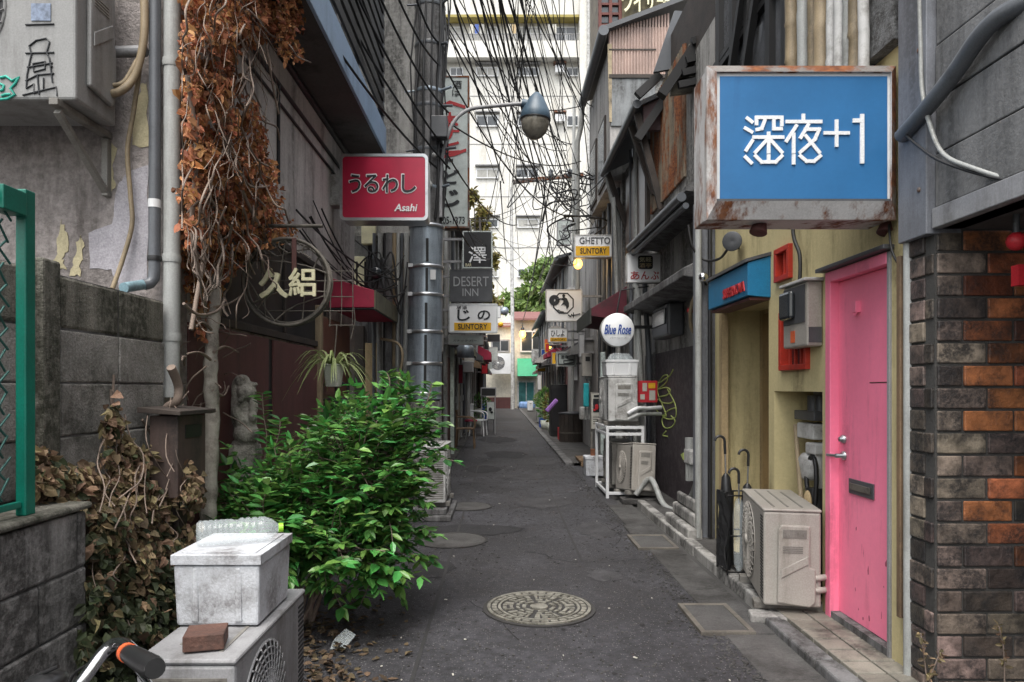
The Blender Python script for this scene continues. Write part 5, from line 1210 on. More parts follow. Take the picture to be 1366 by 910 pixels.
mb = MB(); mb.box(dx-.009,dx,ya,yb,zz-.04,zz+.04); mb.build('mail_slot', K['signgrey'], dr, .003); MB().box(dx-.016,dx-.010,ya+.02,yb-.02,zz-.018,zz+.018).build('slot_flap', K['iron'], dr, .002)
yk = YX(1146,dx); zk = Zv(412,yk); mb = MB(); mb.box(dx-.03,dx,yk-.02,yk+.02,zk-.02,zk+.04); mb.tube([(dx-.02,yk-.015,zk-.02),(dx-.025,yk,zk-.035),(dx-.02,yk+.015,zk-.02)], .006, 6); mb.build('knocker', K['pink'], dr, .004)
# inner door leaf of doorway recess
MB().box(wx+.034,wx+.0348,yd0+.10,yd0+.26,1.372,1.378).build('scratch', K['maroon'], dr)
sc = random.Random(5); mb = MB()
for k in range(14):
    y = yd0+.05+sc.random()*.36; z = .13+sc.random()**2*.5; w, hh = sc.uniform(.003,.010), sc.uniform(.006,.035); q = [(wx+.0345,y+w*math.cos(a)*sc.uniform(.5,1.1),z+hh*math.sin(a)*sc.uniform(.4,1.1)) for a in [j*.785 for j in range(8)]]
    mb.add(q, [tuple(range(8))])
mb.build('scuffs', M('scuff', (.52,.115,.18), .7), dr)
for z in (.35, 1.6): MB().lathe([(.012,-.05),(.012,.05)], (wx+.028,yd0+.026,z), seg=10).build('hinge', K['steel'], dr)
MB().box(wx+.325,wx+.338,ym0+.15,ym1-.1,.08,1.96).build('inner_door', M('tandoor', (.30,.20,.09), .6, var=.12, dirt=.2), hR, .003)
mb = MB(); mb.box(wx-.005,wx+.05,ym1-.07,ym1-.001,.05,1.999); mb.build('doorway_post', K['tan'], hR)
# canopy
xa = 1.70; yc0, yc1 = 4.80, YX(945,1.70)
MB().prism([(wx,yc0,1.97),(xa,yc0,1.985),(xa,yc0,2.21),(wx,yc0,2.26)], (0,yc1-yc0,0)).build('canopy', K['canopyblue'], hR, .004)
cn = hR.children[-1] if hR.children else None
cn = [o for o in hR.children if o.name.startswith('canopy')][-1]
MB().prism([(wx,yc0-.01,2.262),(xa-.02,yc0-.01,2.212),(xa-.02,yc0-.01,2.235),(wx,yc0-.01,2.285)], (0,yc1-yc0+.02,0)).build('canopy_trim', K['signgrey'], cn)
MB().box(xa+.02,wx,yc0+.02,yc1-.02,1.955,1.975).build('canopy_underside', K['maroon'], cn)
ya, yb = YX(995,xa), YX(966,xa); text('SUPERNOVA', (xa-.004,(ya+yb)/2,2.055), (0,-1,0), ZU, yb-ya, .075, K['inkred'], cn, bold=.03, depth=.008)
# red windows
def redwin(y0,y1,z0,z1,bars):
    mb = MB(); f = .035; x0, x1 = wx-.03, wx+.03
    mb.box(x0,x1,y0,y1,z0,z0+f); mb.box(x0,x1,y0,y1,z1-f,z1); mb.box(x0,x1,y0,y0+f,z0+f,z1-f); mb.box(x0,x1,y1-f,y1,z0+f,z1-f)
    for k in range(bars): y = y0+f+(y1-y0-2*f)*(k+1)/(bars+1); mb.box(x0+.02,x1-.02,y-.008,y+.008,z0+f,z1-f)
    w = mb.build('window_frame', K['redframe'], hR, .003); MB().box(wx+.028,wx+.034,y0+f*.5,y1-f*.5,z0+f*.5,z1-f*.5).build('pane', K['glass'], w)
redwin(*w1, 1); redwin(*w2, 3)
MB().box(wx+.036,wx+.06,w2[1]-.24,w2[1]-.03,w2[2]+.03,w2[3]-.03).build('red_blind', K['redframe'], hR)
MB().box(wx+.30,wx+.335,nich[0],nich[1],.05,1.325).build('niche_back', K['yellow'], hR)
# upper storey details
mb = MB()
for u in (962, 980, 1000, 1030, 1052): y = YX(u,wx-.03); mb.box(wx-.05,wx-.001,y,y+.08,2.95,7)
for z in (3.05, 4.0, 4.06, 5.2): mb.box(wx-.045,wx-.002,4.55,6.0,z,z+.05)
mb.bar((wx-.06,5.9,3.0),(wx-.06,4.9,4.8),.05,.06); mb.bar((wx-.06,5.5,3.0),(wx-.06,4.7,4.5),.05,.05); mb.build('window_grid', K['black'], hR)
mb = MB(); mb.box(wx-.006,wx-.001,4.6,5.95,3.1,6.9); mb.build('upper_pane', M('greyglass', (.10,.105,.115), .15, var=.4, vs=3), hR)
MB().box(1.80,wx-.001,3.20,3.45,2.951,7.5).build('mortar_pilaster', M('roughgrey', (.20,.205,.21), .9, var=.3, vs=12, bump=1, bs=40, fine=.5, dirt=.6, ds=9), hR)
for k, u in enumerate((1057, 1072, 1085, 1097, 1110, 1121, 1131, 1141, 1152)):
    x = 1.76; y = YX(u, x); r_ = (.042,.036,.03,.045,.03,.034,.028,.034,.026)[k]; m = ('bamboo','greypipe','bamboo','bamboo','whitedirty','whitedirty','greypipe','bamboo','whitedirty')[k]
    mb = MB(); pts = []; rs = []
    for i in range(19): z = 2.86+i*.22; pts += [(x+.004*math.sin(i+k),y,z),(x,y,z+.02),(x,y,z+.04)]; rs += [r_,r_*(1.1 if m == 'bamboo' else 1),r_]
    o = mb.tube(pts, rs, 10).build('bamboo_pole' if m == 'bamboo' else 'wall_pipe', K[m])
    tag(o, 'upright tan bamboo pole above the big blue sign' if m == 'bamboo' else 'upright pale pipe among the bamboo poles above the big blue sign', 'pole' if m == 'bamboo' else 'pipe', 'bamboo poles above the big blue sign' if m == 'bamboo' else 'pale pipes above the big blue sign')
# meters, boxes
t = thing('electric_meter', 'electric meter box with glass dial beside the pink door', 'meter', (1.8,4.1,1.59))
xm = 1.765; ya, yb = 4.02, 4.36
MB().box(xm,wx-.001,ya,yb,1.59,1.965).build('case', K['beige'], t, .012)
MB().box(xm-.006,xm-.001,ya+.02,yb-.02,1.73,1.95).build('dial_panel', K['signgrey'], t, .003)
mb = MB(); mb.prism(rrect(0,.17,1.76,1.93,0,.03), (0,.01,0)); vs = [(xm-.035+y*2.8 if False else xm-.007-.028*(1 if i % 2 else 1),ya+.13+x,z) for i, (x, y, z) in enumerate(mb.v)]
mb = MB(); mb.box(xm-.045,xm-.007,ya+.14,yb-.03,1.76,1.93); mb.build('glass_dome', K['glass'], t, .02)
MB().box(xm-.0035,xm-.001,ya+.16,yb-.12,1.62,1.69).build('sticker', K['orange'], t)
MB().box(xm+.01,wx-.01,ya-.004,ya-.001,1.61,1.70).build('label', K['signgrey'], t)
MB().box(xm-.02,wx-.001,ya-.015,yb+.015,1.966,1.985).build('hood', K['whitedirty'], t, .005)
hose('black cable dropping from the wall to the electric meter box', [(1.80,4.20,1.98),(1.81,4.22,2.15),(1.80,4.30,2.35),(1.82,4.30,2.9)], .012, K['cable'], 'cable', 'cable')
t = thing('gas_meter', 'grey gas meters and valves inside the yellow niche', 'meter', (2.05,4.15,.9)); mb = MB()
mb.box(1.96,2.12,4.38,4.62,1.02,1.12); mb.box(1.95,2.1,4.33,4.47,.93,1.0); mb.build('regulator', K['whitedirty'], t, .01)
mb = MB(); mb.lathe([(.09,0),(.09,.12),(.07,.14),(0,.14)], (2.08,4.50,.84), (-1,0,0), 20); mb.build('dial', K['whitedirty'], t)
mb = MB(); mb.box(1.96,2.14,4.36,4.66,1.14,1.20); mb.lathe([(.04,0),(.04,.1),(0,.1)],(2.03,4.52,1.2),seg=10); mb.lathe([(.035,0),(.035,.1),(0,.1)],(2.03,4.42,1.2),seg=10); mb.build('valve', K['signgrey'], t, .006)
mb = MB(); mb.tube([(2.0,4.38,.93),(2.0,4.38,.4)], .03, 10); mb.tube([(2.06,4.52,1.25),(2.06,4.52,1.33)], .03, 10); mb.build('pipe_run', K['whitedirty'], t)
tag(MB().tube(smooth([(1.90,4.26,.10),(1.92,4.45,.62),(1.97,4.66,1.10)]), .016, 8).build('bamboo_stick', K['bamboo']), 'bamboo stick leaning in the yellow niche beside the gas meters', 'stick')
tag(MB().tube(smooth([(1.94,4.40,.66),(1.96,4.47,.82),(1.97,4.40,.92),(1.96,4.33,.80),(1.94,4.32,.5)]), .014, 8).build('hose', K['black']), 'black rubber hose looped below the gas meters', 'hose')
t = thing('golf_bag', 'black bag with a tan patch leaning below the gas meters', 'bag', (1.98,4.12,.05)); MB().tube([(1.98,4.36,.06),(1.98,4.37,.5),(1.98,4.38,.72)], [.07,.085,.06], 12).build('sack', K['blackplas'], t); MB().ell((1.915,4.35,.62), .02,.05,.09).build('patch', K['tan'], t)
hose('lower beige pipe from the beige air conditioner into the wall', [(1.76,3.98,.20),(1.80,3.95,.20),(1.90,3.99,.20)], .018, K['beige'], 'pipe', 'pipe')
hose('upper beige pipe from the beige air conditioner into the wall', [(1.76,3.98,.26),(1.80,3.95,.27),(1.90,3.99,.27)], .018, K['beige'], 'pipe', 'pipe')
# umbrellas
def umbrella(label, x, y, col, h=.78, lean_=0, hand='blackplas'):
    t = thing('umbrella', label, 'umbrella', (x,y,.05)); b = Vector((x,y,.05)); tp = b+Vector((lean_,.0,h)); q = lambda k: b.lerp(tp,k)
    MB().tube([q(0),q(.1),q(.55),q(.72),q(.75)], [.008,.035,.045,.03,.012], 10).build('canopy', K[col], t)
    MB().tube([q(.7),q(1)], .006, 6).build('shaft', K['steel'], t)
    hk = [tp+Vector((-.035+.035*math.cos(a), 0, .035*math.sin(a))) for a in [k*.45 for k in range(8)]]; MB().tube([q(.9)]+hk, .010, 8).build('handle', K[hand], t)
umbrella('black umbrella with a long crook handle behind the beige air conditioner', 1.62, 4.95, 'blackplas', .92, -.03)
umbrella('second black umbrella nearer the tan doorway post', 1.74, 4.98, 'blackplas', .82, .03)
umbrella('clear plastic umbrella folded behind the beige air conditioner', 1.66, 4.86, 'bottle', .70, .0, 'blackplas')
t = thing('umbrella_stand', 'black wire umbrella stand behind the beige air conditioner', 'stand', (1.68,4.93,.05)); mb = MB()
for z in (.07,.32,.6): mb.tube([(1.57,4.83,z),(1.80,4.83,z),(1.80,5.06,z),(1.57,5.06,z),(1.57,4.83,z)], .006, 6)
for x in (1.57,1.685,1.80):
    for y in (4.83,5.06): mb.tube([(x,y,.05),(x,y,.6)], .006, 6)
mb.build('frame', K['black'], t)
t = thing('black_coat', 'dark cloth hanging down from the umbrella stand beside the beige air conditioner', 'cloth', (1.56,4.85,.1)); mb = MB(); n = 9
mb.add([(1.565-.02*math.sin(i*1.7+j), 4.80+.022*i, .10+.075*j) for j in range(8) for i in range(n)], [(j*n+i, j*n+i+1, (j+1)*n+i+1, (j+1)*n+i) for j in range(7) for i in range(n-1)]); o = mb.build('cloth', K['blackplas'], t); md = o.modifiers.new('s','SOLIDIFY'); md.thickness = .012
# pillar and pipes
t = thing('grey_pillar', 'flaking grey rendered pillar between the yellow front and the graffiti panel', 'pillar', (1.9,6.2,0))
MB().box(1.735,2.1,6.06,6.30,0,3.0).build('shaft', K['bluegrey'], t, .01)
mb = MB()
for k, (a, b, c, d, z0, z1) in enumerate(((1.60,1.735,5.98,6.8,.0,.14),(1.66,1.735,6.0,6.75,.141,.25),(1.69,1.734,6.02,6.7,.251,.36))): mb.box(a,b,c,d,z0,z1)
mb.build('footing', K['conc'], t, .02)
pipe('drainpipe', 'grey drainpipe running down the grey pillar to the step', [(1.70,6.00,2.9),(1.70,6.00,.9),(1.70,6.00,.06)], .028, K['greypipe'])
pipe('drainpipe', 'thin black pipe between the grey pillar and the yellow plaster', [(1.80,6.0,3.0),(1.80,6.0,.06)], .018, K['black'])
t = thing('round_lamp', 'small chrome globe lamp on the grey pillar beside the blue canopy', 'lamp', tuple(P(937,370,6.0))); MB().ell(P(938,370,5.98), .045,.045,.045).build('globe', K['chrome'], t); MB().tube([P(938,372,5.98), P(942,380,6.07)], .012, 6).build('arm', K['black'], t)
c = P(978,322,5.3); t = thing('spotlight', 'grey dome spotlight on the yellow wall above the blue canopy', 'lamp', tuple(c)); MB().lathe([(.03,.10),(.05,.06),(.075,-.03),(.07,-.035),(0,-.02)], c, (.5,.75,.15), 18).build('lamp_shade', K['signgrey'], t); MB().tube([c+Vector((.03,.03,.01)), (1.86,5.45,c.z-.02)], .012, 6).build('arm', K['black'], t)
hose('black cable looping from the grey pillar to the spotlight above the canopy', [P(918,300,6.0),P(924,330,6.0),P(940,347,6.0),P(960,345,5.8),P(972,330,5.5)], .011, K['cable'], 'cable', 'cable')
hose('black cable looped at the right end of the big blue sign', [P(1186,300,3.3),P(1190,335,3.25),P(1205,357,3.2),P(1222,340,3.12),P(1224,318,3.1)], .006, K['cable'], 'cable', 'cable')
t = thing('dried_leaf_charm', 'curled brown paper charm hung beside the pink door', 'ornament', tuple(P(1203,590,3.2))); mb = MB(); a = P(1203,572,3.2); mb.prism([(1.83,a.y,a.z-.07),(1.84,a.y+.03,a.z-.10),(1.85,a.y+.05,a.z-.05),(1.845,a.y+.03,a.z)], (-.012,-.02,.0)); mb.build('paper_cone', M('papercone', (.42,.22,.12), .7), t); MB().tube([a+Vector((0,.01,-.005)), a+Vector((0.02,.01,.03))], .003, 4).build('string', K['black'], t)
# ================================================================ brick shop at the near right
hB2 = thing('brick_shop', 'dark brick shop corner under grey panel siding at the near right', 'shop', (1.84,2.9,0))
mb = MB(); mo = MB(); yb = 2.96; x0 = 1.845; rows = 21; ch = .0955
for r_ in range(rows):
    z0 = .02+r_*ch; off = 0 if r_ % 2 else .10; x = x0
    first = True
    while x < 3.6:
        w = (.112 if off else .215) if first else .215; first = False
        hot = r_ > 5 and x > x0+.05 and rnd.random() < (.8 if r_ > 10 else .5) and not (x < x0+.08 and rnd.random() < .6)
        mb.box(x+.004, min(x+w-.006,3.6), yb-.012+rnd.uniform(-.003,.003), yb+.05, z0, z0+ch-.011, 1 if hot else 0); x += w
    mb.box(x0-.014+rnd.uniform(-.003,.003), x0+.003, yb+.002 if not off else yb+.06, yb+.055 if not off else yb+.165, z0, z0+ch-.011, 0)
    if not off: mb.box(x0-.014, x0+.003, yb+.06, yb+.165, z0, z0+ch-.011, 0)
mb.build('brick_wall', [K['brick'], K['brickor']], hB2, .005)
MB().box(x0-.004,3.6,yb-.004,yb+.17,0,2.1).build('mortar_core', K['mortar'], hB2)
MB().box(3.2,3.3,-1.5,2.95,0,2.0).build('shop_front', K['darkwood'], hB2)
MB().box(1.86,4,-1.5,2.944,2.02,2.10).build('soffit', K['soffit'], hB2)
mb = MB(); z = 2.11; i = 0
while z < 8: mb.box(1.835+.004*(i % 2),1.95,-1.5,2.945,z,z+.222); z += .228; i += 1
mb.build('siding', K['siding'], hB2, .005); MB().box(1.86,1.96,-1.5,2.94,2.1,8).build('siding_core', K['black'], hB2)
MB().box(1.82,1.95,-1.5,2.945,2.02,2.105).build('edge_trim', K['grey'], hB2, .004)
MB().box(1.80,1.95,2.95,3.16,2.0,8).build('corner_post', K['bluegrey'], hB2, .004)
mb = MB()
for z in (2.2,2.5,2.8,3.1): mb.ell((1.80,3.0,z), .008,.012,.012, 0, 8, 4)
mb.build('bolts', K['rusty'], hB2)
pipe('drainpipe', 'pale blue grey pipe beside the brick corner', [(1.835,3.14,2.0),(1.835,3.14,.5),(1.83,3.13,.05)], .02, K['greypipe'])
tag(MB().box(1.815,1.842,3.02+.15,3.20,.3,1.95).build('wood_strip', K['wood'], None, .003), 'weathered wooden strip between the yellow front and the pale pipe', 'strip')
t = pipe('duct_pipe', 'thick black flexible duct slanting across the grey siding', smooth([P(1203,182,3.1),P(1240,140,2.9),P(1275,95,2.75),P(1310,45,2.6),P(1345,15,2.5),P(1420,-20,2.35)]), .034, K['darkpipe'])
hose('pale grey cable sagging down the siding to the right edge', [P(1226,-30,3.0),P(1228,60,2.98),P(1230,120,2.96),P(1240,165,2.9),P(1258,205,2.8),P(1300,225,2.65),P(1366,245,2.5),P(1440,260,2.3)], .009, K['greypipe'], 'cable', 'cable')
hose('black cable looping beneath the pale grey cable', [P(1208,180,3.05),P(1225,195,2.95),P(1255,215,2.8),P(1320,236,2.6),P(1400,248,2.4)], .006, K['cable'], 'cable', 'cable')
c = P(1356,322,2.7); t = thing('lantern', 'small red bulb lantern under the brick shop soffit', 'lantern', tuple(c)); MB().ell(c, .036,.036,.036).build('globe', K['red'], t); MB().tube([c+Vector((0,0,.03)), c+Vector((0,0,.16))], .012, 8).build('stem', K['signgrey'], t)
c2 = P(1364,370,2.7); MB().box(c2.x-.015,c2.x+.06,c2.y,c2.y+.04,c2.z-.03,c2.z+.05).build('socket', K['red'], t)
tag(MB().tube([(1.93,2.6,.05),(2.15,2.6,.30)], .03, 10).build('pipe', K['greypipe']), 'grey pipe stub leaning at the foot of the brick wall', 'pipe')
# ================================================================ house R2 with graffiti panel
x2 = 2.05; h2 = thing('graffiti_house', 'grey concrete house with a dark graffiti panel and rusty corrugated upper wall', 'house', (x2,8,0))
MB().box(x2,4,6.3,11.46,0,4.9).build('wall', K['conc'], h2)
gp = MB().box(x2-.03,x2-.001,6.31,9.7,0.02,1.79).build('graffiti_panel', M('darkpanel', (.040,.030,.035), .7, var=.3, vs=5, dirt=.5, dcol=(.09,.075,.08), ds=12, bump=.3), h2, .004)
mb = MB()
for pp in ([(256,462),(246,480),(232,490),(216,500),(226,482),(240,478),(238,496),(222,512),(212,520)],[(212,520),(236,514),(248,522),(238,536),(216,542),(222,556),(246,560),(258,552)],[(214,498),(212,530),(226,566),(236,596),(218,590),(206,572),(212,548)],[(240,520),(262,562),(264,598),(246,606),(228,600)],[(264,572),(240,582),(224,606),(232,630),(252,628),(262,610),(250,596)],[(236,640),(226,652),(240,655)]):
    q = smooth([(780+a/2.168, 280+b/2.168, 0) for a, b in pp], 4); mb.tube([PX(w.x, w.y, x2-.031) for w in q], .009, 6)
mb.build('graffiti', K['graf'], gp)
MB().box(x2-.045,x2-.031,9.1,9.7,.02,1.79).build('grey_strip', K['concdk'], h2)
MB().prism([(x2,6.32,2.30),(1.66,6.32,2.36),(1.66,6.32,2.44),(x2,6.32,2.62)], (0,3.1,0)).build('canopy', K['concdk'], h2, .01)
g_ = MB(); g_.tube([(1.66,6.4,3.10),(1.66,9.0,3.15)], .045, 10); g_.tube([(1.70,6.4,3.02),(1.70,9.0,3.07)], .03, 8); g_.build('gutter', K['darkpipe'], h2)
MB().prism([(x2,6.4,3.12),(1.70,6.4,3.16),(1.70,6.4,3.20),(x2,6.4,3.42)], (0,2.7,0)).build('pent_roof', K['concdk'], h2)
mb = MB(); y = 7.72
while y < 9.42: mb.tube([(x2-.012,y,3.68),(x2-.012,y,5.15)], .028, 8); y += .075
mb.build('corrugated_panel', K['corr'], h2)
mb = MB(); mb.box(x2-.05,x2-.001,9.55,11.2,3.3,4.75); wf = mb.build('window_frame', K['darkwood'], h2); MB().box(x2-.056,x2-.051,9.65,11.1,3.4,4.65).build('pane', M('brownpane', (.10,.055,.04), .3, var=.4, vs=2), wf)
for y, z in ((9.2,3.9),(8.8,3.6),(11.2,3.9)): MB().bar((1.72,y,4.8),(x2-.02,y,z),.06,.08).build('brace', K['darkwood'], h2)
MB().prism([(1.70,8.73,4.86),(1.70,8.73,4.92),(3.2,8.73,5.62),(3.2,8.73,5.56)], (0,2.74,0)).build('roof', K['signgrey'], h2)
MB().tube([(1.69,8.65,4.87),(1.69,11.5,4.87)], .055, 12).build('gutter', K['darkpipe'], h2)
MB().box(1.8,3.2,8.80,8.86,4.6,5.0).build('gable_board', M('gable', (.17,.11,.115), .7, dirt=.4), h2)
MB().box(x2-.001+.002,4,6.32,8.7,4.9,5.6).build('upper_wall', K['darkwood'], h2)
mb = MB(); mb.tube([(1.72,11.3,4.8),(1.80,11.3,4.4),(1.9,11.3,4.1),(1.9,11.3,.1)], .04, 8); mb.tube([(1.82,11.2,4.4),(1.93,11.1,.1)], .035, 8); mb.build('downpipe', K['greypipe'], h2)
# slatted drying deck above
t = thing('drying_deck', 'black beamed rooftop drying deck with pale slats behind the big blue sign', 'deck', (2.1,6.5,4.9)); mb = MB(); Y = 7.4
p0, p1 = P(882,128,Y), P(965,5,Y)
for a_, b_, w in ((p0,p1,.12),(p0+Vector((0,1.3,0)),p1+Vector((0,1.3,0)),.10),(P(850,128,8.6),P(880,100,8.6),.08),(P(940,130,7.3),P(985,20,7.3),.09)): MB().bar(a_, b_, w, .1).build('beam', K['black'], t)
for v in (50, 75, 92, 108): MB().bar(P(905+(108-v)*.3,v+6,Y-.06), P(970,v-8,Y-.06), .06, .07).build('crossbeam', K['black'], t)
for k in range(6): v = 118-k*16; MB().bar(P(893+k*9,v,Y+.10), P(985,v-12,Y+.10), .05, .16).build('slat', K['deckslat'], t)
q0 = [P(u,v,8.4) for u, v in ((872,96),(908,90),(945,18),(900,14))]; MB().prism(q0, (0,.05,0)).build('tin_roof', K['darkpipe'], t)
# things around graffiti panel
t = thing('gas_meter', 'dark grey gas meter hanging below the concrete canopy', 'meter', tuple(P(894,430,8))); xx = 1.98
ya, yb = YX(906,xx), YX(884,xx); MB().box(xx-.13,xx+.06,ya,yb,Zv(453,8.4),Zv(412,8.4)).build('case', K['signgrey'], t, .03); MB().box(xx-.15,xx-.131,ya+.08,yb-.08,Zv(438,8.4),Zv(418,8.4)).build('dial_window', K['glass'], t, .01)
mb = MB(); 
for y in (ya+.1, yb-.1): mb.tube([(xx,y,Zv(412,8.4)),(xx,y,2.32)], .025, 8)
mb.build('pipe_run', K['darkpipe'], t)
hose('worn tan hose bent round the pillar beneath the concrete canopy', [(1.85,6.5,2.30),(1.80,6.6,2.1),(1.84,6.7,1.9),(1.95,6.7,1.85)], .018, K['bamboo'])
t = thing('small_lamp', 'small red lamp cap behind the grey pillar', 'lamp', tuple(P(922,414,6.8))); c = P(921,414,6.7); MB().ell(c,.035,.035,.03).build('cap', K['red'], t); MB().tube([c,(2.05,6.72,c.z-.03)],.012,6).build('arm', K['black'], t)
t = thing('gas_meter', 'pale grey gas valve low on the graffiti panel beside the grey pillar', 'meter', tuple(P(918,600,7))); xx = 1.93; y = 7.05
MB().box(xx-.05,2.02,y-.12,y+.12,Zv(620,7),Zv(600,7)).build('valve_body', K['whitedirty'], t, .015); mb = MB(); mb.tube([(xx,y+.06,Zv(600,7)),(xx,y+.06,Zv(585,7))], .05, 10); mb.tube([(xx,y-.05,.42),(xx,y-.05,Zv(618,7))], .045, 10); mb.tube([(xx,y+.06,.40),(xx,y+.06,Zv(618,7))], .045, 10); mb.build('pipe_run', K['greypipe'], t)
MB().prism([(xx-.055,y+.12,Zv(606,7)),(xx-.055,y+.22,Zv(610,7)),(xx-.055,y+.12,Zv(616,7))], (.03,0,0)).build('tap', K['graf'], t)
t = thing('notice_board', 'red notice plate with small white stickers behind the upper air conditioner', 'sign', tuple(P(864,522,9.2))); Y = 8.7
MB().box(Xu(850,Y),Xu(877,Y),Y,Y+.02,Zv(537,Y),Zv(508,Y)).build('plate', K['red'], t, .003); mb = MB()
for a, b, c_, d in ((857,511,863,522),(854,526,860,533),(866,521,874,534)): mb.box(Xu(a,Y),Xu(c_,Y),Y-.004,Y-.001,Zv(d,Y),Zv(b,Y))
mb.build('stickers', K['paper'], t); MB().box(Xu(865,Y),Xu(874,Y),Y-.004,Y-.001,Zv(518,Y),Zv(511,Y)).build('yellow_sticker', K['gold'], t)
MB().box(Xu(860,Y),Xu(862,Y),Y+.021,Y+.04,.3,Zv(508,Y)).build('post', K['grey'], t)
for (pp, r_, m, lb) in (([P(845,378,9.0),P(851,395,9.0),P(851,440,9.0),P(857,560,9.0),(1.85,9.0,.1)],.045,'greypipe','wide pale drainpipe beside the round white sign'),([P(860,378,9.2),P(862,420,9.2),P(866,500,9.2),(1.93,9.2,.1)],.035,'darkpipe','dark ribbed pipe right of the wide pale drainpipe'),([P(872,420,9.3),P(873,470,9.3)],.03,'grey','short grey pipe beside the dark gas meter')):
    pipe('drainpipe', lb, smooth(pp,4), r_, K[m])
# ================================================================ house R3, tall rear block, far right fronts
h3 = thing('tin_house', 'shabby tin clad house with a pinkish corrugated gable on the right', 'house', (2.0,11.5,0))
MB().box(2.0,4.2,11.47,14.1,0,7.1).build('wall', K['conc'], h3)
MB().box(1.80,1.999,11.46,14.1,4.75,7.0).build('upper_bay', K['greywall'], h3)
mb = MB(); Y = 11.44; za, zb = Zv(100,Y), Zv(40,Y); x = Xu(814,Y)
while x < Xu(893,Y): mb.tube([(x,Y,za),(x,Y,zb+.0+(x-Xu(814,Y))*.28)], .02, 6); x += .05
mb.box(Xu(812,Y),Xu(894,Y),Y+.005,Y+.02,za,zb+.05); mb.build('corrugated_gable', K['poly'], h3)
mb = MB(); mb.box(Xu(812,Y),Xu(896,Y),Y-.03,Y-.002+.0,za-.06,za); mb.box(Xu(812,Y),Xu(875,Y),Y-.024,Y-.02,Zv(68,Y),Zv(66,Y)); mb.build('batten', K['darkwood'], h3)
MB().box(Xu(815,Y),Xu(874,Y),Y-.01,Y+.02,Zv(168,Y),za-.061).build('tin_sheet', M('tinsheet', (.19,.20,.205), .5, metal=.2, var=.2, dirt=.5, streak=True), h3)
MB().prism([(1.62,11.3,7.12),(1.62,11.3,7.20),(3.6,11.3,7.95),(3.6,11.3,7.87)], (0,2.9,0)).build('roof', K['signgrey'], h3)
MB().tube([(1.66,11.25,7.12),(1.66,14.2,7.12)], .085, 12).build('gutter', K['darkpipe'], h3)
MB().prism([(1.75,11.42,6.98),(1.82,11.42,6.98),(1.82,11.42,5.7),(1.78,11.42,5.7)], (0,.03,0)).build('barge_board', M('barge', (.42,.34,.22), .7, dirt=.4), h3)
mb = MB(); mb.tube([(1.66,14.1,7.1),(1.62,14.1,6.6),(1.55,14.1,6.3),(1.55,14.1,3.2)], .05, 8); mb.build('downpipe', K['greypipe'], h3)
wf = MB()
for y in (11.9, 13.0): wf.box(1.77,1.799,y,y+.8,4.85,6.0)
wf = wf.build('window_frame', K['darkwood'], h3); pn = MB()
for y in (11.9, 13.0): pn.box(1.765,1.769,y+.06,y+.74,4.91,5.94)
pn.build('pane', K['glass'], wf)
mb = MB()
for y in (11.7,12.2,12.7,13.3,13.9): mb.tube([(1.97,y,.1),(1.97,y,4.7)], .03, 8)
mb.build('conduit', K['darkpipe'], h3)
t = thing('shop_awning', 'dark red fabric awning above the round white sign', 'awning', (2.0,11,2.5)); xo = 1.43; y0, y1 = 11.0, 13.0
MB().prism([(1.99,y0,2.40),(xo,y0,2.48),(xo,y0,2.60),(1.99,y0,2.95)], (0,y1-y0,0)).build('cover', K['awndark'], t, .006); MB().box(xo-.014,xo-.002,y0,y1,2.36,2.6).build('valance', M('valgreen', (.06,.065,.055), .8), t)
h4 = thing('brick_block', 'taller brown building with a red steel window frame and katakana signboard', 'building', (2.05,15,0))
MB().box(2.05,6,14.6,16,4.8,11.5).build('wall', M('brownblock', (.17,.145,.11), .85, var=.25, vs=8, dirt=.4), h4); MB().box(1.95,6,14.15,20,0,4.79).build('lower_wall', K['greywall'], h4)
mb = MB(); Y = 14.55
for u in (798, 812, 825): mb.box(Xu(u,Y),Xu(u+4,Y),Y-.06,Y+.049,Zv(60,Y),11)
for v in (-40, 5, 18, 33): mb.box(Xu(798,Y),Xu(828,Y),Y-.04,Y+.048,Zv(v+3,Y),Zv(v,Y))
mb.build('red_frame', M('oxide', (.12,.03,.022), .7, dirt=.4), h4)
MB().box(Xu(802,Y),Xu(825,Y),Y+.01,Y+.045,Zv(30,Y),Zv(-60,Y)).build('pane', K['glass'], h4)
sg = MB().box(Xu(829,Y),Xu(912,Y),Y-.1,Y+.048,Zv(45,Y),Zv(-40,Y)).build('signboard', M('olivebrown', (.10,.085,.045), .8, dirt=.4), h4)
for ch, a, b, v0, v1 in (('ワ',829,844,-12,17),('イ',845,858,-9,17),('サ',860,874,-10,16),('ー',876,886,1,4),('ド',884,899,-6,12)): tx(sg, ch, a, v0, b, v1, Y-.1, 'cream', bold=.035, dy=-.05, depth=.04)
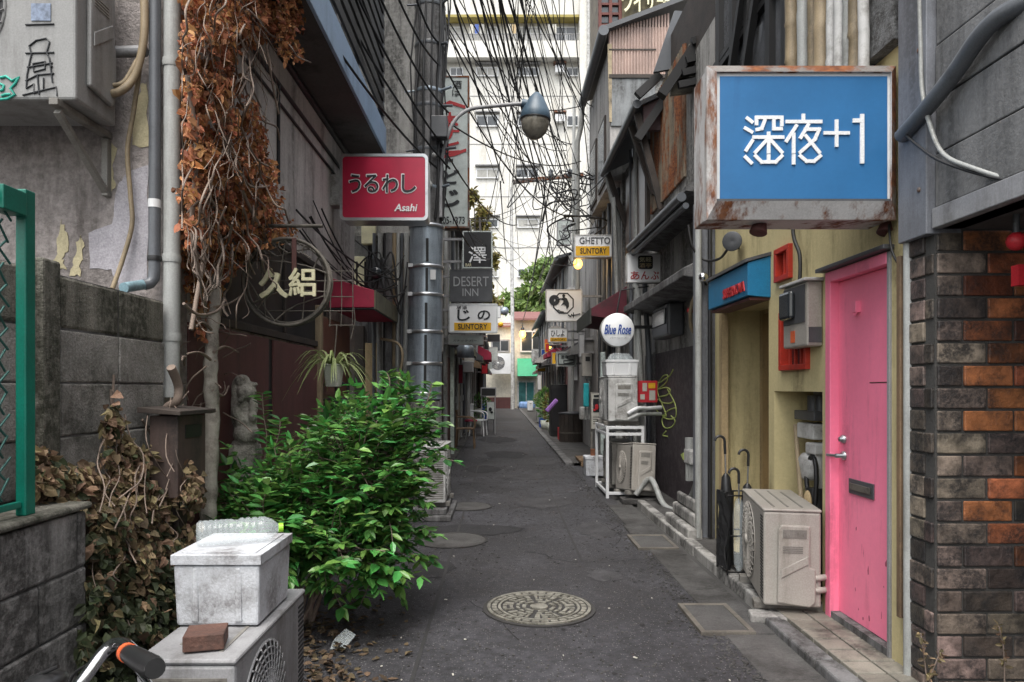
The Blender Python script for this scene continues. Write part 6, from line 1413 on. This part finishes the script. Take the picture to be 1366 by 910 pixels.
def front(name, label, side, x, y0, y1, h, mat, seed, extra=None):
    r_ = random.Random(seed); t = thing(name, label, 'house', (x,y0,0)); s_ = side
    MB().box(x, x+s_*3, y0, y1, 0, h).build('wall', K[mat], t)
    MB().prism([(x-s_*.35,y0,h-.15),(x-s_*.35,y0,h-.07),(x+s_*2,y0,h+.55),(x+s_*2,y0,h+.45)], (0,y1-y0,0)).build('roof', K['signgrey'], t)
    MB().tube([(x-s_*.36,y0,h-.15),(x-s_*.36,y1,h-.15)], .06, 8).build('gutter', K['darkpipe'], t)
    y = y0+.3
    while y < y1-1.2:
        d = MB().box(x-s_*.03, x-s_*.001, y, y+.75, .06, 1.95).build('door', K[r_.choice(['darkwood','maroon','wood','concdk','tan'])], t); MB().tube([(x-s_*.05,y+.65,1.0),(x-s_*.05,y+.65,1.15)], .015, 6).build('handle', K['steel'], d)
        w = MB().box(x-s_*.04, x-s_*.001, y+.1, y+1.0, 2.9, 3.8).build('window_frame', K['grey'], t); MB().box(x-s_*.046, x-s_*.041, y+.16, y+.94, 2.96, 3.74).build('pane', K['glass'], w)
        if r_.random() < .8: MB().prism([(x,y-.1,2.55),(x-s_*.45,y-.1,2.25),(x-s_*.45,y-.1,2.12),(x,y-.1,2.2)], (0,1.0,0)).build('awning', K[r_.choice(['awndark','valance','signgrey','concdk'])], t)
        mb = MB(); mb.tube([(x-s_*.06,y+.95,.1),(x-s_*.06,y+.95,h-.2)], .035, 8); mb.build('downpipe', K[r_.choice(['greypipe','darkpipe'])], t)
        y += r_.uniform(1.4,1.9)
    return t
front('bar_house', 'pale rendered bar front beyond the red awning on the right', 1, 1.95, 20.01, 27, 5.2, 'conc', 1)
front('bar_house', 'grey rendered bar front further along on the right', 1, 1.95, 27.01, 35, 4.4, 'greywall', 2)
front('bar_house', 'last low bar front on the right near the green awning', 1, 2.35, 35.01, 43.5, 4.6, 'conc', 3)
front('bar_house', 'bar front behind the stacked signs on the left', -1, -1.06, 13.3, 20, 5.0, 'conc', 4)
front('bar_house', 'grey bar front with red awning further along on the left', -1, -.98, 20.01, 28, 4.2, 'greywall', 5)
front('bar_house', 'last low bar front on the left before the pale end wall', -1, -1.0, 28.01, 43.5, 3.6, 'conc', 6)
# ---- end of the alley
he = thing('end_house', 'pale two storey house with beige upper wall closing the alley', 'house', (0,45,0)); Y = 45
MB().box(Xu(600,Y),Xu(684,Y),Y,Y+5,0,Zv(433,Y)).build('white_wall', M('endwhite', (.66,.63,.54), .8, dirt=.15, dcol=(.35,.33,.28)), he)
MB().box(Xu(650,Y),Xu(684,Y),Y-.06,Y-.002,0,Zv(530,Y)).build('plinth', K['maroon'], he)
MB().box(Xu(684.2,Y),Xu(760,Y),Y+.1,Y+5,0,Zv(425,Y)).build('beige_wall', M('endbeige', (.56,.52,.44), .8, dirt=.15, dcol=(.4,.3,.18)), he)
MB().prism([(Xu(685,Y),Y-.4,Zv(428,Y)),(Xu(770,Y),Y-.4,Zv(428,Y)),(Xu(770,Y),Y+1.5,Zv(415,Y)),(Xu(685,Y),Y+1.5,Zv(415,Y))], (0,0,.12)).build('roof', M('redroof', (.20,.09,.085), .7), he)
MB().prism([(Xu(640,Y),Y-.3,Zv(437,Y)),(Xu(684,Y),Y-.3,Zv(437,Y)),(Xu(684,Y),Y+1.5,Zv(430,Y)),(Xu(640,Y),Y+1.5,Zv(430,Y))], (0,0,.1)).build('roof', M('redroof2', (.22,.09,.07), .7), he)
def win(u0,v0,u1,v1,Y,mat,fr='white',par=he):
    w = MB().box(Xu(u0,Y),Xu(u1,Y),Y-.05,Y+.1,Zv(v1,Y),Zv(v0,Y)).build('window_frame', K[fr], par); f = .1; n = MB(); um = (u0+u1)/2
    n.box(Xu(u0,Y)+f,Xu(um,Y)-f*.3,Y-.06,Y-.051,Zv(v1,Y)+f,Zv(v0,Y)-f); n.box(Xu(um,Y)+f*.3,Xu(u1,Y)-f,Y-.06,Y-.051,Zv(v1,Y)+f,Zv(v0,Y)-f); n.build('pane', K[mat], w)
win(694,441,726,470,Y,'glass'); win(655,453,680,470,Y-.02,'signgrey2' if 'signgrey2' in K else 'glass','grey'); win(690,508,714,542,Y,'glassteal','whitedirty')
t = thing('green_awning', 'bright green awning over the shopfront at the end of the alley', 'awning', tuple(P(703,502,44))); MB().prism([(Xu(690,Y),Y+.09,Zv(478,Y)),(Xu(690,Y),Y-.8,Zv(502,Y)),(Xu(690,Y),Y+.09,Zv(502,Y))], (Xu(716,Y)-Xu(690,Y),0,0)).build('cover', K['awngreen'], t)
tag(MB().box(Xu(692,44),Xu(714,44),43.8,44.3,0,Zv(536,44)).build('tarp_bundle', K['bluetarp'], None, .15), 'pale blue tarp covered bundle below the teal window', 'tarp')
# ---- apartment block
ha = thing('apartment_block', 'tall cream apartment block with balcony rows rising behind the alley', 'building', (0,58,0)); Y = 58.0; sc = Y/F
MB().box(Xu(560,Y),Xu(860,Y),Y,Y+12,0,Zv(-150,Y)).build('wall', K['apt'], ha)
mb = MB()
for v in (6, 62, -70): mb.box(Xu(560,Y),Xu(772,Y),Y-1.0,Y-.01,Zv(v+22,Y),Zv(v,Y))
mb.build('balcony_parapet', K['apt'], ha)
mb = MB()
for v in (28, -48): mb.box(Xu(560,Y),Xu(772,Y),Y-1.02,Y-.01,Zv(v+3.5,Y),Zv(v+.05,Y))
mb.build('balcony_band', K['aptband'], ha)
mb = MB(); mb.box(Xu(771,Y),Xu(786,Y),Y-1.3,Y-.01,0,Zv(-150,Y)); mb.build('pilaster', K['apt'], ha)
mb = MB()
for v in (128, 192, 262, 330): mb.box(Xu(560,Y),Xu(770,Y),Y-.03,Y-.005,Zv(v+.6,Y),Zv(v,Y))
mb.build('joint_lines', K['grey'], ha); MB().tube([(Xu(782,Y),Y-1.4,0),(Xu(782,Y),Y-1.4,Zv(-140,Y))], .12, 8).build('downpipe', K['whitedirty'], ha)
for (rv0, rv1) in ((36,61),(-40,3)):
    for a, b in ((596,618),(650,664),(692,722),(741,769)): win(a,rv0,b,rv1,Y-.11,rnd.choice(['glass','curtain','glass','curtain']),'white',ha)
for rv0, rv1 in ((90,102),(154,169),(225,238),(292,304),(358,370)):
    for a, b in ((600,618),(635,665),(690,719),(756,772)): win(a,rv0,b,rv1,Y-.11,rnd.choice(['glass','curtain','glass','curtain']),'white',ha)
for v in (92, 157): 
    mb = MB(); mb.box(Xu(740,Y),Xu(753,Y),Y-.5,Y-.01,Zv(v+8,Y),Zv(v-2,Y)); mb.build('window_unit', K['white'], ha, .03)
    MB().box(Xu(738,Y),Xu(755,Y),Y-.6,Y-.01,Zv(v-4,Y),Zv(v-6,Y)).build('window_hood', K['rusty'], ha)
for rv0 in (90,154,225,292):
    for a, b in ((634,667),(688,721)): MB().box(Xu(a,Y),Xu(b,Y),Y-.4,Y-.01,Zv(rv0-2.5,Y),Zv(rv0-4,Y)).build('window_ledge', K['grey'], ha)
mb = MB()
for u in range(596,770,3): mb.box(Xu(u,Y),Xu(u,Y)+.05,Y-1.02,Y-.97,Zv(62,Y),Zv(54,Y))
mb.box(Xu(594,Y),Xu(771,Y),Y-1.03,Y-.96,Zv(54,Y),Zv(53.2,Y)); mb.build('railing', K['grey'], ha)
for k,(u,m) in enumerate(((627,'paper'),(634,'inkblue'),(641,'curtain'),(676,'paper'),(683,'tan'),(730,'curtain'),(736,'paper'))): MB().box(Xu(u,Y),Xu(u+5,Y),Y-.9,Y-.86,Zv(52+k%3,Y),Zv(40,Y)).build('laundry', K[m], ha)
# ---- small things down the alley
def board(label, u0, v0, u1, v1, Y, face, frame, legs=True, name='standing_sign'):
    t = thing(name, label, 'sign', tuple(P((u0+u1)/2, v1, Y))); MB().box(Xu(u0,Y),Xu(u1,Y),Y,Y+.12,Zv(v1,Y),Zv(v0,Y)).build('cabinet', K[frame], t, .01); f = (u1-u0)*.07*Y/F
    MB().box(Xu(u0,Y)+f,Xu(u1,Y)-f,Y-.008,Y-.001,Zv(v1,Y)+f,Zv(v0,Y)-f).build('face_panel', K[face], t)
    if legs:
        mb = MB()
        for u in (u0+1.5,u1-1.5): mb.box(Xu(u,Y)-.015,Xu(u,Y)+.015,Y+.03,Y+.06,0,Zv(v1,Y))
        mb.build('leg', K[frame], t)
    return t
board('dark framed board sign raised on thin posts on the left', 641,517,662,529, 20, 'signblack', 'grey')
t = board('rounded light sandwich board with a black emblem on the left', 649,536,660,560, 21, 'signpale', 'signgrey'); mb = MB(); mb.ell(P(654,546,20.97), .05,.01,.06); mb.ell(P(656,550,20.97), .04,.01,.03); mb.build('emblem', K['ink'], t)
t = board('yellow menu board with a dark photo beside the white post on the right', 788,524,803,573, 11.6, 'paper', 'beigedk'); Y = 11.6
MB().box(Xu(791,Y),Xu(801,Y),Y-.014,Y-.010,Zv(550,Y),Zv(532,Y)).build('photo', K['ink'], t); mb = MB(); mb.ell(P(796,543,Y-.016),.03,.004,.05); mb.ell(P(793,547,Y-.016),.02,.004,.02); mb.build('photo_flower', K['red'], t)
mb = MB()
for v in (556,559,562,565): mb.box(Xu(791,Y),Xu(801,Y),Y-.013,Y-.010,Zv(v+.8,Y),Zv(v,Y))
mb.box(Xu(792,Y),Xu(800,Y),Y-.013,Y-.01,Zv(530,Y),Zv(527,Y)); mb.build('print', K['ink'], t)
# chairs on the left
def chair(label, x, y, rz, mat, name='chair', h=.85):
    t = thing(name, label, 'chair', (x,y,0)); q = lambda a,b,c: (x+a,y+b,c)
    MB().box(x-.22,x+.22,y-.2,y+.22,.42,.45).build('seat', K[mat], t, .01); mb = MB()
    for i in range(5): mb.box(x-.2+i*.09,x-.16+i*.09,y+.19,y+.215,.46,h)
    mb.box(x-.23,x+.23,y+.18,y+.22,h,h+.05); mb.build('backrest', K[mat], t, .006)
    for a in (-.2,.2):
        for b in (-.17,.19): MB().tube([q(a,b,.42),q(a*1.15,b*1.15,0)], .018, 6).build('leg', K[mat], t)
    for a in (-.23,.23): MB().tube(smooth([q(a,.2,.70),q(a,-.1,.68),q(a,-.2,.6),q(a,-.19,.42)],4), .016, 6).build('armrest', K[mat], t)
    t.rotation_euler = (0,0,rz); return t
chair('white plastic garden chair on the left beyond the wicker chair', -.62, 19.5, R(80), 'white')
chair('weathered wicker armchair standing against the left wall', -.78, 15.6, R(90), 'wood', 'wicker_chair', .8)
# misc left
tag(MB().box(Xu(601,14),Xu(606,14),13.9,14.0,.0,Zv(464,14)).build('post', M('greenpost', (.62,.72,.65), .5, dirt=.3), None, .008), 'pale green square post below the pale green sign', 'post')
Y = 22; t = thing('door_awning', 'flat crimson awning hanging over the left side far down', 'awning', tuple(P(645,470,Y))); MB().prism([(-.98,Y,Zv(455,Y)),(Xu(655,Y),Y,Zv(470,Y)),(Xu(655,Y),Y,Zv(480,Y)),(-.98,Y,Zv(480,Y))], (0,2,0)).build('cover', K['awnred'], t)
sign('bar_sign', 'small pale blue sign hanging far down the left side', 652,463,664,481, 26, .2, 'signpale', 'whitedirty', .02, .03, -.98)
sign('bar_sign', 'dark sign with a white disc beside the thin pole far left', 650,446,667,456, 24, .2, 'signblack', 'signgrey', .02, .02, -.98)
sign('bar_sign', 'round cornered red sign low on the left near the pale wall', 642,485,651,499, 25, .2, 'red', 'black', .02, .03, -.98)
t = thing('wall_duct', 'grey exhaust duct box under the crimson awning', 'duct', (-.8,18,1.7)); MB().box(-1.0,-.72,18,18.6,Zv(497,18),Zv(482,18)).build('case', K['grey'], t, .02); MB().tube([(-.86,18.3,Zv(497,18)),(-.86,18.3,.3)], .06, 10).build('pipe_run', K['greypipe'], t)
c = P(673,415,26); t = thing('globe_lamp', 'round glass globe lamp above the left signs', 'lamp', tuple(c)); MB().ell(c,.16,.16,.16).build('globe', K['galv'], t); MB().tube([c,(-.98,26,c.z)],.03,6).build('arm', K['black'], t)
c = P(668,433,24); t = thing('globe_lamp', 'small amber glass lamp beside the yellow banded left sign', 'lamp', tuple(c)); MB().ell(c,.09,.09,.09).build('globe', K['gold'], t); MB().tube([c,(-.98,24,c.z)],.02,6).build('arm', K['black'], t)
# misc right
tag(MB().box(Xu(801,11),Xu(807,11),10.95,11.05,.05,Zv(470,11)).build('post', M('ribpost', (.45,.52,.50), .5, dirt=.4), None, .006), 'pale weathered door post left of the steel rack', 'post')
t = thing('wooden_barrel', 'dark wooden slatted barrel planter on the right kerb', 'barrel', (1.35,16,0)); c = Vector((1.72,16.8,.05)); mb = MB()
for i in range(18): a = 2*math.pi*i/18; mb.obox(c+Vector((.29*math.cos(a),.29*math.sin(a),.33)), .04,.10,.66, Matrix.Rotation(a,3,'Z'))
mb.build('staves', K['darkwood'], t, .006); MB().lathe([(.32,.66),(.34,.69),(.1,.72),(0,.72)], c, seg=20).build('lid', K['signgrey'], t); MB().lathe([(.318,.2),(.322,.22),(.318,.24)], c, seg=20).build('hoop', K['iron'], t)
t = thing('black_cabinet', 'tall black locker standing at the right kerb before the barrel', 'cabinet', (1.6,18,0)); MB().box(Xu(735,18.5),Xu(757,18.5),18.5,19.2,.05,Zv(513,18.5)).build('case', K['black'], t, .01); MB().box(Xu(737,18.5),Xu(755,18.5),18.48,18.499,.2,Zv(516,18.5)).build('door', K['signblack'], t, .006)
tag(MB().obox(P(736,541,17.6), .11,.08,.40, Matrix.Rotation(R(42),3,'Y')).build('cloth_roll', K['purple'], None, .03), 'purple rolled cloth leaning against the black locker', 'cloth')
tag(MB().obox(P(782,527,12.4), .10,.06,.42).build('towel', K['aqua'], None, .02), 'turquoise towel hanging on the right wall', 'towel')
t = thing('wall_heater', 'tall beige water heater on the right wall beyond the white post', 'heater', tuple(P(783,485,12.6))); Y = 12.4; MB().box(Xu(777,Y),Xu(790,Y),Y,Y+.2,Zv(502,Y),Zv(471,Y)).build('case', K['beige'], t, .01); MB().box(Xu(781,Y),Xu(787,Y),Y-.006,Y-.001,Zv(482,Y),Zv(476,Y)).build('vent', K['black'], t); mb = MB(); mb.tube([P(781,502,Y+.1),P(781,560,Y+.1)],.02,6); mb.tube([P(786,502,Y+.1),P(786,560,Y+.1)],.02,6); mb.build('pipe_run', K['greypipe'], t)
t = thing('gas_meter', 'pale gas meter box near the foot of the right wall', 'meter', tuple(P(781,545,13))); MB().box(Xu(774,13),Xu(785,13),13,13.2,Zv(560,13),Zv(543,13)).build('case', K['whitedirty'], t, .02); MB().tube([P(779,543,13.1),P(779,520,13.1)],.02,6).build('pipe_run', K['greypipe'], t)
for k, (u, Y, h) in enumerate(((724,30,.9),(721,34,.8),(728,26,1.1),(731,24,.8),(718,38,.7),(735,22,.7))):
    x = Xu(u,Y); t = thing('potted_plant', 'potted green plant standing at the right kerb far down the alley', 'plant', (x,Y,.05), 'potted plants along the right kerb'); MB().lathe([(0,0),(.14,0),(.18,.3),(.15,.3),(0,.28)], (x,Y,.05), seg=12).build('pot', K[('potgrey','clay2')[0]], t); a = MB()
    for i in range(160):
        e = rv(); p = Vector((x,Y,.05+.35+h*.4))+Vector((e.x*.22,e.y*.22,e.z*h*.42)); L = rnd.uniform(.08,.16); a.leaf(p, (e+Vector((0,0,.4))).normalized(), rv(), L, L*.4, 0, .2)
    a.build('foliage', K['treeleaf'], t)
board('small yellow square sign with a dark emblem on the right far down', 717,488,728,496, 30, 'gold', 'beigedk', False, 'wall_sign')
t = thing('door_awning', 'grey sloping canvas awning on the right beside the green awning', 'awning', tuple(P(730,475,26))); Y = 26; MB().prism([(1.75,Y,Zv(468,Y)),(Xu(714,Y),Y,Zv(481,Y)),(Xu(714,Y),Y,Zv(484,Y)),(1.75,Y,Zv(484,Y))], (0,2.5,0)).build('cover', K['greywall'], t)
sign('bar_sign', 'narrow red and yellow hanging sign behind the small kana sign', 727,458,733,470, 22, .15, 'red', 'gold', .02, .01, 1.95)
hose('black drain hose lying along the right kerb', [PG(722,570),PG(735,583),PG(750,597),PG(758,602),PG(775,602)], .03, K['black'])
t = thing('wooden_pallet', 'low wooden pallet step at the right shopfront', 'pallet', (1.5,12.5,0)); mb = MB()
for i in range(5): mb.box(1.35,1.8,11.9+i*.16,12.02+i*.16,.08,.11)
for x in (1.37,1.75): mb.box(x,x+.04,11.9,12.66,.0,.079)
mb.build('boards', K['wood'], t, .004)

# ================================================================ clutter along the far stretch
def wall_ac(label, x, y, z, side, mat='whitedirty'):
    a = ac_unit(label, (x, y, z), R(90) if side < 0 else R(-90), .78, .28, .56, mat=mat, feet=z < .2, detail=False, cover=0 if side < 0 else 1)
    if z > .2:
        mb = MB(); xx = x
        for s_ in (-.3, .3): mb.bar((x, y+s_, z-.02), (x-side*0+side*.35, y+s_, z-.02), .04, .04); mb.bar((x, y+s_, z-.02), (x+side*.3, y+s_, z-.3), .03, .03)
        tag(mb.build('wall_bracket', K['grey']), 'steel bracket under the ' + label.split(' far ')[0].split(' just ')[0], 'bracket')
    return a
wall_ac('white air conditioner on the left wall above the white garden chair', -.86, 21.5, 2.35, -1)
wall_ac('pale air conditioner standing on the left kerb far down the alley', -.84, 24.5, .03, -1)
wall_ac('white air conditioner on the left wall just before the pale end wall', -.86, 31, 2.3, -1)
wall_ac('beige air conditioner on the right wall above the black locker', 1.62, 21, 2.6, 1, 'beige')
wall_ac('grey air conditioner standing on the right kerb behind the potted plants', 1.45, 25.5, .05, 1, 'acgrey')
wall_ac('white air conditioner on the right wall behind the grey canvas awning', 1.55, 31.5, 2.5, 1)
def crate(label, x, y, z, col, group=None):
    t = thing('beer_crate', label, 'crate', (x,y,z), group); mb = MB(); w, d, h = .36, .44, .30
    for a in (x-w/2, x+w/2-.02): mb.box(a, a+.02, y-d/2, y+d/2, z, z+h)
    for b in (y-d/2, y+d/2-.02):
        for k in range(3): mb.box(x-w/2+.021, x+w/2-.021, b, b+.02, z+k*.11, z+k*.11+.075)
    mb.box(x-w/2+.02, x+w/2-.02, y-d/2+.02, y+d/2-.02, z+.005, z+.02); mb.build('shell', K[col], t, .004); return t
crate('red bottle crate at the foot of the right wall beyond the barrel', 1.62, 17.5, .05, 'red')
crate('blue bottle crate on the right kerb beside the tall potted plant', 1.45, 23.0, .05, 'inkblue')
def bin_(label, x, y, col):
    t = thing('dustbin', label, 'bin', (x,y,.03)); MB().lathe([(0,0),(.18,0),(.22,.55),(0,.55)], (x,y,.03), seg=20, sm=False).build('body', K[col], t); MB().lathe([(.23,.55),(.235,.58),(.2,.63),(.05,.65),(0,.65)], (x,y,.03), seg=20).build('lid', K[col], t)
bin_('blue plastic dustbin on the left kerb before the pale end wall', -.75, 28.5, 'inkblue')
bin_('grey dustbin beside the black locker on the right', 1.62, 19.7, 'acgrey')
def stool(label, x, y, col):
    t = thing('stool', label, 'stool', (x,y,.02)); MB().lathe([(0,.44),(.16,.44),(.17,.46),(.16,.49),(0,.5)], (x,y,.02), seg=18).build('seat', K[col], t)
    for i in range(4): a = math.pi/4+math.pi*i/2; MB().tube([(x+.11*math.cos(a),y+.11*math.sin(a),.46),(x+.17*math.cos(a),y+.17*math.sin(a),.02)], .012, 6).build('leg', K['steel'], t)
stool('round red stool against the left wall before the white chair', -.78, 18.2, 'awnred')
for k, (s_, x, y, z0, r_, m, lb) in enumerate(((-1,-.99,10.2,0,.04,'greypipe','pale'),(-1,-1.0,11.0,0,.03,'darkpipe','dark'),(-1,-.99,12.4,0,.045,'greypipe','thick pale'),(1,1.98,10.2,0,.035,'greypipe','pale'),(1,2.0,10.7,0,.03,'darkpipe','dark'))):
    tag(MB().tube([(x,y,z0),(x,y,5.2)], r_, 8).build('wall_pipe', K[m]), '%s upright pipe on the %s wall beneath the stacked signs' % (lb, 'left' if s_ < 0 else 'right'), 'pipe')
def poster(label, side, x, y0, y1, z0, z1, col, ink):
    t = thing('poster', label, 'poster', (x,(y0+y1)/2,z0)); MB().box(x-side*.012, x-side*.002, y0, y1, z0, z1).build('sheet', K[col], t); mb = MB()
    for k in range(4): z = z1-.06-k*(z1-z0)*.2; mb.box(x-side*.016, x-side*.0125, y0+.05, y1-.05-.04*(k%2), z-.03, z)
    mb.build('print', K[ink], t)
poster('cream notice with red print on the left wall beyond the pole', -1, -1.05, 9.5, 9.9, 1.2, 1.75, 'paper', 'inkred')
poster('yellow notice with dark print low on the left wall', -1, -1.06, 13.6, 14.0, 1.0, 1.5, 'gold', 'ink')
poster('white notice with blue print on the right wall above the barrel', 1, 1.95, 15.6, 16.1, 1.3, 1.8, 'white', 'inkblue')
poster('white notice with dark print beside the last right hand door', 1, 1.95, 21.0, 21.5, 1.2, 1.8, 'white', 'ink')
# meter cupboard and small box on the left front
t = thing('meter_box', 'grey meter cupboard on the left wall under the stacked signs', 'box', (-1.05,10.6,1.3)); MB().box(-1.049,-.93,10.4,10.75,1.35,1.85).build('case', K['acgrey'], t, .012); MB().box(-.929,-.925,10.5,10.65,1.55,1.75).build('window', K['glass'], t)
t = thing('meter_box', 'small white breaker box high on the left wall under the stacked signs', 'box', (-1.05,11.6,2.0)); MB().box(-1.049,-.96,11.5,11.72,1.95,2.25).build('case', K['whitedirty'], t, .01); MB().tube([(-1.0,11.6,1.95),(-1.0,11.6,.1)], .018, 6).build('pipe_run', K['greypipe'], t)
t = thing('doorway', 'dark timber door set in the left wall beyond the pole', 'door', (-1.05,9.6,0)); MB().box(-1.049,-1.02,12.45,13.1,.05,1.95).build('panel', K['maroon'], t, .004); MB().tube([(-1.0,12.55,.95),(-1.0,12.55,1.15)], .015, 6).build('handle', K['steel'], t)

for args in (('plain amber hanging sign on the right wall beyond the small kana sign', 736,470,744,486, 19, 'gold', 'grey', 1.95), ('plain cream hanging sign on the left wall beyond the crimson awning', 634,462,645,478, 23, 'paper', 'grey', -.98), ('plain blue hanging sign on the right before the green awning', 722,466,729,480, 29, 'inkblue', 'whitedirty', 1.95), ('plain white box sign high on the left behind the yellow banded sign', 655,408,668,424, 22, 'white', 'grey', -.98), ('narrow upright white sign on the right wall above the turquoise towel', 772,446,780,476, 14.5, 'white', 'grey', 1.95), ('small dark red upright sign on the left wall above the wicker armchair', 611,486,618,512, 16, 'awnred', 'grey', -1.06)):
    lb, u0, v0, u1, v1, Y, fc, fr, wl = args; sign('bar_sign', lb, u0, v0, u1, v1, Y, .14, fc, fr, .015, .012, wl)
for lb, u, v, Y, to in (('small lit amber lamp over a doorway far down the right side', 733, 462, 24, (1.95,24,3.0)), ('small lit amber lamp under the left signs far down the alley', 648, 476, 27, (-.98,27,3.0))): glow(lb, u, v, Y, .07, to, 2)
for k, (side, y, w, z) in enumerate(((1,14.6,1.6,2.45),(1,17.2,1.4,2.5),(-1,15.0,1.3,2.45),(-1,19.0,1.2,2.3))):
    x = 1.95 if side > 0 else -1.06; t = thing('shop_awning', ('grey canvas awning over the right wall beside the barrel','dark striped awning over the black locker on the right','faded green awning over the left wall by the wicker armchair','brown awning above the white garden chair on the left')[k], 'awning', (x,y,z-.4))
    MB().prism([(x-side*.002,y,z),(x-side*.5,y,z-.28),(x-side*.5,y,z-.42),(x-side*.002,y,z-.36)], (0,w,0)).build('cover', K[('acgrey','signgrey','valance','wood')[k]], t)

wall_ac('small white air conditioner high on the right wall above the barrel', 1.62, 15.6, 3.0, 1, 'white')
wall_ac('white air conditioner high on the left wall above the wicker armchair', -.88, 17.0, 2.75, -1, 'white')
wall_ac('pale air conditioner on the right kerb just before the end house', 1.60, 38, .05, 1, 'white')
for lb, x, y, h in (('bushy potted plant on the left kerb beyond the dark framed board', -.72, 23.2, .9), ('low potted plant on the left kerb near the pale end wall', -.72, 33, .6), ('tall potted plant on the right kerb beside the blue crate', 1.38, 21.6, 1.1), ('yellowish potted plant against the right wall behind the black locker', 1.5, 20.4, 1.0)):
    t = thing('potted_plant', lb, 'plant', (x,y,.05)); MB().lathe([(0,0),(.12,0),(.16,.28),(.13,.28),(0,.26)], (x,y,.05), seg=12).build('pot', K['potgrey'], t); a = MB()
    for i in range(220):
        e = rv(); p = Vector((x,y,.05+.3+h*.4))+Vector((e.x*.2,e.y*.2,e.z*h*.42)); L = rnd.uniform(.06,.14); a.leaf(p, (e+Vector((0,0,.4))).normalized(), rv(), L, L*.4, 0, .2)
    a.build('foliage', K['treeleafy' if 'yellow' in lb else 'bushleaf'], t)
for lb, u0, v0, u1, v1, Y, fc, fr, wl in (('pale upright sign on the right wall just past the red awning', 762,470,771,508, 17.5, 'signwhite','grey',1.95), ('small orange hanging sign far down the right side', 726,452,733,464, 27, 'orange','grey',1.95), ('cream square sign over the left doorway beyond the green post', 619,470,633,484, 18.5, 'paper','grey',-1.06), ('pale green hanging sign far down the left side', 648,480,657,492, 30, 'signpale','grey',-.98), ('white upright sign on the right kerb wall before the end house', 717,500,724,520, 33, 'signwhite','grey',1.95)):
    sign('bar_sign', lb, u0, v0, u1, v1, Y, .14, fc, fr, .015, .012, wl)
t = thing('shop_awning', 'crimson awning over the right wall beyond the grey canvas awnings', 'awning', (1.95,22,2.2)); MB().prism([(1.948,22,2.75),(1.45,22,2.45),(1.45,22,2.3),(1.948,22,2.4)], (0,1.8,0)).build('cover', K['awnred'], t)
t = thing('shop_awning', 'burgundy awning over the left wall beyond the dark framed board', 'awning', (-.98,25,2.2)); MB().prism([(-.978,25,2.7),(-.45,25,2.4),(-.45,25,2.25),(-.978,25,2.35)], (0,1.8,0)).build('cover', K['awnred'], t)
